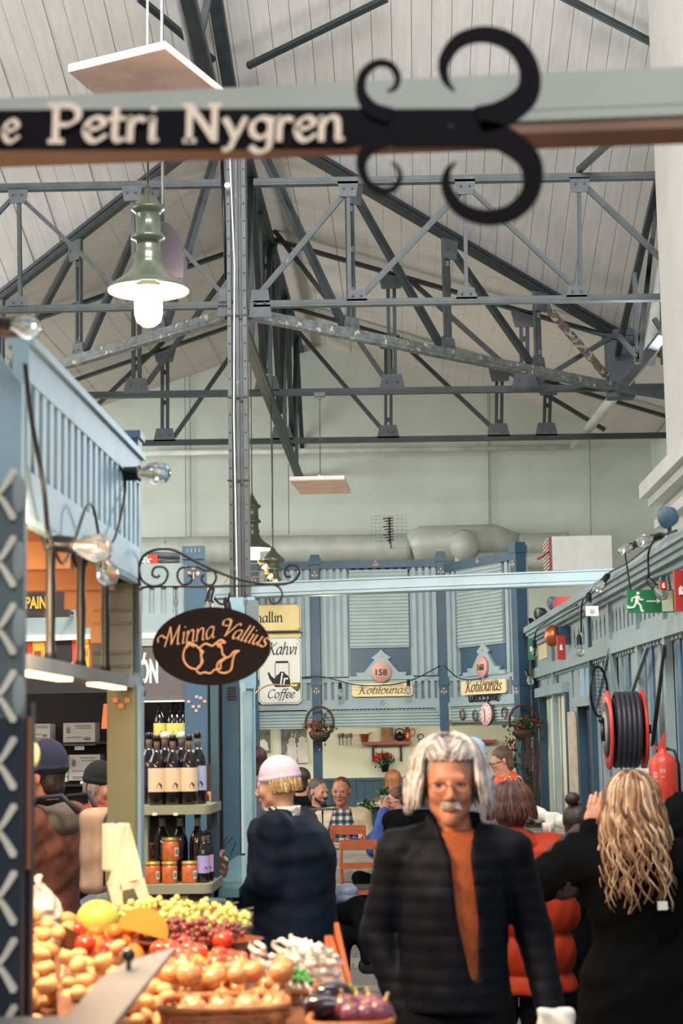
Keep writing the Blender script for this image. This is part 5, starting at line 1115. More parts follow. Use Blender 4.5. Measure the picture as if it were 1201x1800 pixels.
# ---------------------------------------------------------------- dark name sign close to the camera
YG = 2.9
t = thing('name_sign', 'long dark iron name sign with cream letters and curled ends, near the top', 'sign', tuple(at(300, 225, YG)))
k = YG/3000; o = at(600, 225, YG); ux = (at(900, 222, YG)-at(300, 225, YG)).normalized(); uz = V((0,0,1)); ux = V((ux.x, 0, ux.z)).normalized(); uz = V((-ux.z, 0, ux.x))
body = [(-800,-38),(10,-38),(30,-33),(70,-25),(100,-36),(250,-36),(300,0),(250,36),(100,36),(60,40),(30,38),(10,38),(-800,38)]
MB().prism([(a*k, b*k) for a, b in body], o, ux, uz, -.008).build('band', SIGNP, t)
def taper(pts, ws, nm='curl'):
    P = [V(p) for p in cat(pts, 10)]; n = len(P); L = []; Q = []
    W = np.interp(np.linspace(0, 1, n), np.linspace(0, 1, len(ws)), ws)
    for i, p in enumerate(P):
        d = (P[min(i+1, n-1)]-P[max(i-1, 0)]).normalized(); q = V((-d.y, d.x, 0))*W[i]/2; L.append(p+q); Q.append(p-q)
    vs = []
    for a, b in zip(L, Q): vs += [o+ux*a.x*k+uz*a.y*k+V((0, dy, 0)) for a, dy in ((a, 0), (b, 0), (a, -.008), (b, -.008))]
    fs = [(2,3,1,0), (4*n-4,4*n-3,4*n-1,4*n-2)]
    for i in range(n-1): a, b = 4*i, 4*i+4; fs += [(a+2,b+2,b+3,a+3),(a+1,b+1,b,a),(a,b,b+2,a+2),(a+3,b+3,b+1,a+1)]
    MB().add(vs, fs).build(nm, SIGNP, t)
g = lambda L: [(x-600, 225-y) for x, y in L]
taper(g([(850,214),(897,200),(938,165),(942,115),(915,70),(865,50),(815,62),(788,100),(790,135),(806,158)]), (52, 50, 44, 36, 33, 30, 26, 22, 14, 3))
taper(g([(848,238),(897,250),(942,290),(945,345),(912,385),(862,396),(815,378),(792,340),(795,308),(810,292)]), (50, 48, 42, 34, 31, 28, 25, 20, 12, 2))
taper(g([(690,205),(655,190),(636,160),(640,125),(664,104),(690,108),(703,130),(698,150),(683,158)]), (30, 26, 20, 16, 13, 12, 12, 9, 2))
taper(g([(690,245),(655,262),(638,290),(645,325),(668,345),(695,342),(708,322),(703,302),(692,292)]), (30, 26, 20, 15, 12, 11, 10, 7, 2))
mL = lambda s_, x0, x1, nm, sc=1.0: script_on(nm, s_, o+ux*((x0+x1)/2-600)*k+uz*-28*k+V((0,-.011,0)), ux, uz, (x1-x0)*k, CREAMT, t, w=.26, slant=0, ymul=sc, minw=.5)
mL('Petri', 62, 268, 'lettering', .82); mL('Nygren', 312, 607, 'lettering', .86); mL('e', -22, 12, 'lettering')
for e in (-400, 200): MB().tube([o+ux*e*k+V((0,.0,.0)), o+ux*e*k+V((0,.42,.15))], .008, 8).build('fixing_rod', BLKP, t)
# ---------------------------------------------------------------- ceiling lamps
ENG = mat('lamp_green_enamel', (78, 84, 68), .3, .1, .06, 9, coat=.4); LGL = mat('lamp_glow', (255, 236, 205), emit=9); LIN = mat('lamp_inner', (255, 240, 215), emit=2.2)
def hall_lamp(px, py, Y, lab, power, top=None, s=1.0):
    c = at(px, py, Y); t = thing('pendant_lamp', lab, 'lamp', tuple(c), 'green enamel hall lamps'); k = s*.225
    MB().lathe([(k,0),(k*1.0,.012*s),(k*.8,.05*s),(k*.55,.09*s),(k*.4,.13*s),(k*.33,.17*s),(k*.36,.2*s),(k*.31,.22*s),(k*.3,.26*s)], c, n=40, caps=False).build('shade', ENG, t)
    MB().lathe([(k*.3,.24*s),(k*.3,.28*s),(k*.42,.29*s),(k*.42,.31*s),(k*.31,.33*s),(k*.3,.43*s),(k*.32,.44*s),(k*.42,.455*s),(k*.42,.475*s),(k*.3,.49*s),(k*.22,.53*s),(k*.1,.545*s),(k*.08,.58*s)], c, n=32).build('neck', ENG, t)
    MB().lathe([(k*.98,.004*s),(k*.7,.03*s),(k*.3,.045*s)], c, n=40, caps=False).build('reflector', LIN, t)
    MB().lathe([(k*.33,.02*s),(k*.34,-.03*s),(k*.34,-.13*s),(k*.29,-.17*s),(k*.15,-.195*s),(k*.01,-.2*s)], c, n=28).build('glass', LGL, t)
    tp = top or 6.6; MB().tube([c+V((0,0,.57*s)), (c.x, c.y, tp)], .007*s, 6).build('rod', ENG, t)
    for a in (30, 150, 270): MB().tube([c+V((math.cos(R(a))*k*.36, math.sin(R(a))*k*.36, .46*s)), c+V((0,0,.62*s))], .004*s, 5).build('stay', ENG, t)
    point('lamp_light', c+V((0,0,-.26*s)), power, (1, .8, .55), .07); return c
c = hall_lamp(261, 512, 9.1, 'green enamel pendant lamp, the large lit one left of the column', 45, 7.6)
MB_ = MB().tube([c+V((.075,.02,.5)), V((c.x+.075, c.y+.02, 7.9))], .006, 6); tag(MB_.build('hanging_wire', WHITE), 'white cord rising beside the large green lamp', 'cord')
t = thing('siren_hood', 'dark mauve rounded hood behind the large green lamp', 'hood', tuple(at(300, 450, 9.6))); c = at(300, 495, 9.6); w = 26*9.6/3000
MB().prism([(-w,0),(w,0),(w*1.05,.13),(w*.75,.24),(w*.1,.32),(-w*.5,.34),(-w,.3)], c+V((0,.08,0)), (1,0,0), (0,0,1), .16).build('cover', mat('mauve_metal', (92, 82, 90), .4, .2, .06, 8), t); MB().tube([c+V((-w*.5,0,.33)), c+V((-w*.5,0,3.0))], .008, 6).build('rod', GUS, t)
hall_lamp(444, 966, 17.2, 'green enamel pendant lamp lit behind the column', 30, 6.45, .95)
t = thing('pendant_lamp', 'small green lamp hood without a lit shade above the brass spotlights', 'lamp', tuple(at(480, 1010, 16.4)), 'green enamel hall lamps'); c = at(480, 1012, 16.4)
MB().lathe([(.07,-.07),(.08,-.03),(.06,-.01),(.06,.04),(.09,.05),(.09,.07),(.06,.09),(.06,.12),(.1,.13),(.12,.15),(.08,.19),(.03,.24),(.02,.27)], c, n=28).build('neck', ENG, t); MB().tube([c+V((0,0,.26)), (c.x, c.y, 4.96)], .006, 6).build('rod', ENG, t)
for i, (px, py, Y) in enumerate(((380, 18, 11.9), (400, 326, 12.8))):
    t = thing('smoke_detector', ('small white round detector on the overhead steel near the top', 'small white round detector on the column at the girder')[i], 'detector', tuple(at(px, py, Y))); MB().ball(at(px, py, Y), .026, 14, 10).build('cap', WHITE, t)
# ---------------------------------------------------------------- stalls behind (left, farther)
YJ = 10.9; FJ = Face((-3.2, YJ), (at(398, 1200, YJ).x, YJ)); JU = FJ.U; jz = lambda y: FJ.Z(300, y)
js = thing('market_stall', 'grey-green deli stall front with blue posts behind the oval sign', 'market stall', tuple(FJ.p(0, 0)))
bx(FJ, 'upper_panel', 0, JU(330), jz(1112), jz(990), -.05, -.03, GREY_B, js)
for i in range(15): 
    a = JU(20+i*21); bx(FJ, 'wide_batten', a, a+.042, jz(1078), jz(1032), -.03, -.005, GREY_B, js)
bx(FJ, 'upper_rail', 0, JU(330), jz(1030), jz(990), -.03, .0, GREY_B, js); bx(FJ, 'lower_rail', 0, JU(330), jz(1112), jz(1078), -.03, 0, GREY_B, js)
bx(FJ, 'edge_strip', 0, JU(330), jz(1122), jz(1112), -.03, .03, WHITE, js)
mb = MB(); F_ = FJ; F_.box(mb, JU(326), JU(364), jz(1560), jz(985), -.04, .04); F_.box(mb, JU(323), JU(361), jz(985), jz(962), -.05, .05); mb.build('post', mat('post_blue', (62, 92, 112), .45, 0, .06, 8), js)
for i in range(4): 
    a = JU(331+i*7); bx(FJ, 'post_notch', a, a+.012, jz(974), jz(966), .05, .054, GREY_D, js)
flower(FJ, JU(343), jz(1008), .045, .03, js)
for px, py in ((333,1234),(341,1243),(346,1250),(351,1243),(361,1234),(347,1226),(354,1228)): 
    u = JU(px); z = jz(py); bx(FJ, 'painted_square', u-.01, u+.01, z-.009, z+.009, .04, .045, PINKF, js)
FC = mat('fascia_dark', (48, 42, 42), .5, 0, .08, 6); FC2 = mat('fascia_grey', (96, 90, 88), .45, 0, .06, 5)
bx(FJ, 'fascia', 0, JU(245), jz(1215), jz(1122), -.03, -.01, FC, js); bx(FJ, 'fascia', JU(245), JU(330), jz(1232), jz(1137), -.03, .0, FC2, js); bx(FJ, 'fascia_edge', JU(245), JU(330), jz(1234), jz(1231), -.02, .02, WHITE, js)
def word(s_, x0, x1, y0, y1, m, F=FJ, par=js, o_=.0, b=.03): 
    c = F.p((F.U(x0)+F.U(x1))/2, (F.Z(x0, y0)+F.Z(x0, y1))/2, o_+.004); return text_on('lettering', s_, c, F.u, (0,0,1), F.U(x1)-F.U(x0), m, par, b, height=F.Z(x0, y0)-F.Z(x0, y1))
word('ÓN', 245, 278, 1148, 1202, mat('letter_lit', (236, 236, 232), emit=1.0)); word('A', 118, 137, 1163, 1196, WHITE, o_=-.01); word('Y', 155, 173, 1163, 1196, WHITE, o_=-.01)
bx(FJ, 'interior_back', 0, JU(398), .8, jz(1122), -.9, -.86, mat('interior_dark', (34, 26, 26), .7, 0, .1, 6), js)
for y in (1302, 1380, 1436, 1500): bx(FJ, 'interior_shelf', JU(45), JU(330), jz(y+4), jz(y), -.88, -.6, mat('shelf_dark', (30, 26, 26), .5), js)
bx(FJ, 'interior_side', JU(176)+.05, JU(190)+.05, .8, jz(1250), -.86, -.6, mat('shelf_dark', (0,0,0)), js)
bx(FJ, 'counter_front', 0, JU(330), 0, 1.0, -.1, 0, mat('counter_brown', (58, 34, 28), .5), js)
t = thing('hanging_sign', 'dark rectangular sign ending in yellow letters PAIN, behind the spindles', 'sign', tuple(at(85, 1062, 9.6))); FS = Face((at(20,1060,9.6).x, 9.6), (at(122,1060,9.6).x, 9.6))
bx(FS, 'board', 0, FS.L, FS.Z(80, 1085), FS.Z(80, 1038), -.02, .0, mat('sign_darkgrey', (46, 42, 42), .5), t); MB().bar(FS.p(.1, FS.Z(80,1050), -.02), V((FS.p(.1,0).x, YJ-.03, FS.Z(80,1050))), .02, .02).build('sign_arm', BLKP, t); MB().bar(FS.p(.28, FS.Z(80,1050), -.02), V((FS.p(.28,0).x, YJ-.03, FS.Z(80,1050))), .02, .02).build('sign_arm', BLKP, t); word('SPAIN', 36, 81, 1049, 1071, mat('letter_yellow', (226, 176, 60), .5), FS, t, 0)
YEL, RDF = mat('flag_yellow', (232, 184, 56), .7), mat('flag_red', (198, 62, 36), .7)
for i, (x0, x1, y0, y1) in enumerate(((47, 87, 1127, 1184), (126, 165, 1123, 1180))):
    Y = 9.5; t = thing('flag', ('red and yellow striped flag, left one on the string', 'red and yellow striped flag, right one on the string')[i], 'flag', tuple(at((x0+x1)/2, y0, Y)), 'string flags')
    for j, (a, b, m) in enumerate(((0, .25, RDF), (.25, .75, YEL), (.75, 1, RDF))):
        mb = MB(); N = 6; vs = []
        for q in range(N+1):
            f = q/N; dy = .01*math.sin(f*5); xx0, xx1 = x0+(x1-x0)*a+2*f, x0+(x1-x0)*b+2*f-(2*f if b == 1 else 0); vs += [at(xx0, y0+(y1-y0)*f, Y)+V((0,dy,0)), at(xx1, y0+(y1-y0)*f, Y)+V((0,dy,0)), at(xx0, y0+(y1-y0)*f, Y)+V((0,dy+.004,0)), at(xx1, y0+(y1-y0)*f, Y)+V((0,dy+.004,0))]
        for q in range(N): k_ = 4*q; mb.add(vs[k_:k_+8], [(0,1,5,4),(3,2,6,7),(2,0,4,6),(1,3,7,5)])
        mb.build('stripe', m, t)
    c = at((x0+x1)/2-1, (y0+y1)/2-5, Y-.012); mb = MB().prism([(-.02,.02),(-.02,-.015),(0,-.028),(.02,-.015),(.02,.02)], c, (1,0,0), (0,0,1), .002); mb.cur = 1; mb.box((c.x-.031, c.y-.003, c.z-.025), (c.x-.025, c.y, c.z+.02)).box((c.x+.025, c.y-.003, c.z-.025), (c.x+.031, c.y, c.z+.02)); mb.build('crest', [mat('crest_red', (150, 60, 40), .6), mat('crest_tan', (170, 120, 70), .6)], t)
cable('flag_string', [at(-30, 1130, 10.88), at(20, 1128, 9.6), at(44, 1127, 9.5), at(110, 1125, 9.5), at(165, 1122, 9.5), at(205, 1118, 9.8), at(250, 1110, 10.88)], 'pale string carrying the red and yellow flags', .004, WHITE)
# boxed goods on the dark shelves
BXW = mat('box_white', (214, 206, 196), .6, 0, .04, 8); INK = mat('box_ink', (150, 130, 110), .6)
def gbox(x0, x1, y0, y1, lab, Y=11.55, deep=.18):
    a, b = at(x0, y1, Y), at(x1, y0, Y); t = thing('gift_box', lab, 'box', (a.x, Y, a.z), 'white boxes on the deli shelves'); MB().box((a.x, Y, a.z), (b.x, Y+deep, b.z)).build('carton', BXW, t); w, h = b.x-a.x, b.z-a.z
    mb = MB()
    for i, (fx, fz, lw) in enumerate(((.35,.85,.5),(.4,.75,.5),(.1,.35,.5),(.12,.12,.7),(.12,.06,.6))): mb.box((a.x+w*fx, Y-.002, a.z+h*fz), (a.x+w*min(.95, fx+lw), Y, a.z+h*(fz+.035)))
    mb.prism([(0,0),(.12,0),(.12,.2),(.06,.3),(0,.2)], (a.x+w*.1, Y, a.z+h*.55), (w,0,0), (0,0,h), .002); mb.ball((a.x+w*.75, Y, a.z+h*.3), (w*.13,.004,h*.08), 10, 6); mb.build('print', INK, t)
    MB().box((a.x+w*.38, Y-.02, a.z-.03), (a.x+w*.68, Y-.015, a.z-.005)).build('price_tag', WHITE, t)
gbox(50, 88, 1272, 1302, 'white printed box on the upper deli shelf, above the navy beanie'); gbox(111, 167, 1270, 1311, 'white printed box standing on the upper deli shelf by the spindles'); gbox(121, 176, 1326, 1372, 'white printed box on the lower deli shelf behind the black beanie')
for i in range(5): a = at(105, 1374-i*9, 11.55); tag(MB().box((a.x, 11.5, a.z), (a.x+.06, 11.6, a.z+.03)).build('small_box', BXW), ['lowest', 'second', 'middle', 'fourth', 'topmost'][i] + ' small pale box in the stack beside the lower white carton', 'box', 'stacked small boxes')
t = thing('price_lamp', 'orange card hanging beside the olive post', 'card', tuple(at(184, 1260, 9))); MB().prism([(0,0),(.03,0),(.03,.13),(.012,.13)], at(178, 1281, 9), (1,0,0), (0,0,1), -.01).build('card', mat('orange_card', (206, 110, 60), .5), t); c = at(182, 1255, 9); MB().tube([c, (c.x, YJ-.9, c.z+.02)], .004, 5).build('card_holder', BLKP, t)
# teal posts right of the deli, up to the pale post
YK = 11.6
ps = thing('market_stall', 'teal painted stall end with tall posts in front of the coffee sign', 'market stall', tuple(at(410, 1500, YK)))
for x0, x1, y0, y1, Y, m in ((368, 393, 1200, 1800, 12.6, mat('interior_dark', (0,0,0))), (392, 422, 1195, 1800, YK, TEAL), (424, 433, 1200, 1500, YK-.05, BEAMW), (430, 443, 1215, 1560, YK-.1, mat('pale_teal', (134, 160, 162), .5)), (441, 448, 1190, 1660, YK+.2, BLUE_L)):  # first entry is no post: a dark slab painting the shade of the gap
    a, b = at(x0, 1400, Y), at(x1, 1400, Y); zt = at(x0, y0, Y).z; mb = MB().box((a.x, Y, 0 if y1 > 1560 else at(x0, y1, Y).z), (b.x, Y+.12, zt)); mb.build('post', m, ps)
a, b = at(430, 1055, 11.3), at(452, 1092, 11.3); MB().box((a.x, 11.3, b.z), (b.x, 11.45, a.z)).build('post_head', GREY_D, ps)
a, b = at(395, 1050, YK), at(448, 1210, YK); MB().box((a.x, YK+.02, b.z), (b.x, YK+.1, a.z)).build('end_panel', BLUE_L, ps)
for i in range(5): c = at(400, 1210+i*5, YK); MB().box((c.x, YK-.01, c.z), (c.x+.06, YK, c.z+.01)).build('bead', BLKP, ps)
# cable and lamps on the post head
bulb(at(372, 1040, 10.8), (-.2, -.2, -1), 'clear bulb beside the blue post with the flower mark', 1.3, 'stall bulbs'); bulb(at(398, 1058, 11), (.2, -.2, -1), 'clear bulb in front of the column foot panel', 1.3, 'stall bulbs')
cable('light_cable', [at(x, y, 10.9) for x, y in ((368, 1028), (378, 1052), (390, 1062), (400, 1055), (404, 1042))], 'black cable between two bulbs by the blue post', .008)
t = thing('red_tool', 'red and white clutter on top of the deli stall', 'clutter', tuple(at(270, 985, 11.0))); c = at(270, 988, 11.0); MB().cb(c, (.06,.05,.09)).build('red_body', RED, t); MB().tube([at(262, 975, 11), at(316, 978, 11)], .022, 10).tube([at(280, 988, 11), at(315, 986, 11)], .016, 8).build('grey_tube', GUS, t)
MB().tube(cat([tuple(at(250+random.uniform(0,18), 975+random.uniform(0,18), 10.95)) for _ in range(8)], 4), .004, 5).build('white_cord', WHITE, t)
# ---------------------------------------------------------------- bottle shelf unit (second stall)
YU = 7.7; sh = thing('bottle_shelf', 'olive-grey two tier shelf of bottles and jars beside the olive post', 'shelf unit', tuple(at(305, 1560, YU)))
OG = mat('olive_grey', (146, 146, 120), .45, 0, .05, 5)
def tier(py, x0, x1, Y0, Y1, th=.04):
    a, b = at(x0, py, Y0), at(x1, py, Y0); z = a.z; r = .04; q = [(a.x, Y1), (a.x, Y0)] + [(b.x-r+math.sin(R(t_))*r, Y0+r-math.cos(R(t_))*r) for t_ in range(0, 91, 15)] + [(b.x, Y1)]
    mb = MB().prism([(x-a.x, y-Y0) for x, y in q], (a.x, Y0, z-th), (1,0,0), (0,1,0), th); mb.build('shelf_board', OG, sh); return z
zU = tier(1417, 239, 370, YU-.02, YU+.42); zL = tier(1556, 254, 372, YU-.05, YU+.42)
a = at(243, 1500, YU); MB().box((a.x, YU+.02, zL), (a.x+.04, YU+.08, zU-.04)).build('upright', OG, sh); a = at(366, 1500, YU); MB().box((a.x-.02, YU+.3, zL-.6), (a.x+.01, YU+.38, zU+.7)).build('upright', TEAL, sh)
a = at(358, 1600, YU); MB().box((a.x, YU, .3), (a.x+.04, YU+.06, zL-.04)).build('leg', TEAL, sh)
a = at(240, 1300, YU+.35); MB().box((a.x-.05, YU+.36, .2), (a.x+.02, YU+.44, 2.1)).build('upright', TEAL, sh)
a = at(240, 1600, YU+.2); MB().box((a.x-.1, YU+.1, .2), (a.x+.3, YU+.4, zL-.06)).build('red_panel', mat('counter_red', (140, 52, 34), .5), sh)
BOT = mat('bottle_dark', (20, 14, 14), .08, 0, .05, 5, coat=.6); CLR = mat('bottle_neck_clear', (150, 132, 120), .1, 0, .05, 8); LABL = mat('label_cream', (222, 196, 164), .6, 0, .03, 9)
BPROF = [(.036,0),(.039,.01),(.039,.17),(.034,.2),(.018,.235),(.014,.25)]
def bottle(px, Y, z, lab, grp, s=1.0, cap=None, lbl=LABL, body=BOT, nm='wine_bottle', neck=CLR, zbase=None, lh=(.06,.165), mark=None):
    c = at(px, 1400, Y); c.z = z; t = thing(nm, lab, 'bottle', tuple(c), grp)
    MB().lathe([(r*s, h*s) for r, h in BPROF], c, n=20).build('glass', body, t); MB().lathe([(.014*s,.245*s),(.0135*s,.29*s),(.0145*s,.3*s)], c, n=14).build('neck', neck, t)
    MB().lathe([(.016*s,.285*s),(.016*s,.312*s),(.012*s,.314*s)], c, n=14).build('cap', cap or BLKP, t)
    if lbl:
        mb = MB(); N = 10; vs = [c+V((math.sin(R(a))*.0397*s, -math.cos(R(a))*.0397*s, zz*s)) for zz in lh for a in [(-80+16*i) for i in range(N+1)]]; mb.smooth = True; mb.add(vs, [(i, i+1, N+2+i, N+1+i) for i in range(N)]); mb.build('label', lbl, t)
        mb = MB()
        for i in range(5): a0 = -50; mb.add([c+V((math.sin(R(a))*.0401*s, -math.cos(R(a))*.0401*s, (lh[1]-.015-i*.008+dz)*s)) for dz in (0, .0025) for a in (a0, a0+35+random.randint(0, 30))], [(0,1,3,2)])
        p_ = [c+V((math.sin(R(a))*.0401*s, -math.cos(R(a))*.0401*s, (lh[0]+dz)*s)) for a, dz in ((10,.012),(38,.01),(44,.03),(25,.042),(8,.03))]; mb.add(p_, [(0,1,2,3,4)]); mb.build('label_print', mark or mat('label_ink', (70, 50, 44), .6), t)
    return t
for i, (px, dy, cp, lb) in enumerate(((276, .05, None, 1), (304, .05, None, 1), (333, .05, None, 1), (290, .14, 'w', 0), (319, .14, 'w', 0), (348, .12, None, 2), (262, .2, None, 0))):
    bottle(px, YU+dy, zU, ('dark bottle with cream label, first of the row on the upper shelf', 'dark bottle with cream label, middle of the row on the upper shelf', 'dark bottle with cream label, third of the row on the upper shelf', 'dark bottle with a white cap behind the first two labels', 'dark bottle with a white cap behind the last two labels', 'dark bottle with pale blue label at the end of the upper shelf', 'dark bottle without label by the olive post')[i], 'dark bottles on the olive shelf', 1.0 if i < 3 else 1.04, WHITE if cp else None, LABL if lb == 1 else (mat('label_blue', (176, 184, 220), .6) if lb == 2 else None))
for i, (px, dy, lb) in enumerate(((285, .16, 0), (316, .16, 0), (347, .14, 0), (357, .05, 1), (364, .12, 2))):
    bottle(px, YU+dy, zL, ('dark bottle behind the stacked orange jars', 'dark bottle between the stacked jar and the third jar', 'dark bottle right behind the last orange jar', 'dark bottle with lilac label on the lower shelf', 'pinkish labelled bottle at the lower shelf corner')[i], 'bottles on the lower olive shelf', .98 if lb == 0 else .72, None, None if lb == 0 else mat('label_lilac' if lb == 1 else 'label_pink', (170, 160, 214) if lb == 1 else (220, 170, 190), .6))
JAR = mat('jar_orange', (202, 104, 54), .25, 0, .2, 60, .1, coat=.5); LID = mat('jar_lid_gold', (196, 160, 84), .35, .6, .05, 9)
def jar(px, Y, z, lab, s=1.0, m=JAR):
    c = at(px, 1500, Y); c.z = z; t = thing('jam_jar', lab, 'jar', tuple(c), 'orange jars on the lower shelf')
    MB().lathe([(.034*s,0),(.037*s,.006),(.037*s,.07*s),(.033*s,.08*s)], c, n=8 if s == 1 else 16).build('glass', m, t); MB().lathe([(.034*s,.08*s),(.035*s,.083*s),(.035*s,.094*s),(.03*s,.096*s)], c, n=20).build('lid', LID, t)
    q = [c+V((math.sin(R(a))*.0375*s, -math.cos(R(a))*.0375*s, zz*s)) for zz in (.02, .055) for a in (35, 50, 65)]; MB().add(q, [(0,1,4,3),(1,2,5,4)]).build('label', WHITE, t)
    q = [c+V((math.sin(R(a))*.038*s, -math.cos(R(a))*.038*s, zz*s)) for zz in (.026, .048) for a in (40, 58)]; MB().add(q, [(0,1,3,2)]).build('label_print', mat('label_green', (60, 140, 90), .6), t)
jar(268, YU+.04, zL, 'orange jar first in the bottom row'); jar(298, YU+.04, zL, 'orange jar in the middle of the bottom row, under the stacked one'); jar(333, YU+.04, zL, 'orange jar last in the bottom row'); jar(300, YU+.06, zL+.097, 'orange jar stacked on top of the others', 1.08)
jar(264, YU+.2, zL+.1, 'smaller brown jar with white label high at the shelf upright', .7, mat('jar_brown', (120, 64, 36), .3)); jar(264, YU+.2, zL, 'brown jar under the small jar at the shelf upright', 1.0, mat('jar_brown', (0,0,0)))
for i, px in enumerate((281, 303, 312, 323)):
    bottle(px, 11.0, at(px, 1318, 11.0).z, ('first', 'second', 'third', 'fourth')[i] + ' bottle with a yellow label on the back shelf, counted from the olive post', 'yellow labelled bottles', 1.0, None, mat('label_yellow', (222, 214, 110), .6), lh=(.08, .17), neck=BOT)
c = at(300, 1318, 11.0); tag(MB().box((c.x-.25, 10.95, c.z-.03), (c.x+.12, 11.15, c.z)).build('bottle_rack', BLKP), 'dark rack under the yellow labelled bottles', 'rack')
# price card, shelf tags
t = thing('price_card', 'black and yellow price card reading 15 euro under the lower shelf', 'price card', tuple(at(322, 1575, YU))); FP = Face((at(293,1580,YU).x, YU), (at(353,1580,YU).x, YU)); bx(FP, 'card', 0, FP.L, FP.Z(320, 1592), FP.Z(320, 1571), -.004, 0, mat('card_navy', (26, 30, 42), .5), t); bx(FP, 'strip', 0, FP.L, FP.Z(320, 1592), FP.Z(320, 1585), 0, .001, mat('flag_yellow', (0,0,0)), t)
word('15€', 315, 330, 1573, 1582, mat('letter_yellow', (0,0,0)), FP, t, .0, .01); bx(FP, 'box_front', 0, FP.L+.02, FP.Z(320, 1625), FP.Z(320, 1592), -.02, .0, WOODD, t)
for px, py in ((272, 1431), (309, 1431)): tag(MB().cb(at(px, py, YU-.03), (.02,.003,.012)).build('shelf_tag', WHITE), ('white shelf tag nearer the olive post under the upper tier', 'white shelf tag in the middle under the upper tier')[px > 300], 'tag', 'shelf tags')
# counter to the right of the shelf
ct = thing('counter', 'teal topped counter between the bottle shelf and the woman in the pale beanie', 'counter', tuple(at(400, 1560, 8.6))); a, b = at(335, 1562, 8.0), at(420, 1562, 8.0); zc = at(400, 1562, 8.0).z
MB().box((a.x, 8.0, zc-.04), (b.x, 10.2, zc)).build('counter_top', mat('counter_teal', (88, 122, 128), .25, 0, .08, 4, coat=.4), ct); MB().box((b.x-.1, 8.03, 0), (b.x-.03, 8.1, zc-.04)).build('leg', TEAL, ct); MB().box((b.x-.1, 9.9, 0), (b.x-.03, 10.0, zc-.04)).build('leg', TEAL, ct)
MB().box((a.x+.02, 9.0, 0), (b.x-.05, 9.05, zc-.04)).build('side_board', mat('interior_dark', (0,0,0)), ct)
zc_ = at(400, 1562, 8.0).z
t = thing('dark_poster', 'tall dark poster with orange print behind the labelled bottles', 'poster', tuple(at(367, 1380, 9.2))); FQ = Face((at(352,1380,9.2).x, 9.2), (at(380,1380,9.2).x, 9.2)); bx(FQ, 'stand', FQ.L*.4, FQ.L*.6, zc_-.02, FQ.Z(366, 1431), -.01, 0, BLKP, t); bx(FQ, 'sheet', 0, FQ.L, FQ.Z(366, 1431), FQ.Z(366, 1343), -.01, 0, mat('poster_dark', (58, 34, 24), .5), t); mb = MB()
for i in range(7): mb.ball(FQ.p(.05+random.uniform(-.02,.02), FQ.Z(366, 1395+i*5), .002), (.012,.003,.012), 8, 4)
mb.build('print', mat('poster_orange', (216, 130, 64), .5), t)
t = thing('paper_bags', 'crumpled brown bag with black twist ties on the teal counter', 'bag', tuple(at(385, 1535, 8.3))); c = at(384, 1535, 8.3); soft('bag', mat('brown_foil', (120, 84, 66), .35, .2, .2, 20), t, [('b', (0,0,.05), (.045,.03,.05), .02), ('e', (.01,0,.1), (.03,.02,.03))], Matrix.Translation(c+V((0,0,-.02))), res=.008, post=lambda F, X, Y, Z: F+.008*np.sin(X*140+Z*60)*np.sin(Z*110)); mb = MB()
for i in range(12): mb.tube([c+V((random.uniform(-.03,.06), 0, .08)), c+V((random.uniform(-.03,.1), 0, random.uniform(.12,.2)))], .003, 4)
mb.build('twist_tie', BLKP, t)
# ================================================================ PEOPLE
HR = lambda n, c, v=.25: mat(n, c, .55, 0, v, 40, .2, stretch=(1, 1, .2))
def hand(w, d, up, s, curl=.5, side=1):
    """wrist point, direction of the fingers, direction the back of the hand faces; side: thumb on +/- cross"""
    w = V(w); d = V(d).normalized(); up = V(up); up = (up - d*up.dot(d)).normalized(); r = d.cross(up)*side; out = []
    Rm = Matrix((r*side, d, up)).transposed(); pc = w + d*.045*s
    out.append(('e', tuple(pc), (.04*s, .05*s, .016*s), Rm, {'k': .012}))
    for i, (a, L) in enumerate(((.03, .07), (.011, .08), (-.009, .075), (-.028, .058))):
        p = w + (d*.082 + r*a)*s; c_ = curl; dd = d.copy(); q = p; rad = .0095*s
        for j in range(3):
            ax = r; dd = Matrix.Rotation(-c_*.75*side*(1 if side > 0 else 1), 3, ax*side) @ dd; e = q + dd*L*s*(.42, .32, .26)[j]; out.append(('c', tuple(q), rad, tuple(e), rad*.88, {'k': .004})); q = e; rad *= .88
    p = w + (d*.02 + r*.03)*s; m = p + (d*.035+r*.028-up*.01)*s; e = m + (d*.034+r*.006-up*.008)*s
    out += [('c', tuple(p), .014*s, tuple(m), .011*s, {'k': .01}), ('c', tuple(m), .011*s, tuple(e), .009*s, {'k': .004})]
    return out
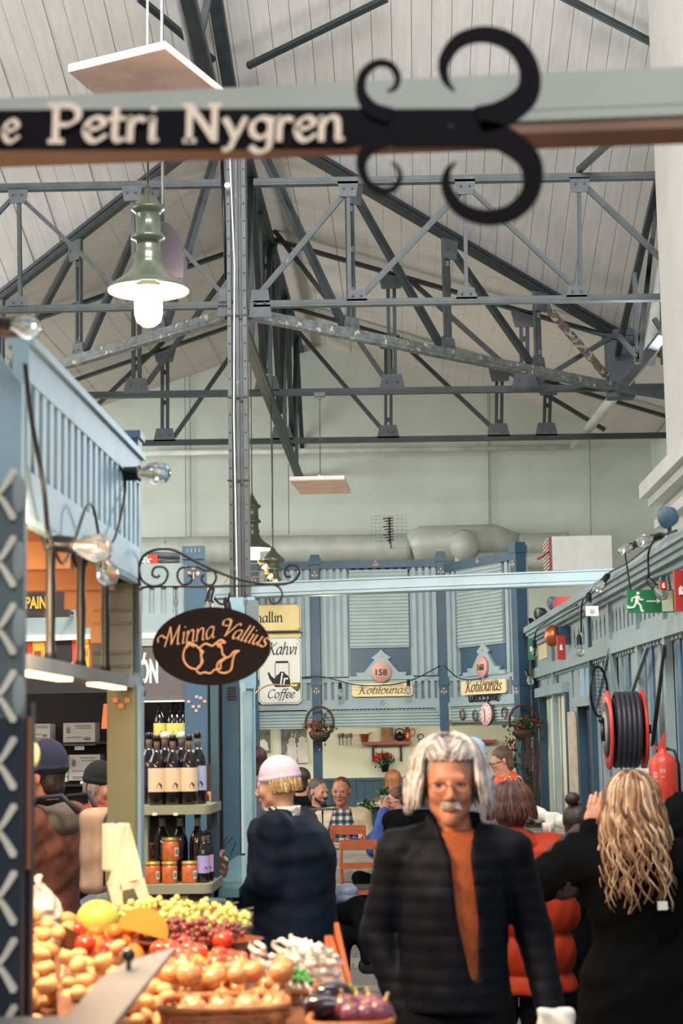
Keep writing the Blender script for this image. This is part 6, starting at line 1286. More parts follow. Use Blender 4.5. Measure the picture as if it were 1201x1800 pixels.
def head(c, Rm, s):
    c = V(c); L = lambda x, y, z: tuple(c + Rm @ V((x, y, z))*s); E = lambda p, r, k: ('e', L(*p), tuple(q*s for q in r), Rm, {'k': k*s}); C = lambda a, ra, b, rb, k: ('c', L(*a), ra*s, L(*b), rb*s, {'k': k*s})
    P = [E((0,.018,.036), (.074,.094,.084), .01), E((0,-.022,-.015), (.062,.07,.086), .03), C((0,-.015,-.062), .05, (0,-.06,-.09), .024, .03), C((-.035,-.03,-.06), .025, (0,-.068,-.094), .018, .02), C((.035,-.03,-.06), .025, (0,-.068,-.094), .018, .02),
         E((-.036,-.066,-.022), (.024,.02,.026), .02), E((.036,-.066,-.022), (.024,.02,.026), .02), C((-.036,-.082,.024), .010, (.036,-.082,.024), .010, .012),
         C((0,-.088,.012), .0075, (0,-.112,-.026), .012, .008), E((-.012,-.102,-.032), (.0085,.01,.0075), .005), E((.012,-.102,-.032), (.0085,.01,.0075), .005),
         E((0,-.09,-.055), (.026,.014,.006), .006), E((0,-.088,-.066), (.022,.014,.006), .005),
         E((-.077,.012,-.004), (.009,.02,.032), .006), E((.077,.012,-.004), (.009,.02,.032), .006)]
    sub = [('e', L(x, -.097, .003), (.017*s, .014*s, .0075*s), Rm, {'k': .007*s}) for x in (-.032, .032)] + [('e', L(0, -.108, -.0605), (.024*s, .012*s, .0018*s), Rm, {'k': .002*s})]
    eyes = [('e', L(x, -.076, .002), (.013*s,)*3, Rm, {'k': .001*s}) for x in (-.032, .032)]; P += [('c', L(x-.014,-.086,.0115), .005*s, L(x+.014,-.086,.0115), .005*s, {'k': .005*s}) for x in (-.032, .032)]
    lm = {'eye': [V(L(x, -.076, .002)) for x in (-.032, .032)], 'iris': [V(L(x, -.0885, .002)) for x in (-.032, .032)], 'lip': V(L(0, -.098, -.0605)), 's': s, 'R': Rm, 'c': c}
    return P, sub, eyes, lm
def person(label, X, Y, ang, H, j=None, skin=SKIN, hd=(0, 0, 0), seated=False, hands=True, legs=True, grp=None, res=.02, hres=.0075, hs=1.0, curl=.5, handdir=None, z0=0):
    s = H/1.75; M = Matrix.Translation((X, Y, z0)) @ Matrix.Rotation(R(ang), 4, 'Z')
    J = dict(neck=(0,.01,1.47), head=(0,-.012,1.635), shR=(-.18,.01,1.42), shL=(.18,.01,1.42), elR=(-.235,.03,1.14), elL=(.235,.03,1.14), wrR=(-.25,-.05,.89), wrL=(.25,-.05,.89), hipR=(-.09,0,.93), hipL=(.09,0,.93), knR=(-.1,-.01,.5), knL=(.1,-.01,.5), anR=(-.1,.03,.1), anL=(.1,.03,.1), pel=(0,0,.96), ch=(0,0,1.28))
    if seated:
        for k in ('neck','head','shR','shL','elR','elL','wrR','wrL','pel','ch'): J[k] = (J[k][0], J[k][1], J[k][2]-.46)
        J.update(hipR=(-.09,0,.48), hipL=(.09,0,.48), knR=(-.12,-.42,.5), knL=(.12,-.42,.5), anR=(-.12,-.38,.08), anL=(.12,-.38,.08), wrR=(-.14,-.32,.74), wrL=(.14,-.32,.74), elR=(-.24,-.08,.7), elL=(.24,-.08,.7))
    if j: J.update(j)
    J = {k: V(v)*s for k, v in J.items()}
    t = thing('person', label, 'person', tuple(M @ V((0, 0, 0))), grp)
    Rm = Euler((R(hd[0]), R(hd[1]), R(hd[2]))).to_matrix(); hp, sub, eyes, lm = head(J['head'], Rm, s*hs)
    P = hp + [('c', tuple(J['head']+Rm@V((0,.025,-.06))*s), .052*s, tuple(J['neck']), .056*s, {'k': .03})]
    P += [('e', tuple(J['ch']), (.155*s,.1*s,.17*s)), ('e', tuple(J['pel']), (.15*s,.1*s,.12*s)), ('c', tuple(J['shR']), .05*s, tuple(J['shL']), .05*s), ('c', tuple(J['ch']), .1*s, tuple(J['pel']), .1*s)]
    for q in 'RL':
        P += [('c', tuple(J['sh'+q]), .052*s, tuple(J['el'+q]), .04*s), ('c', tuple(J['el'+q]), .04*s, tuple(J['wr'+q]), .026*s)]
        if legs: P += [('c', tuple(J['hip'+q]), .085*s, tuple(J['kn'+q]), .056*s), ('c', tuple(J['kn'+q]), .054*s, tuple(J['an'+q]), .036*s), ('c', tuple(J['an'+q]+V((0,.02,-.05))*s), .035*s, tuple(J['an'+q]+V((0,-.14,-.06))*s), .03*s)]
    fine = [(tuple(J['head']-V((.1,.13,.14))*s), tuple(J['head']+V((.1,.12,.13))*s), hres)]
    if hands:
        for q, sd in (('R', 1), ('L', -1)):
            if hands is not True and q not in hands: continue
            d = (J['wr'+q]-J['el'+q]).normalized(); up = V((-sd*.8, .3, .2)); 
            if handdir and q in handdir: d, up = V(handdir[q][0]), V(handdir[q][1])
            P += hand(J['wr'+q], d, up, s, curl, sd if not (handdir and q in handdir and len(handdir[q]) > 2) else handdir[q][2])
            c = J['wr'+q] + d*.08*s; fine.append((tuple(c-V((.11,)*3)*s), tuple(c+V((.11,)*3)*s), .0055))
    def mf(C):
        m = np.zeros(len(C), int); C = C.astype(float)
        for e in lm['eye']: m[np.linalg.norm(C-np.array(e), axis=1) < .0142*s*hs] = 2
        for e in lm['iris']: m[np.linalg.norm(C-np.array(e), axis=1) < .0068*s*hs] = 3
        q = (C-np.array(lm['lip'])) @ np.array(Rm) ; m[(abs(q[:,0]) < .024*s) & (abs(q[:,2]) < .0085*s) & (q[:,1] < .004*s) & (q[:,1] > -.02*s)] = 1
        return m
    # eyes are carved sockets with the eyeball put back
    soft('body', [skin, LIP, EYEW, EYED], t, P + eyes, M, mf, res=res, k=.03*s, fine=fine, sub=[q for q in sub])
    return t, M, J, s, Rm, lm
def garment(t, M, J, s, name, m, hem, rx=.175, ry=.125, r=(.062,.052,.042), neck=True, fl=1.0, sleeves=True, quilt=None, res=.012, k=.03, post=None, collar=None, off=(0,0), waist=.94, extra=(), shz=None, wrist=.0, sub=()):
    zs = shz or J['neck'].z; zp = J['pel'].z; pr = []
    sh = J['shL'].z
    pr.append((hem, off[0], off[1], rx*s*fl, ry*s*fl)); 
    if hem < zp-.02*s: pr.append((zp, off[0]*.6, off[1]*.6, rx*s*(1+(fl-1)*.4), ry*s*(1+(fl-1)*.4)))
    cx, cy = (J['ch'].x, J['ch'].y); pr.append((zp+.13*s, (off[0]+cx)/2, cy*.5, rx*s*waist, ry*s*waist)); pr.append((sh-.13*s, cx, cy, rx*s, ry*s)); pr.append((sh-.02*s, cx*.5+J['neck'].x*.5, (cy+J['neck'].y)/2, rx*s*1.0, ry*s*.9)); pr.append((sh+.04*s, J['neck'].x, J['neck'].y, rx*s*.7, ry*s*.72))
    if neck: pr.append((zs+.005*s, J['neck'].x, J['neck'].y, .074*s, .076*s))
    P = [('T', [tuple(float(q) for q in p) for p in pr])]
    if sleeves:
        a_ = V((0,0,.0)); P += [('c', tuple(J['sh'+q]), r[0]*s*.98, tuple(J['neck']+V((.03 if q == 'L' else -.03, .005, -.03))*s), .066*s) for q in 'RL']
        for q in 'RL':
            if sleeves is not True and q not in sleeves: continue
            d = (J['wr'+q]-J['el'+q]); P += [('c', tuple(J['sh'+q]+V((0,0,-.01))*s), r[0]*s, tuple(J['el'+q]), r[1]*s), ('c', tuple(J['el'+q]), r[1]*s, tuple(J['wr'+q]-d.normalized()*wrist*s), r[2]*s)]
    if collar: P.append(('T', [(zs-.02*s, J['neck'].x, J['neck'].y, .085*s, .085*s), (zs+collar*s, J['neck'].x, J['neck'].y+.005, (.078+collar*.1)*s, (.082+collar*.1)*s)], {'k': .015}))
    P += list(extra)
    def pp(F, X, Y, Z):
        if quilt: F = F - quilt[1]*(np.abs(np.sin(Z*math.pi/quilt[0]))**.5 - .6) - .0025*np.sin(X*55+Z*13)*np.sin(Y*47+Z*31)
        else: F = F - .004*np.sin(X*31+Z*23+Y*11)*np.sin(Z*17-X*9) - .0022*np.sin(Z*70+X*45+Y*30)
        if post: F = post(F, X, Y, Z)
        return F
    return soft(name, m, t, P, M, res=res, k=k*s, post=pp, sub=sub)
def trousers(t, M, J, s, m, name='trousers', res=.02, r=(.1,.07,.055), z=None):
    P = [('e', tuple(J['pel']+V((0,0,-.03))*s), (.165*s,.115*s,.11*s))]
    for q in 'RL': P += [('c', tuple(J['hip'+q]), r[0]*s, tuple(J['kn'+q]), r[1]*s), ('c', tuple(J['kn'+q]), r[1]*s, tuple(J['an'+q]), r[2]*s)]
    return soft(name, m, t, P, M, res=res, k=.03, post=lambda F, X, Y, Z: F-.004*np.sin(Z*35+X*22))
def shoes(t, M, J, s, m):
    for q in 'RL': soft('shoe', m, t, [('c', tuple(J['an'+q]+V((0,.03,-.045))*s), .045*s, tuple(J['an'+q]+V((0,-.15,-.055))*s), .038*s), ('c', tuple(J['an'+q]), .05*s, tuple(J['an'+q]+V((0,.02,-.04))*s), .05*s)], M, res=.014, post=lambda F, X, Y, Z: np.maximum(F, .003-Z))
def cap_hair(t, M, lm, m, vol=1.08, back=.0, low=-.05, res=.008, name='hair', front=.035, extra=(), brow=0):
    s, Rm, c = lm['s'], lm['R'], lm['c']; L = lambda x, y, z: tuple(c + Rm @ V((x, y, z))*s)
    P = [('e', L(0, .026, .042), (.076*s*vol, .092*s*vol, .083*s*vol), Rm), ('e', L(0, .05+back, low), (.066*s*vol, .05*s*vol, .06*s*vol), Rm, {'k': .03*s})] + [(e[0], L(*e[1]), tuple(q*s for q in e[2]), Rm, {'k': .03*s}) for e in extra]
    sub = [('e', L(0, -.085, -.03+brow*.4), (.066*s, .06*s, (.085+brow)*s), Rm, {'k': .012*s})]
    return soft(name, m, t, P, M, res=res, k=.02*s, sub=sub, post=lambda F, X, Y, Z: F-.0025*np.sin(X*170/s+Z*40)*np.sin(Y*150+Z*30))
def strands(t, M, lm, ms, n, length, az=(50, 310), vol=(.086,.1,.092), wave=.0, r=.006, name='hair', seed=1, el0=85, spread=.0, top=.045, clump=1.0, curlf=8):
    rnd = random.Random(seed); s, Rm, c = lm['s'], lm['R'], lm['c']; mb = MB()
    for i in range(n):
        phi = R(rnd.uniform(*az)); e0 = R(rnd.uniform(el0-50, el0)); pts = []; ln = length*rnd.uniform(.7, 1.05); v = rnd.uniform(.94, 1.07); ph = rnd.uniform(0, 6.28); wv = wave*rnd.uniform(.5, 1.3)
        steps = 5
        for q in range(steps+1):
            e = e0*(1-q/steps); d = V((math.sin(phi)*math.cos(e)*vol[0]*v, -math.cos(phi)*math.cos(e)*vol[1]*v + .02, math.sin(e)*vol[2]*v + top)); pts.append(d)
        base = pts[-1].copy(); m_ = 12 if wave else 5
        for q in range(1, m_+1):
            f = q/m_; out = spread*f*(1-.3*f); w_ = wv*math.sin(ph+f*curlf*ln/.3)*min(1, f*3); w2 = wv*math.cos(ph+f*curlf*ln/.3)*min(1, f*3)
            pts.append(base + V((math.sin(phi)*out + w_*math.cos(phi) + (0 if wave else -math.sin(phi)*.012*f*f), -math.cos(phi)*out + w2*.6, -ln*f)))
        N = len(pts); rr = [r*s*rnd.uniform(.8, 1.2)*(.5 if q == 0 else 1.0 if q < N*.6 else max(.15, 1.25-q/N)) for q in range(N)]
        mb.cur = rnd.randrange(len(ms)); mb.tube([M @ (c + Rm @ (p*s)) for p in pts], rr, 6)
    return mb.build(name, ms, t)
def sweep(t, M, lm, ms, n, length, seed):
    rnd = random.Random(seed); s, Rm, c = lm['s'], lm['R'], lm['c']; mb = MB()
    for i in range(n):
        sg = rnd.choice((-1, 1)); a0 = R(rnd.uniform(2, 50))*sg; a1 = R(rnd.uniform(66, 120))*sg; e0 = R(rnd.uniform(24, 54)); v = rnd.uniform(.99, 1.14); pts = []; ph = rnd.uniform(0, 6); ln = length*rnd.uniform(.6, 1.1)
        for q in range(9):
            f = q/8; a = a0+(a1-a0)*f**.8; e = e0*(1-f)+R(46)*math.sin(math.pi*f)*(1-.3*f); rv = v*(1+.1*math.sin(f*3))
            pts.append(V((math.sin(a)*math.cos(e)*.092*rv, -math.cos(a)*math.cos(e)*.098*rv+.016, math.sin(e)*.088*rv+.034)))
        b = pts[-1]; sx = math.sin(a1)
        for q in range(1, 8): f = q/7; pts.append(b+V((sx*(.03*f*(1.2-f)*2+.008*math.sin(f*7+ph)), -math.cos(a1)*.02*f+.006*math.cos(f*6+ph), -ln*f)))
        mb.cur = rnd.randrange(len(ms)); N = len(pts); mb.tube([M @ (c + Rm @ (p*s)) for p in pts], [.0036*s*(.4 if q == 0 else 1 if q < N-4 else .3+.17*(N-1-q)) for q in range(N)], 5)
    return mb.build('swept_hair', ms, t)
def beanie(t, M, lm, m, fold=.05, tall=.0, name='knit_hat', low=.0, rib=34, slouch=.0):
    s, Rm, c = lm['s'], lm['R'], lm['c']; L = lambda x, y, z: tuple(c + Rm @ V((x, y, z))*s); b = .025+low
    P = [('e', L(0, .022+slouch*.5, .05+tall*.5), (.088*s, .106*s, (.092+tall)*s), Rm)]
    for i in range(1): P += [('e', L(0, .02, b+.015), (.093*s, .111*s, fold*.62*s), Rm, {'k': .008*s})]
    Ri = np.array(Rm.transposed()); cc = np.array(c)
    def pp(F, X, Y, Z):
        x, y, z = X-cc[0], Y-cc[1], Z-cc[2]; lx = Ri[0,0]*x+Ri[0,1]*y+Ri[0,2]*z; ly = Ri[1,0]*x+Ri[1,1]*y+Ri[1,2]*z; lz = Ri[2,0]*x+Ri[2,1]*y+Ri[2,2]*z
        a = np.arctan2(lx, ly-.02*s); F = F - .0018*np.sin(a*rib); return np.maximum(F, (b-.012)*s-lz - .25*(ly-.02*s)*0)
    return soft(name, m, t, P, M, res=.0055, k=.012, post=pp)
KNIT = lambda n, c: mat(n, c, .9, 0, .08, 60, .3)
BLKC = mat('black_cloth', (9, 10, 12), .95, 0, .15, 18, .2, spec=.08); DKTR = mat('dark_trousers', (16, 17, 21), .9, 0, .15, 18, .2, spec=.08); SHOE = mat('shoe_black', (18, 17, 17), .4)
NAVY = mat('navy_padded', (9, 12, 20), .6, 0, .2, 14, .12, spec=.12); NAVY2 = mat('navy_waxed', (17, 25, 38), .7, 0, .2, 9, .15, spec=.1)
# --- grey-haired man walking towards the camera
c = at(788, 1375, 5.3); H = 1.73; s = H/1.75; k5 = 5.3/3000
pj = dict(elR=(-.232,.05,1.16), elL=(.252,.04,1.15), wrR=(-.155,-.02,.915), wrL=(.29,-.03,.925), shR=(-.165,.01,1.415), shL=(.185,.01,1.41), anR=(-.1,-.2,.1), knR=(-.11,-.16,.52), anL=(.1,.25,.12), knL=(.1,.05,.5), head=(-.002,-.03,1.62), neck=(.01,.0,1.47))
t, M, J, s, Rm, lm = person('grey long-haired man with glasses in open navy quilted jacket and orange jumper', c.x+.005, 5.33, 0, H, pj, SKINR, hd=(6, 0, 0), res=.016, hres=.0042, curl=.8, hs=1.05)
ORJ = mat('orange_jumper', (158, 78, 40), .9, 0, .1, 50, .25)
garment(t, M, J, s, 'jumper', ORJ, J['pel'].z-.05, .158, .112, sleeves=False, res=.012)
zt_, zb2 = J['neck'].z, J['pel'].z-.01
def vopen(F, X, Y, Z):
    xc = np.interp(Z, [1.0, 1.45], [.06, .018]); hw = np.interp(Z, [1.0, 1.03, 1.2, 1.38, 1.44, 1.5], [-.01, .012, .032, .03, .045, .07]); d = np.abs(X-xc)-hw
    return np.where(Y < .0, np.maximum(F, -d), F)
garment(t, M, J, s, 'quilted_jacket', NAVY, .925, .172, .14, r=(.066,.056,.045), quilt=(.048, .0035), k=.02, res=.009, post=vopen, collar=.055, fl=1.0, waist=.97, wrist=.01)
trousers(t, M, J, s, DKTR); shoes(t, M, J, s, SHOE)
GH = [HR('hair_silver', (186, 180, 176)), HR('hair_grey', (140, 132, 128)), HR('hair_ash', (206, 200, 198))]
cap_hair(t, M, lm, GH[1], 1.1, .01, -.02, name='hair_base', brow=.035)
sweep(t, M, lm, GH, 520, .10, 4)
strands(t, M, lm, GH, 800, .13, (62, 298), (.108,.108,.094), .010, .0038, spread=.03, seed=3, curlf=6)
strands(t, M, lm, GH, 140, .11, (48, 66), (.106,.1,.1), .009, .0042, name='side_lock', seed=5, spread=.03, el0=80); strands(t, M, lm, GH, 140, .11, (294, 312), (.106,.1,.1), .009, .0042, name='side_lock', seed=6, spread=.03, el0=80)
s_ = lm['s']; L = lambda x, y, z: M @ (lm['c'] + lm['R'] @ V((x, y, z))*s_)
mb = MB()
for i in range(70): x = random.uniform(-.024, .024); mb.tube([L(x, -.104+abs(x)*.35, -.043), L(x*1.45, -.104+abs(x)*.5, -.058-abs(x)*.35)], [.002, .001], 4)
mb.build('moustache', GH[0], t); mb = MB()
for i in range(90): x = random.uniform(-.026, .026); z = random.uniform(-.098, -.078); mb.tube([L(x, -.083+abs(x)*.4-(z+.098)*.2, z), L(x*1.05, -.088+abs(x)*.4, z-.014)], [.0016, .0007], 4)
mb.build('goatee', GH[1], t); mb = MB()
for sx in (-1, 1):
    for i in range(26): x = sx*random.uniform(.016, .046); mb.tube([L(x, -.094+abs(x)*.25, .02+random.uniform(-.002,.003)), L(x+sx*.007, -.095+abs(x)*.25, .026)], [.0018, .0008], 4)
mb.build('eyebrow', GH[1], t); mb = MB()
for sx in (-1, 1):
    P = [L(sx*.034+math.cos(R(a))*.025, -.104+abs(sx*.034+math.cos(R(a))*.025)*.12, .0+math.sin(R(a))*.017) for a in range(0, 361, 24)]; mb.tube(P, .0011, 5, False); mb.tube([L(sx*.059, -.097, .004), L(sx*.077, -.02, .008), L(sx*.079, .01, .004)], .0012, 5)
mb.tube([L(-.01,-.107,.004), L(0,-.11,.006), L(.01,-.107,.004)], .0012, 5); mb.build('glasses', mat('glasses_wire', (90, 70, 60), .3, .8), t)
c = M @ (J['wrL'] + V((.01,-.02,-.08))); t2 = thing('paper_bag', 'white paper bag held in the grey-haired man\'s left hand', 'bag', tuple(c)); soft('bag', WHITE, t2, [('b', (0,0,-.06), (.055,.035,.1), .01)], Matrix.Translation(c+V((.0,-.03,.06))), res=.008, post=lambda F, X, Y, Z: F+.006*np.sin(X*80+Z*50)*np.sin(Z*60+Y*40))
# --- woman in pale beanie, navy coat
c = at(490, 1385, 8.3); H = 1.63
t, M, J, s, Rm, lm = person('woman in pale pink ribbed beanie and long navy coat, turned to the left', c.x+.035, 8.3, -108, H, dict(elL=(.22,-.02,1.16), wrL=(.17,-.2,1.02), elR=(-.22,-.02,1.16), wrR=(-.17,-.2,1.02), head=(0,-.05,1.625), neck=(0,-.02,1.47), ch=(0,.03,1.28)), hd=(8, 0, 8), hres=.006, hs=1.02)
garment(t, M, J, s, 'coat', NAVY2, .66, .24, .225, r=(.085,.08,.062), fl=1.1, res=.012, collar=.05, k=.05, waist=1.02, off=(0,.03))
trousers(t, M, J, s, DKTR); shoes(t, M, J, s, SHOE); beanie(t, M, lm, KNIT('pale_pink_knit', (206, 184, 190)), .055, .008, low=.0)
BH = [HR('hair_blonde', (196, 158, 104)), HR('hair_honey', (160, 118, 70)), HR('hair_lightblonde', (222, 196, 150))]
strands(t, M, lm, BH, 320, .06, (70, 290), (.086,.1,.03), .006, .0032, seed=9, el0=60, top=.02)
soft('fleece_collar', KNIT('fleece', (214, 206, 190)), t, [('T', [(J['neck'].z-.0, 0, -.02*s, .09*s, .09*s), (J['neck'].z+.05, 0, -.025*s, .1*s, .1*s)])], M, res=.008, post=lambda F, X, Y, Z: np.maximum(F, -(np.sqrt(X**2+(Y+.03)**2)-.083))-.004*np.sin(X*200)*np.sin(Y*180+Z*150))
# --- woman with orange puffer coat seen from behind
c = at(885, 1430, 7.2); H = 1.53
t, M, J, s, Rm, lm = person('brown-haired woman in bright orange puffer coat seen from behind', c.x+.04, 7.25, 172, H, dict(elR=(-.19,-.05,1.14), wrR=(-.12,-.2,1.05), elL=(.19,-.05,1.14), wrL=(.12,-.2,1.05)), hres=.012)
ORC = mat('orange_puffer', (160, 48, 20), .6, 0, .1, 9, .12, spec=.2)
garment(t, M, J, s, 'puffer_coat', ORC, .71, .265, .2, r=(.095,.085,.07), fl=1.02, quilt=(.155, .028), res=.012, collar=.06, k=.05, waist=1.02); trousers(t, M, J, s, DKTR); shoes(t, M, J, s, SHOE)
BR_ = [HR('hair_brown', (74, 38, 28)), HR('hair_auburn', (98, 50, 34)), HR('hair_dark', (40, 24, 22))]
cap_hair(t, M, lm, BR_[0], 1.12, 0, -.03, name='hair_base'); strands(t, M, lm, BR_, 380, .09, (30, 330), (.096,.108,.092), .006, .0045, spread=.03, seed=11)
soft('hood', ORC, t, [('e', (0,.08*s,J['neck'].z-.0), (.12*s,.06*s,.09*s)), ('c', (-.1*s,.05*s,J['neck'].z-.06), .06*s, (.1*s,.05*s,J['neck'].z-.06), .06*s)], M, res=.012, post=lambda F, X, Y, Z: F-.006*np.sin(X*45)*np.sin(Z*50))
# --- curly blonde woman in black, arm raised
c = at(1112, 1420, 6.5); H = 1.57
t, M, J, s, Rm, lm = person('woman with long wavy blonde hair in black coat, left arm raised to her head', c.x, 6.5, 178, H, dict(shL=(.17,.0,1.42), elL=(.40,-.02,1.33), wrL=(.17,-.05,1.545), elR=(-.22,-.02,1.14), wrR=(-.14,-.22,1.0)), hres=.009, handdir={'L': ((-.25,.0,1), (0,1,0), 1), 'R': ((.3,-1,0), (0,0,1))}, curl=.25)
garment(t, M, J, s, 'coat', BLKC, .2, .215, .16, r=(.082,.075,.05), fl=1.62, res=.013, collar=.05, k=.06, waist=.93, off=(-.04,.0))
soft('fleece_sleeve', mat('fleece_dark', (58, 46, 48), .95, 0, .3, 30, .4), t, [('c', tuple(J['elL']+V((-.1,0,.01))), .072, tuple(J['elL']+V((.03,0,0))), .062), ('c', tuple(J['elL']), .066, tuple(J['wrL']+V((.03,0,-.03))), .05)], M, res=.01, post=lambda F, X, Y, Z: F-.006*np.sin(X*90+Z*30)*np.sin(Z*80)-.002)
trousers(t, M, J, s, DKTR); shoes(t, M, J, s, SHOE)
BW = [HR('hair_wheat', (168, 128, 92)), HR('hair_caramel', (120, 78, 52)), HR('hair_champagne', (206, 176, 142)), HR('hair_roots', (84, 54, 42))]
cap_hair(t, M, lm, BW[3], 1.14, 0, -.03, name='hair_base'); strands(t, M, lm, BW, 230, .26, (28, 332), (.108,.124,.1), .016, .0068, spread=.06, seed=21, curlf=11); strands(t, M, lm, [BW[0], BW[2], BW[1]], 110, .44, (60, 300), (.106,.124,.09), .022, .0075, name='curl', spread=.1, seed=23, curlf=12)
strands(t, M, lm, [BW[3], BW[1], BW[0]], 120, .05, (20, 340), (.1,.118,.102), .003, .008, name='crown_hair', seed=22)
c = M @ (V((-.13,.19,.93))*s); t2 = thing('coat_button', 'small white tag on the back of the black coat', 'tag', tuple(c)); c = at(1165, 1592, 6.33); tag(MB().cb(c, (.035,.012,.03)).build('coat_tag', WHITE), 'small pale metal tag on the black coat back', 'tag'); bpy.data.objects.remove(t2)
# --- person with hair bun beside her
c = at(1012, 1460, 7.7); t, M, J, s, Rm, lm = person('person with dark hair in a bun, half hidden behind the raised arm', c.x+.02, 7.8, 175, 1.42, dict(), hands=False, hres=.012)
garment(t, M, J, s, 'jacket', BLKC, .5, .2, .15, res=.016, fl=1.1); trousers(t, M, J, s, DKTR); shoes(t, M, J, s, SHOE); cap_hair(t, M, lm, BR_[2], 1.08); q = lm['c']+V((.02,.05,.125)); soft('hair_bun', BR_[2], t, [('e', tuple(q), (.034,.034,.03))], M, res=.006, post=lambda F, X, Y, Z: F-.003*np.sin(X*300)*np.sin(Z*260))
# --- black hood at the right edge
c = at(1212, 1470, 7.6); t, M, J, s, Rm, lm = person('person in black fluffy hooded jacket cut off by the right edge', c.x, 7.6, 170, 1.43, dict(), hands=False, hres=.012)
garment(t, M, J, s, 'jacket', BLKC, .5, .21, .16, res=.016, fl=1.1); trousers(t, M, J, s, DKTR); shoes(t, M, J, s, SHOE); soft('hood', BLKC, t, [('e', tuple(lm['c']+V((0,.02,.0))), (.13,.14,.15))], M, res=.012, post=lambda F, X, Y, Z: F-.008*np.sin(X*90)*np.sin(Z*100+Y*80))
# --- man in brown coat with backpack
c = at(82, 1345, 8.0); H = 1.74
t, M, J, s, Rm, lm = person('man in navy beanie and brown fleece coat with beige backpack, turned left', c.x+.0, 8.0, -115, 1.69, dict(elL=(.22,-.0,1.14), wrL=(.15,-.22,1.0), wrR=(-.15,-.2,.95), neck=(0,0,1.47)), SKINR, hd=(4,0,0), hres=.008)
garment(t, M, J, s, 'coat', mat('brown_fleece', (96, 54, 38), .95, 0, .3, 16, .4), .78, .2, .15, r=(.09,.08,.065), fl=1.05, res=.012, k=.05); soft('hood', mat('grey_fleece', (92, 84, 74), .95, 0, .2, 16, .3), t, [('T', [(J['neck'].z-.06, 0, .03, .125*s, .12*s), (J['neck'].z+.03, 0, .02, .1*s, .1*s)]), ('e', (0,.1*s,J['neck'].z-.04), (.12*s,.06*s,.09*s))], M, res=.012)
soft('neck_warmer', BLKC, t, [('T', [(J['neck'].z-.0, 0, .0, .075*s, .08*s), (J['neck'].z+.06, 0, .0, .07*s, .075*s)])], M, res=.01)
trousers(t, M, J, s, mat('rust_trousers', (104, 50, 32), .8, 0, .15, 12)); shoes(t, M, J, s, SHOE); beanie(t, M, lm, KNIT('navy_knit', (26, 30, 52)), .045, .03, rib=30); cap_hair(t, M, lm, BR_[2], 1.02, 0, -.04)
BKP = mat('canvas_beige', (172, 142, 116), .8, 0, .12, 14, .2)
c = M @ V((0, .31, 1.25)); t2 = thing('backpack', 'beige canvas backpack with dark edges on the brown coat', 'backpack', tuple(c)); Mb_ = Matrix.Translation(c) @ Matrix.Rotation(R(-112), 4, 'Z')
soft('bag_body', BKP, t2, [('b', (0,0,0), (.11,.065,.19), .04)], Mb_, res=.01, post=lambda F, X, Y, Z: F-.003*np.sin(Z*40+X*20)); 
mb = MB()
for sx in (-1, 1): mb.tube([Mb_@V((sx*.08,-.07,.17)), Mb_@V((sx*.11,-.14,.25)), Mb_@V((sx*.13,-.26,.24)), Mb_@V((sx*.15,-.36,.05))], .012, 6)
mb.build('strap', mat('strap_navy', (26, 28, 42), .7), t2); MB().tube([Mb_@V((x,.078,z)) for x, z in ((-.1,-.15),(-.1,.14),(-.06,.18),(.06,.18),(.1,.14),(.1,-.15))], .005, 6).build('zip', mat('strap_navy', (0,0,0)), t2)
# --- woman in black beanie with rust scarf
c = at(176, 1378, 9.3); H = 1.6
t, M, J, s, Rm, lm = person('woman in black beanie and rust scarf lifting a hand to her mouth', c.x, 9.3, 62, H, dict(elL=(.22,-.1,1.2), wrL=(.03,-.17,1.46), elR=(-.22,-.06,1.18), wrR=(.0,-.2,1.4)), SKINR, hd=(10,0,0), hres=.008, handdir={'R': ((.3,-.3,1), (0,-1,0))})
garment(t, M, J, s, 'jacket', mat('pale_denim', (150, 156, 168), .8, 0, .1, 14), .8, .19, .14, res=.014); soft('scarf', mat('rust_scarf', (150, 62, 32), .9, 0, .2, 20, .3), t, [('T', [(J['neck'].z-.05, 0, -.01, .12*s, .12*s), (J['neck'].z+.06, 0, -.0, .1*s, .1*s)])], M, res=.01, post=lambda F, X, Y, Z: F-.006*np.sin(Z*90+X*20))
trousers(t, M, J, s, DKTR); shoes(t, M, J, s, SHOE); beanie(t, M, lm, KNIT('black_knit', (16, 16, 20)), .05, .01); strands(t, M, lm, [HR('hair_greyblonde', (150, 130, 104)), GH[1]], 60, .07, (60, 300), (.08,.095,.03), .003, .005, seed=31, el0=55, top=.01)
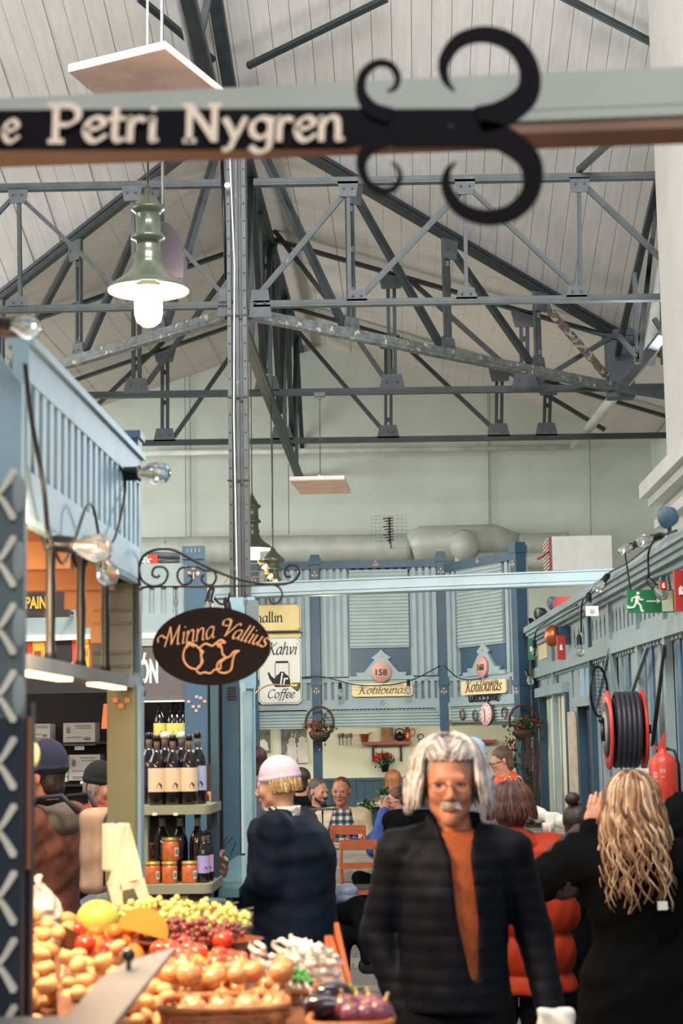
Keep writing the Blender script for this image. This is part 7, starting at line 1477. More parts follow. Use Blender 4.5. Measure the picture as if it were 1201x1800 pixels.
# --- seated man in plaid shirt
PLAID = mat('plaid', (206, 200, 184), .8)
nt = PLAID.node_tree; b = nt.nodes['Principled BSDF']; tc = nt.nodes.new('ShaderNodeTexCoord'); sep = nt.nodes.new('ShaderNodeSeparateXYZ'); nt.links.new(tc.outputs['Object'], sep.inputs[0]); outs = []
for ax_ in ('X', 'Z'):
    m1 = nt.nodes.new('ShaderNodeMath'); m1.operation = 'MULTIPLY'; m1.inputs[1].default_value = 95; nt.links.new(sep.outputs[ax_], m1.inputs[0]); m2 = nt.nodes.new('ShaderNodeMath'); m2.operation = 'SINE'; nt.links.new(m1.outputs[0], m2.inputs[0]); m3 = nt.nodes.new('ShaderNodeMath'); m3.operation = 'GREATER_THAN'; m3.inputs[1].default_value = .0; nt.links.new(m2.outputs[0], m3.inputs[0]); outs.append(m3)
ad = nt.nodes.new('ShaderNodeMath'); ad.operation = 'ADD'; nt.links.new(outs[0].outputs[0], ad.inputs[0]); nt.links.new(outs[1].outputs[0], ad.inputs[1]); dv = nt.nodes.new('ShaderNodeMath'); dv.operation = 'MULTIPLY'; dv.inputs[1].default_value = .5; nt.links.new(ad.outputs[0], dv.inputs[0]); rp = nt.nodes.new('ShaderNodeValToRGB'); rp.color_ramp.interpolation = 'CONSTANT'; rp.color_ramp.elements[0].color = lin((196, 190, 176)); rp.color_ramp.elements[1].position = .4; rp.color_ramp.elements[1].color = lin((84, 92, 108)); e_ = rp.color_ramp.elements.new(.9); e_.color = lin((28, 34, 52)); nt.links.new(dv.outputs[0], rp.inputs[0]); nt.links.new(rp.outputs[0], b.inputs['Base Color'])
c = at(600, 1410, 16.2); t, M, J, s, Rm, lm = person('seated man in plaid shirt and beige jacket facing the camera', c.x, 16.5, 0, 1.78, dict(head=(-.01,-.05,1.20), neck=(0,0,1.03)), SKINR, seated=True, hd=(4,0,-8), hres=.008, hs=1.08)
garment(t, M, J, s, 'plaid_shirt', PLAID, .42, .19, .16, sleeves=False, res=.014)
garment(t, M, J, s, 'jacket', mat('beige_jacket', (196, 176, 144), .8, 0, .1, 12), .42, .235, .19, r=(.085,.08,.06), res=.014, k=.05, post=lambda F, X, Y, Z: np.where(Y < 0, np.maximum(F, -(np.abs(X)-np.interp(Z, [.4, .8, 1.05], [.13, .15, .08]))), F))
trousers(t, M, J, s, DKTR); shoes(t, M, J, s, SHOE); cap_hair(t, M, lm, BR_[1], 1.02, 0, 0)
# --- bearded man behind
c = at(577, 1396, 16.8); t, M, J, s, Rm, lm = person('bearded man with short greying hair behind the man in plaid', c.x-.1, 16.9, 20, 1.80, dict(), SKIN, seated=True, hd=(8,0,25), hres=.009)
garment(t, M, J, s, 'jacket', mat('black_brown_jacket', (34, 28, 28), .8), .42, .21, .16, r=(.08,.07,.06), res=.018); trousers(t, M, J, s, DKTR); shoes(t, M, J, s, SHOE); cap_hair(t, M, lm, HR('hair_saltpepper', (96, 84, 76)), 1.05)
q = lm['c']; L2 = lambda x, y, z: tuple(q + lm['R']@V((x,y,z))*s); soft('beard', HR('beard_dark', (62, 48, 42)), t, [('c', L2(-.05,-.03,-.06), .022*s, L2(0,-.075,-.1), .024*s), ('c', L2(.05,-.03,-.06), .022*s, L2(0,-.075,-.1), .024*s), ('c', L2(-.022,-.1,-.046), .008*s, L2(.022,-.1,-.046), .008*s)], M, res=.007)
# --- others seated at the café
def cafe_person(lab, px, py, Y, ang, H, m, hair, seated=True, j=None, vol=1.08, hd=(5,0,0), skin=SKIN, hands='', extra=(), rx=.2, **kw):
    c = at(px, py, Y); t, M, J, s, Rm, lm = person(lab, c.x, Y, ang, H, j, skin, seated=seated, hd=hd, hands=hands or False, hres=.011, **kw)
    garment(t, M, J, s, 'jumper', m, .42 if seated else .75, rx, .15, r=(.075,.065,.05), res=.018, collar=.03); trousers(t, M, J, s, DKTR, res=.024); shoes(t, M, J, s, SHOE)
    if hair: cap_hair(t, M, lm, hair, vol, extra=extra)
    return t, M, J, s, lm
t, M, J, s, lm = cafe_person('person with short dark hair seated past the pink beanie', 531, 1372, 17.7, 150, 1.92, BLKC, BR_[2])
t, M, J, s, lm = cafe_person('person with curly brown hair between the post and the pale beanie', 452, 1345, 13.6, 170, 1.66, mat('grey_jumper', (110, 104, 110), .8), BR_[0], seated=False, vol=1.15)
t, M, J, s, lm = cafe_person('person with auburn hair, glasses and blue jumper, hand on cheek', 702, 1395, 15.7, -75, 1.72, mat('blue_jumper', (54, 76, 140), .85), HR('hair_auburn2', (96, 48, 36)), j=dict(elL=(.2,-.3,.76), wrL=(.05,-.16,1.08), elR=(-.2,-.3,.76), wrR=(-.12,-.45,.8)), hands='LR', hd=(14,0,0), curl=.6)
mb = MB(); L = lambda x, y, z: M @ (lm['c'] + lm['R'] @ V((x, y, z))*s)
for sx in (-1, 1): mb.tube([L(sx*.034+math.cos(R(a))*.026, -.104, .0+math.sin(R(a))*.02) for a in range(0, 361, 30)], .002, 5, False); mb.tube([L(sx*.06,-.1,.004), L(sx*.08,0,.004)], .002, 5)
mb.build('glasses', BLKP, t)
t, M, J, s, lm = cafe_person('ginger-haired person behind the one in the blue jumper', 692, 1385, 18.15, 160, 1.86, mat('brown_jumper', (90, 64, 50), .8), HR('hair_ginger', (150, 96, 60)))
t, M, J, s, lm = cafe_person('person with dark curly hair in a black jumper, seated with back turned', 722, 1370, 15.0, 150, 1.86, BLKC, BR_[2], vol=1.2, rx=.21)
mb = MB()
for i in range(60):
    a, b_ = random.uniform(0, 6.28), random.uniform(-.5, 1.3); p = lm['c']+V((math.cos(a)*math.cos(b_)*.09, .02+math.sin(a)*math.cos(b_)*.105, .03+math.sin(b_)*.1)); mb.ball(M@p, random.uniform(.012,.022), 6, 4)
mb.build('curls', BR_[2], t)
t, M, J, s, lm = cafe_person('standing man with glasses in a bright orange jacket by the twig bundle', 884, 1350, 14.6, -80, 1.62, mat('orange_jacket', (226, 88, 34), .6), HR('hair_brownshort', (96, 72, 58)), seated=False, hd=(18,0,0), j=dict(elL=(.2,-.1,1.18), wrL=(.12,-.3,1.1)), rx=.19)
soft('hood', mat('orange_jacket', (0,0,0)), t, [('e', (0,.09*s,J['neck'].z-.0), (.11*s,.06*s,.07*s))], M, res=.012)
mb = MB(); L = lambda x, y, z: M @ (lm['c'] + lm['R'] @ V((x, y, z))*s)
for sx in (-1, 1): mb.tube([L(sx*.034+math.cos(R(a))*.026, -.104, math.sin(R(a))*.02) for a in range(0, 361, 30)], .002, 5, False); mb.tube([L(sx*.06,-.1,.004), L(sx*.08,0,.004)], .0025, 5)
mb.build('glasses', BLKP, t)
t, M, J, s, lm = cafe_person('person in light blue knitted hat mostly hidden behind the grey-haired man', 832, 1352, 10.5, 175, 1.70, mat('grey_jumper', (0,0,0)), None, seated=False); beanie(t, M, lm, KNIT('light_blue_knit', (160, 190, 220)), .045, .0)
# --- seated person in grey puffer behind the navy coat
c = at(533, 1450, 11.2); t, M, J, s, Rm, lm = person('seated person in grey puffer jacket with crossed black legs behind the navy coat', c.x-.06, 11.4, 62, 1.7, dict(knL=(.1,-.42,.66), anL=(-.12,-.62,.36), head=(0,-.03,1.13)), seated=True, hres=.014, hands=False)
garment(t, M, J, s, 'puffer_jacket', mat('grey_puffer', (112, 118, 136), .5), .40, .21, .17, r=(.085,.08,.07), quilt=(.09,.012), res=.014); trousers(t, M, J, s, BLKC); shoes(t, M, J, s, SHOE); cap_hair(t, M, lm, BR_[1], 1.08)
# ================================================================ CAFÉ FURNITURE
def bistro_chair(lab, px, py_seatback, Y, ang, lattice=False, m=None):
    m = m or mat('chair_wood', (176, 88, 46), .4, 0, .15, 8, .05, stretch=(1,1,5)); c = at(px, 1500, Y); t = thing('bistro_chair', lab, 'chair', (c.x, Y, 0), 'orange wooden café chairs'); M = Matrix.Translation((c.x, Y, 0)) @ Matrix.Rotation(R(ang), 4, 'Z') @ Matrix.Diagonal((.8, .9, 1.06 if lattice else .96, 1)); T = lambda *p: M @ V(p)
    # back towards -Y (camera)
    for sx in (-1, 1):
        MB().tube([T(sx*.17,-.2,0), T(sx*.175,-.19,.25), T(sx*.18,-.19,.46), T(sx*.185,-.23,.7), T(sx*.185,-.26,.88)], .015, 8).build('leg', m, t); MB().tube([T(sx*.17,.2,0), T(sx*.17,.19,.45)], .015, 8).build('leg', m, t)
    MB().box((-.19,-.2,.44), (.19,.2,.465), M).build('seat', mat('seat_green', (62, 70, 56), .6) if not lattice else m, t)
    mb = MB(); mb.bar(T(-.2,-.26,.85), T(.2,-.26,.85), .02, .08, (0,0,1)); mb.build('top_rail', m, t)
    if lattice:
        for a, b in ((-.17,.0),(0,.17)): MB().bar(T(a,-.235,.52), T(b,-.255,.8), .02, .015).build('lattice_bar', m, t); MB().bar(T(b,-.235,.52), T(a,-.255,.8), .02, .015).build('lattice_bar', m, t)
    else:
        MB().bar(T(-.185,-.235,.66), T(.185,-.235,.66), .018, .05, (0,0,1)).build('back_rail', m, t)
    MB().bar(T(-.18,-.195,.25), T(.18,-.195,.25), .018, .03, (0,0,1)).build('stretcher', m, t); MB().bar(T(-.18,-.195,.42), T(.18,-.195,.42), .018, .04, (0,0,1)).build('apron', m, t)
    return t
bistro_chair('orange wooden chair with plain back rails in front of the whitewashed table', 629, 0, 15.2, 3)
bistro_chair('orange wooden chair with crossed lattice back in front of the plaid shirt', 614, 0, 15.95, 0, True)
WW = WHITEW
def plank_table(lab, x0, x1, Y, d, z=.76, box=True):
    a, b = at(x0, 1400, Y).x, at(x1, 1400, Y).x; t = thing('plank_table', lab, 'table', ((a+b)/2, Y, 0), 'whitewashed plank tables'); n = 5
    for i in range(n): MB().box((a-.03, Y+d*i/n+.004, z-.035), (b+.03, Y+d*(i+1)/n-.004, z)).build('top_plank', WW, t)
    if box:
        for i in range(3): MB().box((a+.02, Y+.03, z-.035-.15*(i+1)+.006), (b-.02, Y+.05, z-.035-.15*i)).build('front_plank', WW, t)
    for x in (a+.04, b-.04):
        for y in (Y+.07, Y+d-.07): MB().cb((x, y, (z-.035)/2), (.06,.06,z-.035)).build('leg', WW, t)
    return t
plank_table('whitewashed plank table behind the plain orange chair', 586, 668, 15.42, .3, .79); plank_table('whitewashed plank table at the elbow of the blue jumper', 664, 700, 15.0, .35, .80)
t = thing('cafe_table', 'teal café table carrying the herb pot near the dado', 'table', (at(680, 1400, 17.4).x, 17.4, 0)); c = at(680, 1412, 17.4); MB().box((c.x-.3, 17.3, c.z-.03), (c.x+.35, 17.8, c.z)).build('top', WW, t); MB().box((c.x-.2, 17.4, 0), (c.x+.3, 17.7, c.z-.03)).build('base', TEAL, t)
t = thing('metal_stand', 'thin metal stand with a flat tray left of the seated man', 'stand', tuple(at(566, 1450, 15.2))); c = at(567, 1422, 15.2); MB().lathe([(.13,-.008),(.135,0),(.13,.004)], c, n=24).build('tray', GUS, t); MB().bar(c, (c.x, c.y, 0), .015, .015).build('rod', GUS, t); MB().lathe([(.14,0),(.14,.015),(.02,.03)], (c.x, c.y, 0), n=20).build('foot', BLKP, t)
t = thing('trolley', 'metal trolley frame beside the orange jacket', 'trolley', tuple(at(902, 1400, 14.2))); mb = MB()
for dx in (-.04, .04): 
    c = at(903, 1365, 13.8); mb.tube([c+V((dx-.03,0,-.9)), c+V((dx-.03,0,-.03)), c+V((dx-.01,0,0)), c+V((dx+.01,0,0)), c+V((dx+.03,0,-.03)), c+V((dx+.03,0,-.9))], .006, 6)
mb.build('tube_frame', mat('chrome', (200, 200, 200), .2, .9), t); c = at(903, 1440, 13.8); MB().box((c.x-.12, 13.7, c.z-.02), (c.x+.12, 14.0, c.z)).build('shelf', GUS, t); MB().box((c.x-.1, 13.75, 0), (c.x-.08, 13.95, c.z-.02)).build('leg', GUS, t); MB().box((c.x+.08, 13.75, 0), (c.x+.1, 13.95, c.z-.02)).build('leg', GUS, t)
# white fleece rolls, glass-topped table, cloth, by the right stall
FLE = mat('sheepskin', (206, 200, 190), .95, 0, .1, 30, .4)
for i, (x0, x1, y, Y, lab) in enumerate(((893, 948, 1424, 9.4, 'rolled white sheepskin left of the cream doorway'), (955, 1003, 1441, 9.2, 'rolled white sheepskin right of the blue door jamb'))):
    a, b = at(x0, y-8, Y), at(x1, y+8, Y); t = thing('sheepskin_roll', lab, 'sheepskin', tuple((a+b)/2), 'white sheepskin rolls'); soft('fleece', FLE, t, [('c', tuple(a), .028, tuple(b), .04)], None, res=.008, post=lambda F, X, Y_, Z: F-.006*np.sin(X*70)*np.sin(Y_*80+Z*60))
t = thing('display_table', 'small grey-topped table under the white sheepskins', 'table', tuple(at(975, 1463, 9.2))); c = at(975, 1462, 9.2); MB().box((c.x-.14, 9.0, c.z-.02), (c.x+.2, 9.6, c.z)).build('top', mat('grey_green_top', (130, 138, 128), .2), t)
for dx in (-.12, .17): MB().box((c.x+dx, 9.05, 0), (c.x+dx+.03, 9.1, c.z-.02)).build('leg', TEAL, t); MB().box((c.x+dx, 9.5, 0), (c.x+dx+.03, 9.55, c.z-.02)).build('leg', TEAL, t)
for i, (dx, dy) in enumerate(((-.03, .2), (.09, .15))): q = c+V((dx, dy-.2, 0)); tag(MB().lathe([(.03,0),(.034,.045),(.028,.05)], q, n=16).build('small_bowl', mat('bowl_white', (206, 190, 176), .4)), ('small pale bowl on the grey table, nearer the doorway', 'small pale bowl on the grey table, nearer the hair bun')[i], 'bowl', 'bowls on the grey table')
c = at(966, 1440, 9.0); tag(MB().cb(c, (.04,.003,.045)).bar(c, c-V((0,0,.075)), .004, .004).build('paper_note', WHITE), 'white handwritten note pinned by the blue door jamb', 'note')
t = thing('draped_cloth', 'pale cloth hanging between the orange puffer and the black coat', 'cloth', tuple(at(1010, 1740, 8.0))); mb = MB(); vs = []; N = 16
for i in range(N+1):
    x = 985+(1062-985)*i/N; y = 8.0+.03*math.sin(i*1.4); vs += [at(x, 1545, y), at(x, 1850, y), at(x, 1545, y)+V((0,.012,0)), at(x, 1850, y)+V((0,.012,0))]
for i in range(N): k_ = 4*i; mb.add(vs[k_:k_+8], [(0,1,5,4),(3,2,6,7),(2,0,4,6),(1,3,7,5)])
mb.build('cloth', mat('pale_cloth', (196, 168, 152), .8, 0, .05, 6), t)
# ================================================================ PRODUCE COUNTER
def zt(Y): return 1.02 + .07*(Y-3.5)
def onT(px, py, dz=0.0):
    d = ray(px, py); m = d.z/d.y; Y = (1.75-1.02+.245-dz)/(.07-m); return CAM + d*(Y/d.y)
CT = thing('produce_counter', 'wooden produce counter jutting into the aisle under the fruit', 'counter', (-.8, 4.6, 0))
xr = -.17
PO = [(-1.9,3.0),(xr,3.0),(xr-.03,4.95),(-.5,5.0),(-.52,5.75),(-1.9,5.75)]; MB().add([(x,y,zt(y)-.03) for x, y in PO]+[(x,y,zt(y)) for x, y in PO], [(5,4,3,2,1,0),(6,7,8,9,10,11)]+[(i,(i+1)%6,6+(i+1)%6,6+i) for i in range(6)]).build('counter_top', WOODD, CT)
for i in range(6): MB().box((xr-.06, 3.02+i*.3, .1), (xr-.03, 3.3+i*.3, zt(3.0)-.05)).build('side_board', WOODD, CT)
MB().box((-1.8, 5.6, 0), (-.56, 5.64, 1.0)).build('back_board', WOODD, CT)
for x, y in ((xr-.1, 3.1), (-.6, 5.6), (xr-.12, 4.85), (-1.7, 3.1), (-1.7, 5.6)): MB().cb((x, y, .5), (.06,.06,1.0)).build('leg', WOODD, CT)
def veg_mesh(name, fn, m, parts=()):
    root = fn().build(name, m); return root
def spud(seed, r=(1.0,.8,.72), jit=.06, n=12, m=8):
    random.seed(seed); mb = MB(); mb.ball((0,0,0), r, n, m, jit); return mb
protos = {}
def scatter(key, name, label, cat_, group, protolist, pts, size, flat=True):
    for i, p in enumerate(pts):
        o = protolist[i % len(protolist)]; q = dup(o, p, (random.uniform(-.5,.5), random.uniform(-.5,.5), random.uniform(0,6.28)), random.uniform(.82, 1.15)*size, label, group)
    return
def protomk(name, m, cat_, seeds, r, jit=.06, extra=None):
    L = []
    for sd in seeds:
        o = spud(sd, r, jit).build(name, m); tag(o, 'x', cat_); L.append(o)
        if extra: extra(o)
    return L
def clean(L):
    for o in L:
        for ch in list(o.children): bpy.data.objects.remove(ch)
        bpy.data.objects.remove(o)
POT = mat('potato_skin', (206, 158, 104), .6, 0, .15, 4, .1, wear=((140, 96, 60), 6, .66)); ONI = mat('onion_skin', (206, 138, 84), .3, 0, .2, 3, .05, stretch=(3,3,.5), coat=.3)
TOM = mat('tomato_red', (196, 62, 34), .2, 0, .12, 3, coat=.4); ORNG = mat('citrus_orange', (222, 122, 44), .45, 0, .08, 20, .15); GST = mat('stem_green', (92, 116, 50), .6); PER = mat('pear_yellow', (212, 176, 84), .4, 0, .12, 4)
def heap(x0, x1, y0, y1, n, size, lay=2, mind=.8, seed=3, cond=None):
    random.seed(seed); out = []; tries = 0
    while len(out) < n and tries < n*60:
        tries += 1; px, py = random.uniform(x0, x1), random.uniform(y0, y1)
        if cond and not cond(px, py): continue
        p = onT(px, py, -.0)
        L = 0
        near = [q for q in out if (q.xy-p.xy).length < size*mind*2]
        z = zt(p.y)+size*.7
        for q in near:
            dd = (q.xy-p.xy).length; 
            if dd < size*1.8: z = max(z, q.z + math.sqrt(max(0, (size*1.8)**2-dd*dd)))
        if z > zt(p.y)+size*(.8+1.5*(lay-1)): continue
        out.append(V((p.x, p.y, z)))
    return out
pl = protomk('potato', POT, 'potato', (1,2,3,4), (1.05,.82,.74), .05)
scatter('p', 'potato', 'pale yellow potato in the heap at the front left of the counter', 'potato', 'potatoes in the front left heap', pl, heap(-30, 212, 1648, 1815, 130, .027, 3, seed=5, cond=lambda x, y: not (x > 125 and y < 1715)), .026)
scatter('p', 'potato', 'large pale potato at the top of the heap by the clear plastic bag', 'potato', 'large potatoes beside the plastic bag', pl, heap(36, 108, 1628, 1668, 9, .034, 2, seed=8), .036)
scatter('p', 'potato', 'small potato between the grey scale lid and the onion basket', 'potato', 'small potatoes beside the grey lid', pl, heap(205, 305, 1752, 1812, 26, .022, 2, seed=6), .024)
clean(pl)
def onion_tip(o):
    MB().lathe([(.35,.68),(.16,.9),(.09,1.15),(.12,1.35),(.02,1.4)], n=8).build('neck', mat('onion_neck', (196, 160, 104), .6), o)
pl = protomk('onion', ONI, 'onion', (11,12,13), (1,1,.86), .03, onion_tip)
scatter('o', 'onion', 'golden brown onion heaped on the counter behind the front wicker basket', 'onion', 'onions heaped behind the wicker basket', pl, heap(222, 500, 1748, 1772, 26, .036, 2, seed=9), .031)
scatter('o', 'onion', 'golden brown onion lying inside the shallow wicker basket', 'onion', 'onions inside the shallow wicker basket', pl, [V((at(405,1795,4.08).x-.1+.065*i+.02*(j%2), 4.02+.07*j, zt(4.08)+.06)) for i in range(4) for j in range(3)], .031); clean(pl)
def tom_top(o):
    mb = MB()
    for k in range(5): a = k*1.257; mb.add([(0,0,.86),(math.cos(a-.25)*.25,math.sin(a-.25)*.25,.86),(math.cos(a)*.55,math.sin(a)*.55,.8),(math.cos(a+.25)*.25,math.sin(a+.25)*.25,.86)], [(0,1,2,3)])
    mb.tube([(0,0,.8),(.05,0,1.1)], .05, 5); mb.build('calyx', GST, o)
pl = protomk('tomato', TOM, 'tomato', (21,22), (1,1,.84), .02, tom_top)
scatter('t', 'tomato', 'red tomato between the grapes and the onions', 'tomato', 'tomatoes behind the onions', pl, heap(275, 420, 1694, 1738, 24, .03, 2, seed=4), .03)
scatter('t', 'tomato', 'red fruit by the netted citrus left of the grey lid', 'tomato', 'red fruit left of the grey lid', pl, heap(128, 200, 1655, 1722, 10, .028, 2, seed=14), .03); clean(pl)
pl = protomk('mandarin', ORNG, 'mandarin', (31,), (1,1,.86), .01)
scatter('m', 'mandarin', 'orange mandarin in front of the yellow melon', 'mandarin', 'mandarins in front of the melon', pl, heap(140, 250, 1655, 1700, 16, .028, 2, seed=15), .03); clean(pl)
def pear(px, py, lab):
    c = onT(px, py); c.z += .03; M = Euler((R(random.uniform(60, 110)), 0, R(random.uniform(0, 360)))).to_matrix(); t = thing('pear', lab, 'pear', tuple(c), 'pears beside the tomatoes'); MB().lathe([(.005,-.045),(.025,-.038),(.034,-.015),(.03,.008),(.018,.028),(.014,.045),(.004,.052)], c, M, 18).build('flesh', PER, t); MB().tube([c+M@V((0,0,.05)), c+M@V((.005,0,.07))], .0025, 5).build('stem', WOODD, t)
pear(330, 1693, 'yellow pear beside the tomatoes, under the grape bowl'); pear(345, 1715, 'yellow pear nearer the onions'); pear(385, 1712, 'yellow pear at the bowl end of the tomatoes'); pear(262, 1760, 'pale pear beside the basket corner')
# melon, wedge
c = onT(172, 1652); c.z = zt(c.y)+.062; t = thing('melon', 'round yellow-green melon behind the netted citrus', 'melon', tuple(c)); MB().ball(c, (.066,.06,.058), 28, 18, .006).build('rind', mat('melon_rind', (206, 200, 86), .4, 0, .14, 9, .15, rgb2=(176, 186, 84)), t); MB().tube([c+V((.0,0,.056)), c+V((.006,0,.072))], .004, 6).build('stem', GST, t)
c = onT(250, 1672, .02); t = thing('melon_wedge', 'cut orange-fleshed melon wedge in front of the grapes', 'melon wedge', tuple(c)); random.seed(1); r = .075; mb = MB(); vs = []; N = 10
for i in range(N+1):
    a = math.pi*i/N; 
    for k in range(6): b = R(78+k*19); vs.append(V((math.cos(a)*r, -math.sin(a)*r*math.cos(b), math.sin(a)*r*math.sin(b))))
fs = [(i*6+k, i*6+k+1, i*6+7+k, i*6+6+k) for i in range(N) for k in range(5)]; Mw = Matrix.Translation(c+V((.0,.0,.05))) @ Euler((R(-12), R(16), R(8))).to_matrix().to_4x4()
mb.smooth = True; mb.add([Mw@v for v in vs], fs); mb.build('rind', mat('melon_rind', (0,0,0)), t)
mb = MB(); mb.add([Mw@v for v in [V((0,0,0))]+[vs[i*6] for i in range(N+1)]], [(0, i+1, i+2) for i in range(N)]); mb.add([Mw@v for v in [V((0,0,0))]+[vs[i*6+5] for i in range(N+1)]], [(0, i+2, i+1) for i in range(N)]); mb.build('flesh', mat('melon_flesh', (238, 156, 66), .4, 0, .08, 6), t)
# grapes
def grapes(px, py, Y, col, lab, n=42, L=.13, seed=1, grp='grape bunches', w=.05, dz=.0):
    random.seed(seed); c = onT(px, py); c = at(px, py, Y); c.z = max(c.z, zt(Y)+.05) + dz; t = thing('grape_bunch', lab, 'grapes', tuple(c), grp); P = []; tries = 0
    while len(P) < n and tries < 4000:
        tries += 1; p = V((random.uniform(-L/2, L/2), random.gauss(0, w*.5), random.gauss(0, .022))); 
        if abs(p.y) > w*(1-abs(p.x)/L) or abs(p.z) > .035: continue
        if all((p-q).length > .0135 for q in P): P.append(p)
    me = None
    for p in P:
        if me is None:
            o = MB().ball(c+p, (.0088,.0088,.0098), 10, 7).build('berry', col, t, loc=tuple(c+p)); me = o.data
        else: o = bpy.data.objects.new('berry', me); COL.objects.link(o); o.parent = t; o.location = p; o.scale = (random.uniform(.85,1.12),)*3
    MB().tube([c+V((-L*.5,0,.0)), c+V((0,0,.02)), c+V((L*.55,0,.035))], .002, 5).build('stalk', GST, t)
GG = mat('grape_green', (224, 216, 124), .2, 0, .12, 12, coat=.4, sss=.15); GR = mat('grape_red', (118, 38, 34), .2, 0, .2, 12, coat=.4)
for i, (px, py, Y) in enumerate(((240, 1615, 5.35), (282, 1612, 5.4), (325, 1618, 5.35), (372, 1628, 5.3), (300, 1632, 5.2), (398, 1640, 5.2))): grapes(px, py, Y, GG, ('pale green grape bunch, first from the olive post', 'pale green grape bunch, second from the olive post', 'pale green grape bunch in the middle of the bowl', 'pale green grape bunch heaped highest at the bowl end', 'pale green grape bunch just above the red ones', 'pale green grape bunch at the aisle end of the bowl')[i], 46, .15, 40+i, 'green grape bunches', dz=.02)
for i, (px, py, Y) in enumerate(((285, 1648, 5.1), (325, 1652, 5.05), (365, 1658, 5.0), (392, 1664, 4.98), (345, 1668, 4.92))): grapes(px, py, Y, GR, ('red grape bunch beside the melon wedge', 'red grape bunch left of the bowl centre', 'red grape bunch in the bowl centre', 'red grape bunch at the aisle end of the bowl', 'red grape bunch lowest at the bowl rim')[i], 44, .13, 60+i, 'red grape bunches', dz=.015)
c = onT(352, 1690); t = thing('fruit_bowl', 'oval brown wooden bowl under the grapes', 'bowl', (c.x, c.y+.1, zt(c.y))); mb = MB(); z0 = zt(c.y)
Ms = Matrix(((1.6,0,0),(0,1,0),(0,0,1))); mb.lathe([(.05,0),(.08,.01),(.115,.045),(.122,.05),(.116,.052),(.075,.016),(.01,.012)], (c.x-.02, c.y+.1, z0), Ms, 36); mb.build('bowl', mat('bowl_wood', (128, 62, 34), .35, 0, .2, 6, coat=.3), t)
WICK = mat('wicker', (168, 104, 58), .7, 0, .3, 30, .2)
def wicker(lab, c, hx, hy, h, nr=7, rot=0, flare=1.15, tilt=0):
    t = thing('wicker_basket', lab, 'basket', tuple(c)); M = Matrix.Translation(c) @ Matrix.Rotation(R(rot), 4, 'Z'); n = 44
    def P(a, f, wob): 
        ca, sa = math.cos(a), math.sin(a); k = (1+(flare-1)*f)+wob; e = .55; return M @ V((math.copysign(abs(ca)**e, ca)*hx*k, math.copysign(abs(sa)**e, sa)*hy*k, h*f))
    for j in range(nr): MB().tube([P(2*math.pi*i/n, (j+.5)/nr, .018*(1 if (i+j) % 2 else -1)) for i in range(n+1)], h/nr*.5, 5, False).build('weave', WICK, t)
    MB().tube([P(2*math.pi*i/n, 1.02, 0) for i in range(n+1)], .009, 8, False).build('rim', WICK, t)
    mb = MB()
    for i in range(0, n, 2): mb.tube([P(2*math.pi*i/n, 0, 0), P(2*math.pi*i/n, 1, 0)], .004, 5)
    mb.build('stake', WICK, t); mb = MB(); mb.add([P(2*math.pi*i/n, .02, -.02) for i in range(n)], [tuple(range(n))]); mb.build('base', WICK, t); return t
c = onT(405, 1795); wicker('shallow wicker basket of onions at the bottom of the picture', V((c.x, 4.08, zt(4.08)-.0)), .13, .1, .075, rot=8)
c = onT(640, 1805); wicker('round wicker basket with red onions and aubergines at the picture bottom', V((c.x-.03, 4.15, zt(4.15)-.03)), .085, .09, .05)
AUB = mat('aubergine', (38, 16, 34), .15, 0, .1, 6, coat=.6)
for i, (px, py, rz) in enumerate(((590, 1772, 25), (572, 1795, -15))):
    c = onT(px, py); c.z += .035; M = Matrix.Rotation(R(rz), 3, 'Z') @ Matrix.Rotation(R(85), 3, 'Y'); t = thing('aubergine', ('glossy dark aubergine lying highest by the red onions', 'glossy dark aubergine nearer the picture bottom')[i], 'aubergine', tuple(c), 'aubergines'); MB().lathe([(.004,-.055),(.026,-.045),(.031,-.02),(.027,.01),(.018,.035),(.012,.05)], c, M, 20).build('fruit', AUB, t); MB().lathe([(.02,.036),(.015,.05),(.005,.055),(.004,.075)], c, M, 10).build('calyx', GST, t)
pl = protomk('red_onion', mat('red_onion_skin', (126, 66, 84), .3, 0, .2, 4, coat=.3), 'onion', (51,52), (1,1,.86), .03, onion_tip)
scatter('r', 'red_onion', 'purple red onion in the round basket by the aubergines', 'onion', 'red onions in the round basket', pl, [V((onT(x, y).x, onT(x, y).y, zt(4.2)+.035)) for x, y in ((607, 1795), (632, 1790), (655, 1796), (620, 1812), (645, 1812), (670, 1810))], .033); clean(pl)
# grey scale lid with knob
t = thing('scale_lid', 'bent grey metal lid with a black ball knob at the front left', 'lid', tuple(at(215, 1720, 3.6))); LG = mat('lid_grey', (116, 116, 120), .45, .2, .05, 6)
A, B, C_, D_, E_, F_ = at(172, 1722, 3.62), at(262, 1722, 3.56), at(310, 1664, 4.0), at(222, 1690, 4.06), at(190, 1812, 3.2), at(100, 1812, 3.26)
def plate(P, m, nm): n = (P[1]-P[0]).cross(P[2]-P[0]).normalized()*.01; n = n if n.z < 0 else -n; N = len(P); MB().add(list(P)+[p+n for p in P], [tuple(range(N)), tuple(range(2*N-1, N-1, -1))]+[(i, N+i, N+(i+1)%N, (i+1)%N) for i in range(N)]).build(nm, m, t)
plate([A, B, C_, D_], LG, 'lid_flap'); plate([A, F_, E_, B], LG, 'lid_front')
c = at(226, 1708, 3.72); k = at(226, 1679, 3.72); MB().tube([c, k], .006, 8).build('knob_stem', GUS, t); MB().ball(k, .0155, 20, 14).build('knob', mat('knob_black', (12, 10, 16), .15, coat=.6), t)
MB().box((-1.3, 3.3, zt(3.0)), (at(150,1800,3.3).x, 3.6, at(130,1812,3.3).z-.02)).build('scale_body', LG, t)
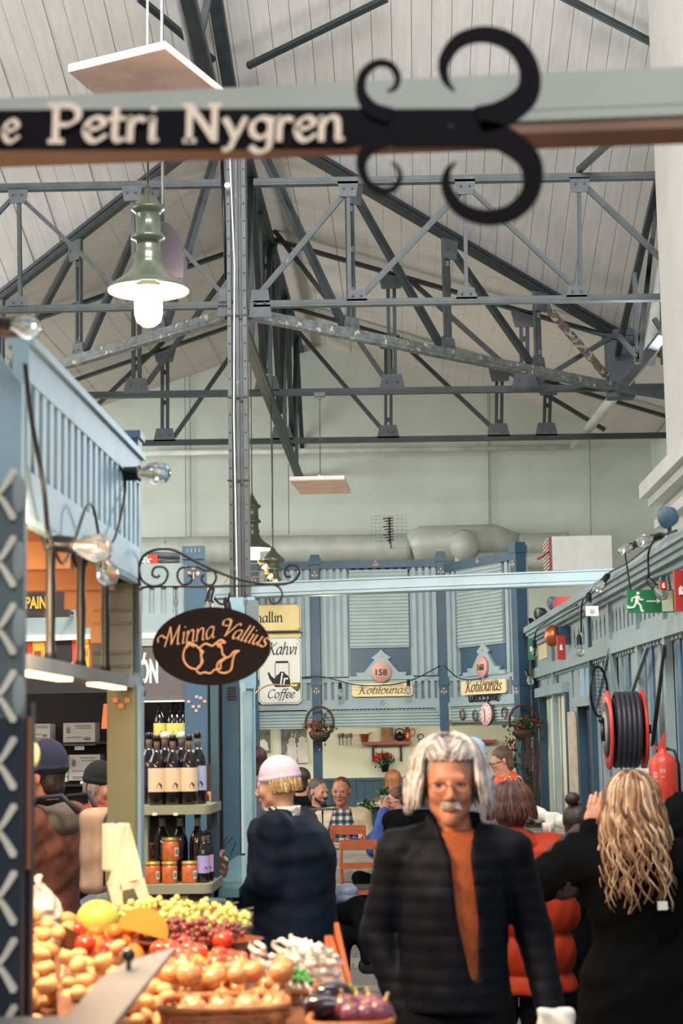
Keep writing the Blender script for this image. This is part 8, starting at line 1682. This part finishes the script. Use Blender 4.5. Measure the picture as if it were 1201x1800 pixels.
# plastic bags
FILM = mat('clear_film', (226, 222, 214), .15, 0, .05, 8, .6, trans=.35, coat=.6)
def crumple(px, py, Y, r, lab, m, nm='plastic_bag', cat_='bag', f=60, res=.006, dz=0):
    c = onT(px, py+r[2]*600); c.z = zt(c.y)+r[2]*.9; t = thing(nm, lab, cat_, tuple(c)); ph = random.uniform(0, 9); soft('film', m, t, [('e', (0,0,0), r), ('c', (0,0,r[2]*.6), r[0]*.35, (r[0]*.2,0,r[2]*1.3), r[0]*.12)] if m is FILM else [('b', (0,0,0), (r[0]*.75, r[1]*.16, r[2]*.8), .003, Euler((.35, random.uniform(-.4,.4), random.uniform(-.6,.6))).to_matrix())], Matrix.Translation(c), res=res, k=.02, post=lambda F, X, Y_, Z: F+.16*r[0]*(np.abs(np.sin(X*f+Z*f*.7+ph))+np.abs(np.sin(Z*f*1.1-Y_*f+ph))-1)); return t
crumple(62, 1600, 4.9, (.085,.07,.085), 'crumpled clear plastic bag behind the potatoes', FILM); crumple(92, 1645, 4.8, (.035,.04,.04), 'crumpled clear plastic bag touching the wooden divider', FILM)
WP = mat('paper_greywhite', (226, 218, 208), .6, 0, .12, 12, .3)
for i, (px, py, Y, r) in enumerate(((508, 1682, 5.1, (.04,.03,.055)), (535, 1695, 5.0, (.04,.03,.05)), (560, 1700, 4.95, (.035,.03,.06)), (455, 1690, 5.2, (.03,.03,.055)), (585, 1712, 4.8, (.03,.03,.05)), (485, 1700, 4.9, (.03,.03,.035)))):
    crumple(px, py, Y, tuple(q*1.25 for q in r), ('first', 'second', 'third', 'tallest brownish', 'last', 'lowest')[i] + ' crumpled pale paper packet in the row on the aisle side of the counter', WP, 'paper_packet', 'packet', 90)
random.seed(77)
t = thing('crate', 'row of folded pale paper sleeves standing behind the packets', 'sleeves', tuple(at(545, 1680, 5.1)))
for i in range(7): c = at(520+i*9, 1672+i*4, 5.15-.02*i); MB().cb((0,0,0), (.07,.003,.06)).build; m_ = Matrix.Translation(c) @ Euler((R(-25), R(random.uniform(-25, 25)), R(random.uniform(-20, 20)))).to_matrix().to_4x4(); MB().box((-.03,-.0015,-.04), (.03,.0015,.04), m_).build('paper_sleeve', WP, t)
# green labelled tubes
for i in range(16):
    px, py = 492+i*3.6+random.uniform(-2,2), 1718+(i % 4)*6+i*.5; c = onT(px, py+22); t = thing('seed_tube', 'pale stick with bright green top in the bunch before the packets', 'stick', tuple(c), 'green topped sticks'); h = .052
    MB().lathe([(.0035,0),(.0035,h)], c, n=7).build('stick', WHITE, t); MB().lathe([(.007,h-.004),(.008,h+.004),(.006,h+.01)], c, n=8).build('top', mat('top_green', (58, 150, 62), .5), t)
wicker('small brown wicker basket holding the green topped sticks', V((onT(525, 1755).x, onT(525, 1755).y, zt(4.5)-.01)), .055, .045, .03, 3)
MB_ = MB().tube(cat([tuple(at(x, y, 4.55)) for x, y in ((570, 1765), (574, 1740), (590, 1727), (601, 1738), (592, 1757))], 6), .006, 7); tag(MB_.build('basket_handle', WICK), 'looped wicker handle beside the wooden slats', 'handle loop')
# wooden slat crates at the aisle edge
t = thing('slatted_crate', 'brown wooden slatted crate ends at the aisle edge of the counter', 'crate', tuple(at(590, 1790, 4.9)))
for x0, y0, x1, y1, Y in ((592, 1648, 622, 1790, 5.0), (575, 1672, 600, 1760, 5.05), (582, 1672, 607, 1764, 5.0)): 
    a, b = at(x0, y0, Y), at(x1, y1, Y-.5); MB().bar(a, b, .09, .012, (1,0,0)).build('slat', WOOD, t)
# wooden dividers, price cards
t = thing('tray', 'brown wooden tray edge behind the green grapes', 'tray', tuple(at(300, 1605, 5.6))); a, b = at(175, 1612, 5.6), at(352, 1612, 5.6); MB().box((a.x, 5.6, zt(5.6)), (b.x, 5.62, at(260, 1598, 5.6).z)).build('edge', mat('tray_wood', (150, 78, 48), .5, 0, .15, 6), t)
t = thing('divider', 'thin wooden divider between potatoes and citrus', 'divider', tuple(onT(120, 1700))); a, b = at(112, 1655, 4.9), at(132, 1760, 4.1); MB().bar(at(118, 1680, 4.8), at(130, 1790, 4.0), .008, .07, (1,0,0)).build('board', WOODD, t)
for i, (px, py, Y, rz) in enumerate(((121, 1652, 4.9, 60), (118, 1722, 4.5, 70), (300, 1600, 5.5, 0))):
    c = at(px, py, Y); m_ = Matrix.Translation(c) @ Euler((R(-10), R(25 if i < 2 else 5), R(rz))).to_matrix().to_4x4(); t = thing('price_card', ('narrow dark price card behind the citrus', 'pale price card standing between the potatoes and citrus', 'small clear card holder in front of the tray edge')[i], 'price card', tuple(c)); MB().box((-.03,-.002,-.03), (.03,.002,.03), m_).build('card', (WOODD, mat('card_ivory', (206, 190, 150), .6), FILM)[i], t); MB().tube([m_@V((0,0,-.03)), m_@V((0,0,-.075))], .002, 5).build('pin', GUS, t)
for i, (px, py, r) in enumerate(((430, 1648, .022), (415, 1652, .02))): c = onT(px, py+12); tag(MB().lathe([(r,0),(r*1.1,.03),(r*1.1,.045),(r*1.2,.047),(r*1.2,.056),(r,.058)], c, n=20).build('glass_jar', mat('jar_smoky', (84, 74, 64), .15, coat=.6)), ('smoky lidded jar at the aisle end of the grapes', 'smoky lidded jar half behind the green grapes')[i], 'jar', 'smoky jars')
c = at(385, 1612, 6.4); t = thing('red_bucket', 'red bucket with a dark round lid behind the grapes', 'bucket', (c.x, 6.4, .9)); MB().lathe([(.05,.0),(.068,.22),(.068,.235),(.06,.24)], (c.x, 6.4, c.z-.2), n=24).build('body', RED, t); MB().lathe([(.06,0),(.06,c.z-.2)], (c.x, 6.4, 0), n=16).build('stand', BLKP, t); MB().lathe([(.045,0),(.05,.01),(.045,.025)], (c.x-.02, 6.4, c.z+.04), n=20).build('lid', GUS, t)
# roll of produce bags
c = at(204, 1530, 5.75); t = thing('bag_roll', 'roll of thin white produce bags with a torn end hanging, before the olive post', 'bag roll', tuple(c)); BG = mat('bag_white', (232, 218, 190), .4, 0, .04, 9, sss=.2)
hh = (1530-1450)*5.75/3000; r = 24*5.75/3000; MB().lathe([(r,-.0),(r*1.02,.01),(r*1.0,hh-.01),(r*.97,hh),(r*.25,hh),(r*.22,hh-.02)], c, n=28).build('roll', BG, t)
mb = MB(); prof = [((228, 1450), (224, 1452)), ((238, 1485), (212, 1500)), ((246, 1515), (196, 1530)), ((252, 1545), (188, 1555))]; vs = []
for (a, b) in prof:
    for k in range(5): f = k/4; vs.append(at(a[0]+(b[0]-a[0])*f, a[1]+(b[1]-a[1])*f, 5.68+.012*math.sin(k*2.1+a[1]*.03)))
mb.smooth = True; mb.add(vs, [(i*5+k, i*5+k+1, i*5+6+k, i*5+5+k) for i in range(3) for k in range(4)])
for P in (((188,1552),(214,1552),(216,1585),(223,1614),(205,1618),(198,1590)), ((230,1545),(254,1545),(262,1575),(268,1595),(252,1600),(240,1572)), ((188,1550),(254,1543),(240,1560),(214,1566))): mb.smooth = False; mb.add([at(x, y, 5.68) for x, y in P], [tuple(range(len(P)))])
mb.build('torn_sheet', BG, t); MB().tube([c+V((0,0,-.35)), c+V((0,0,hh+.02))], .006, 8).build('spindle', GUS, t)
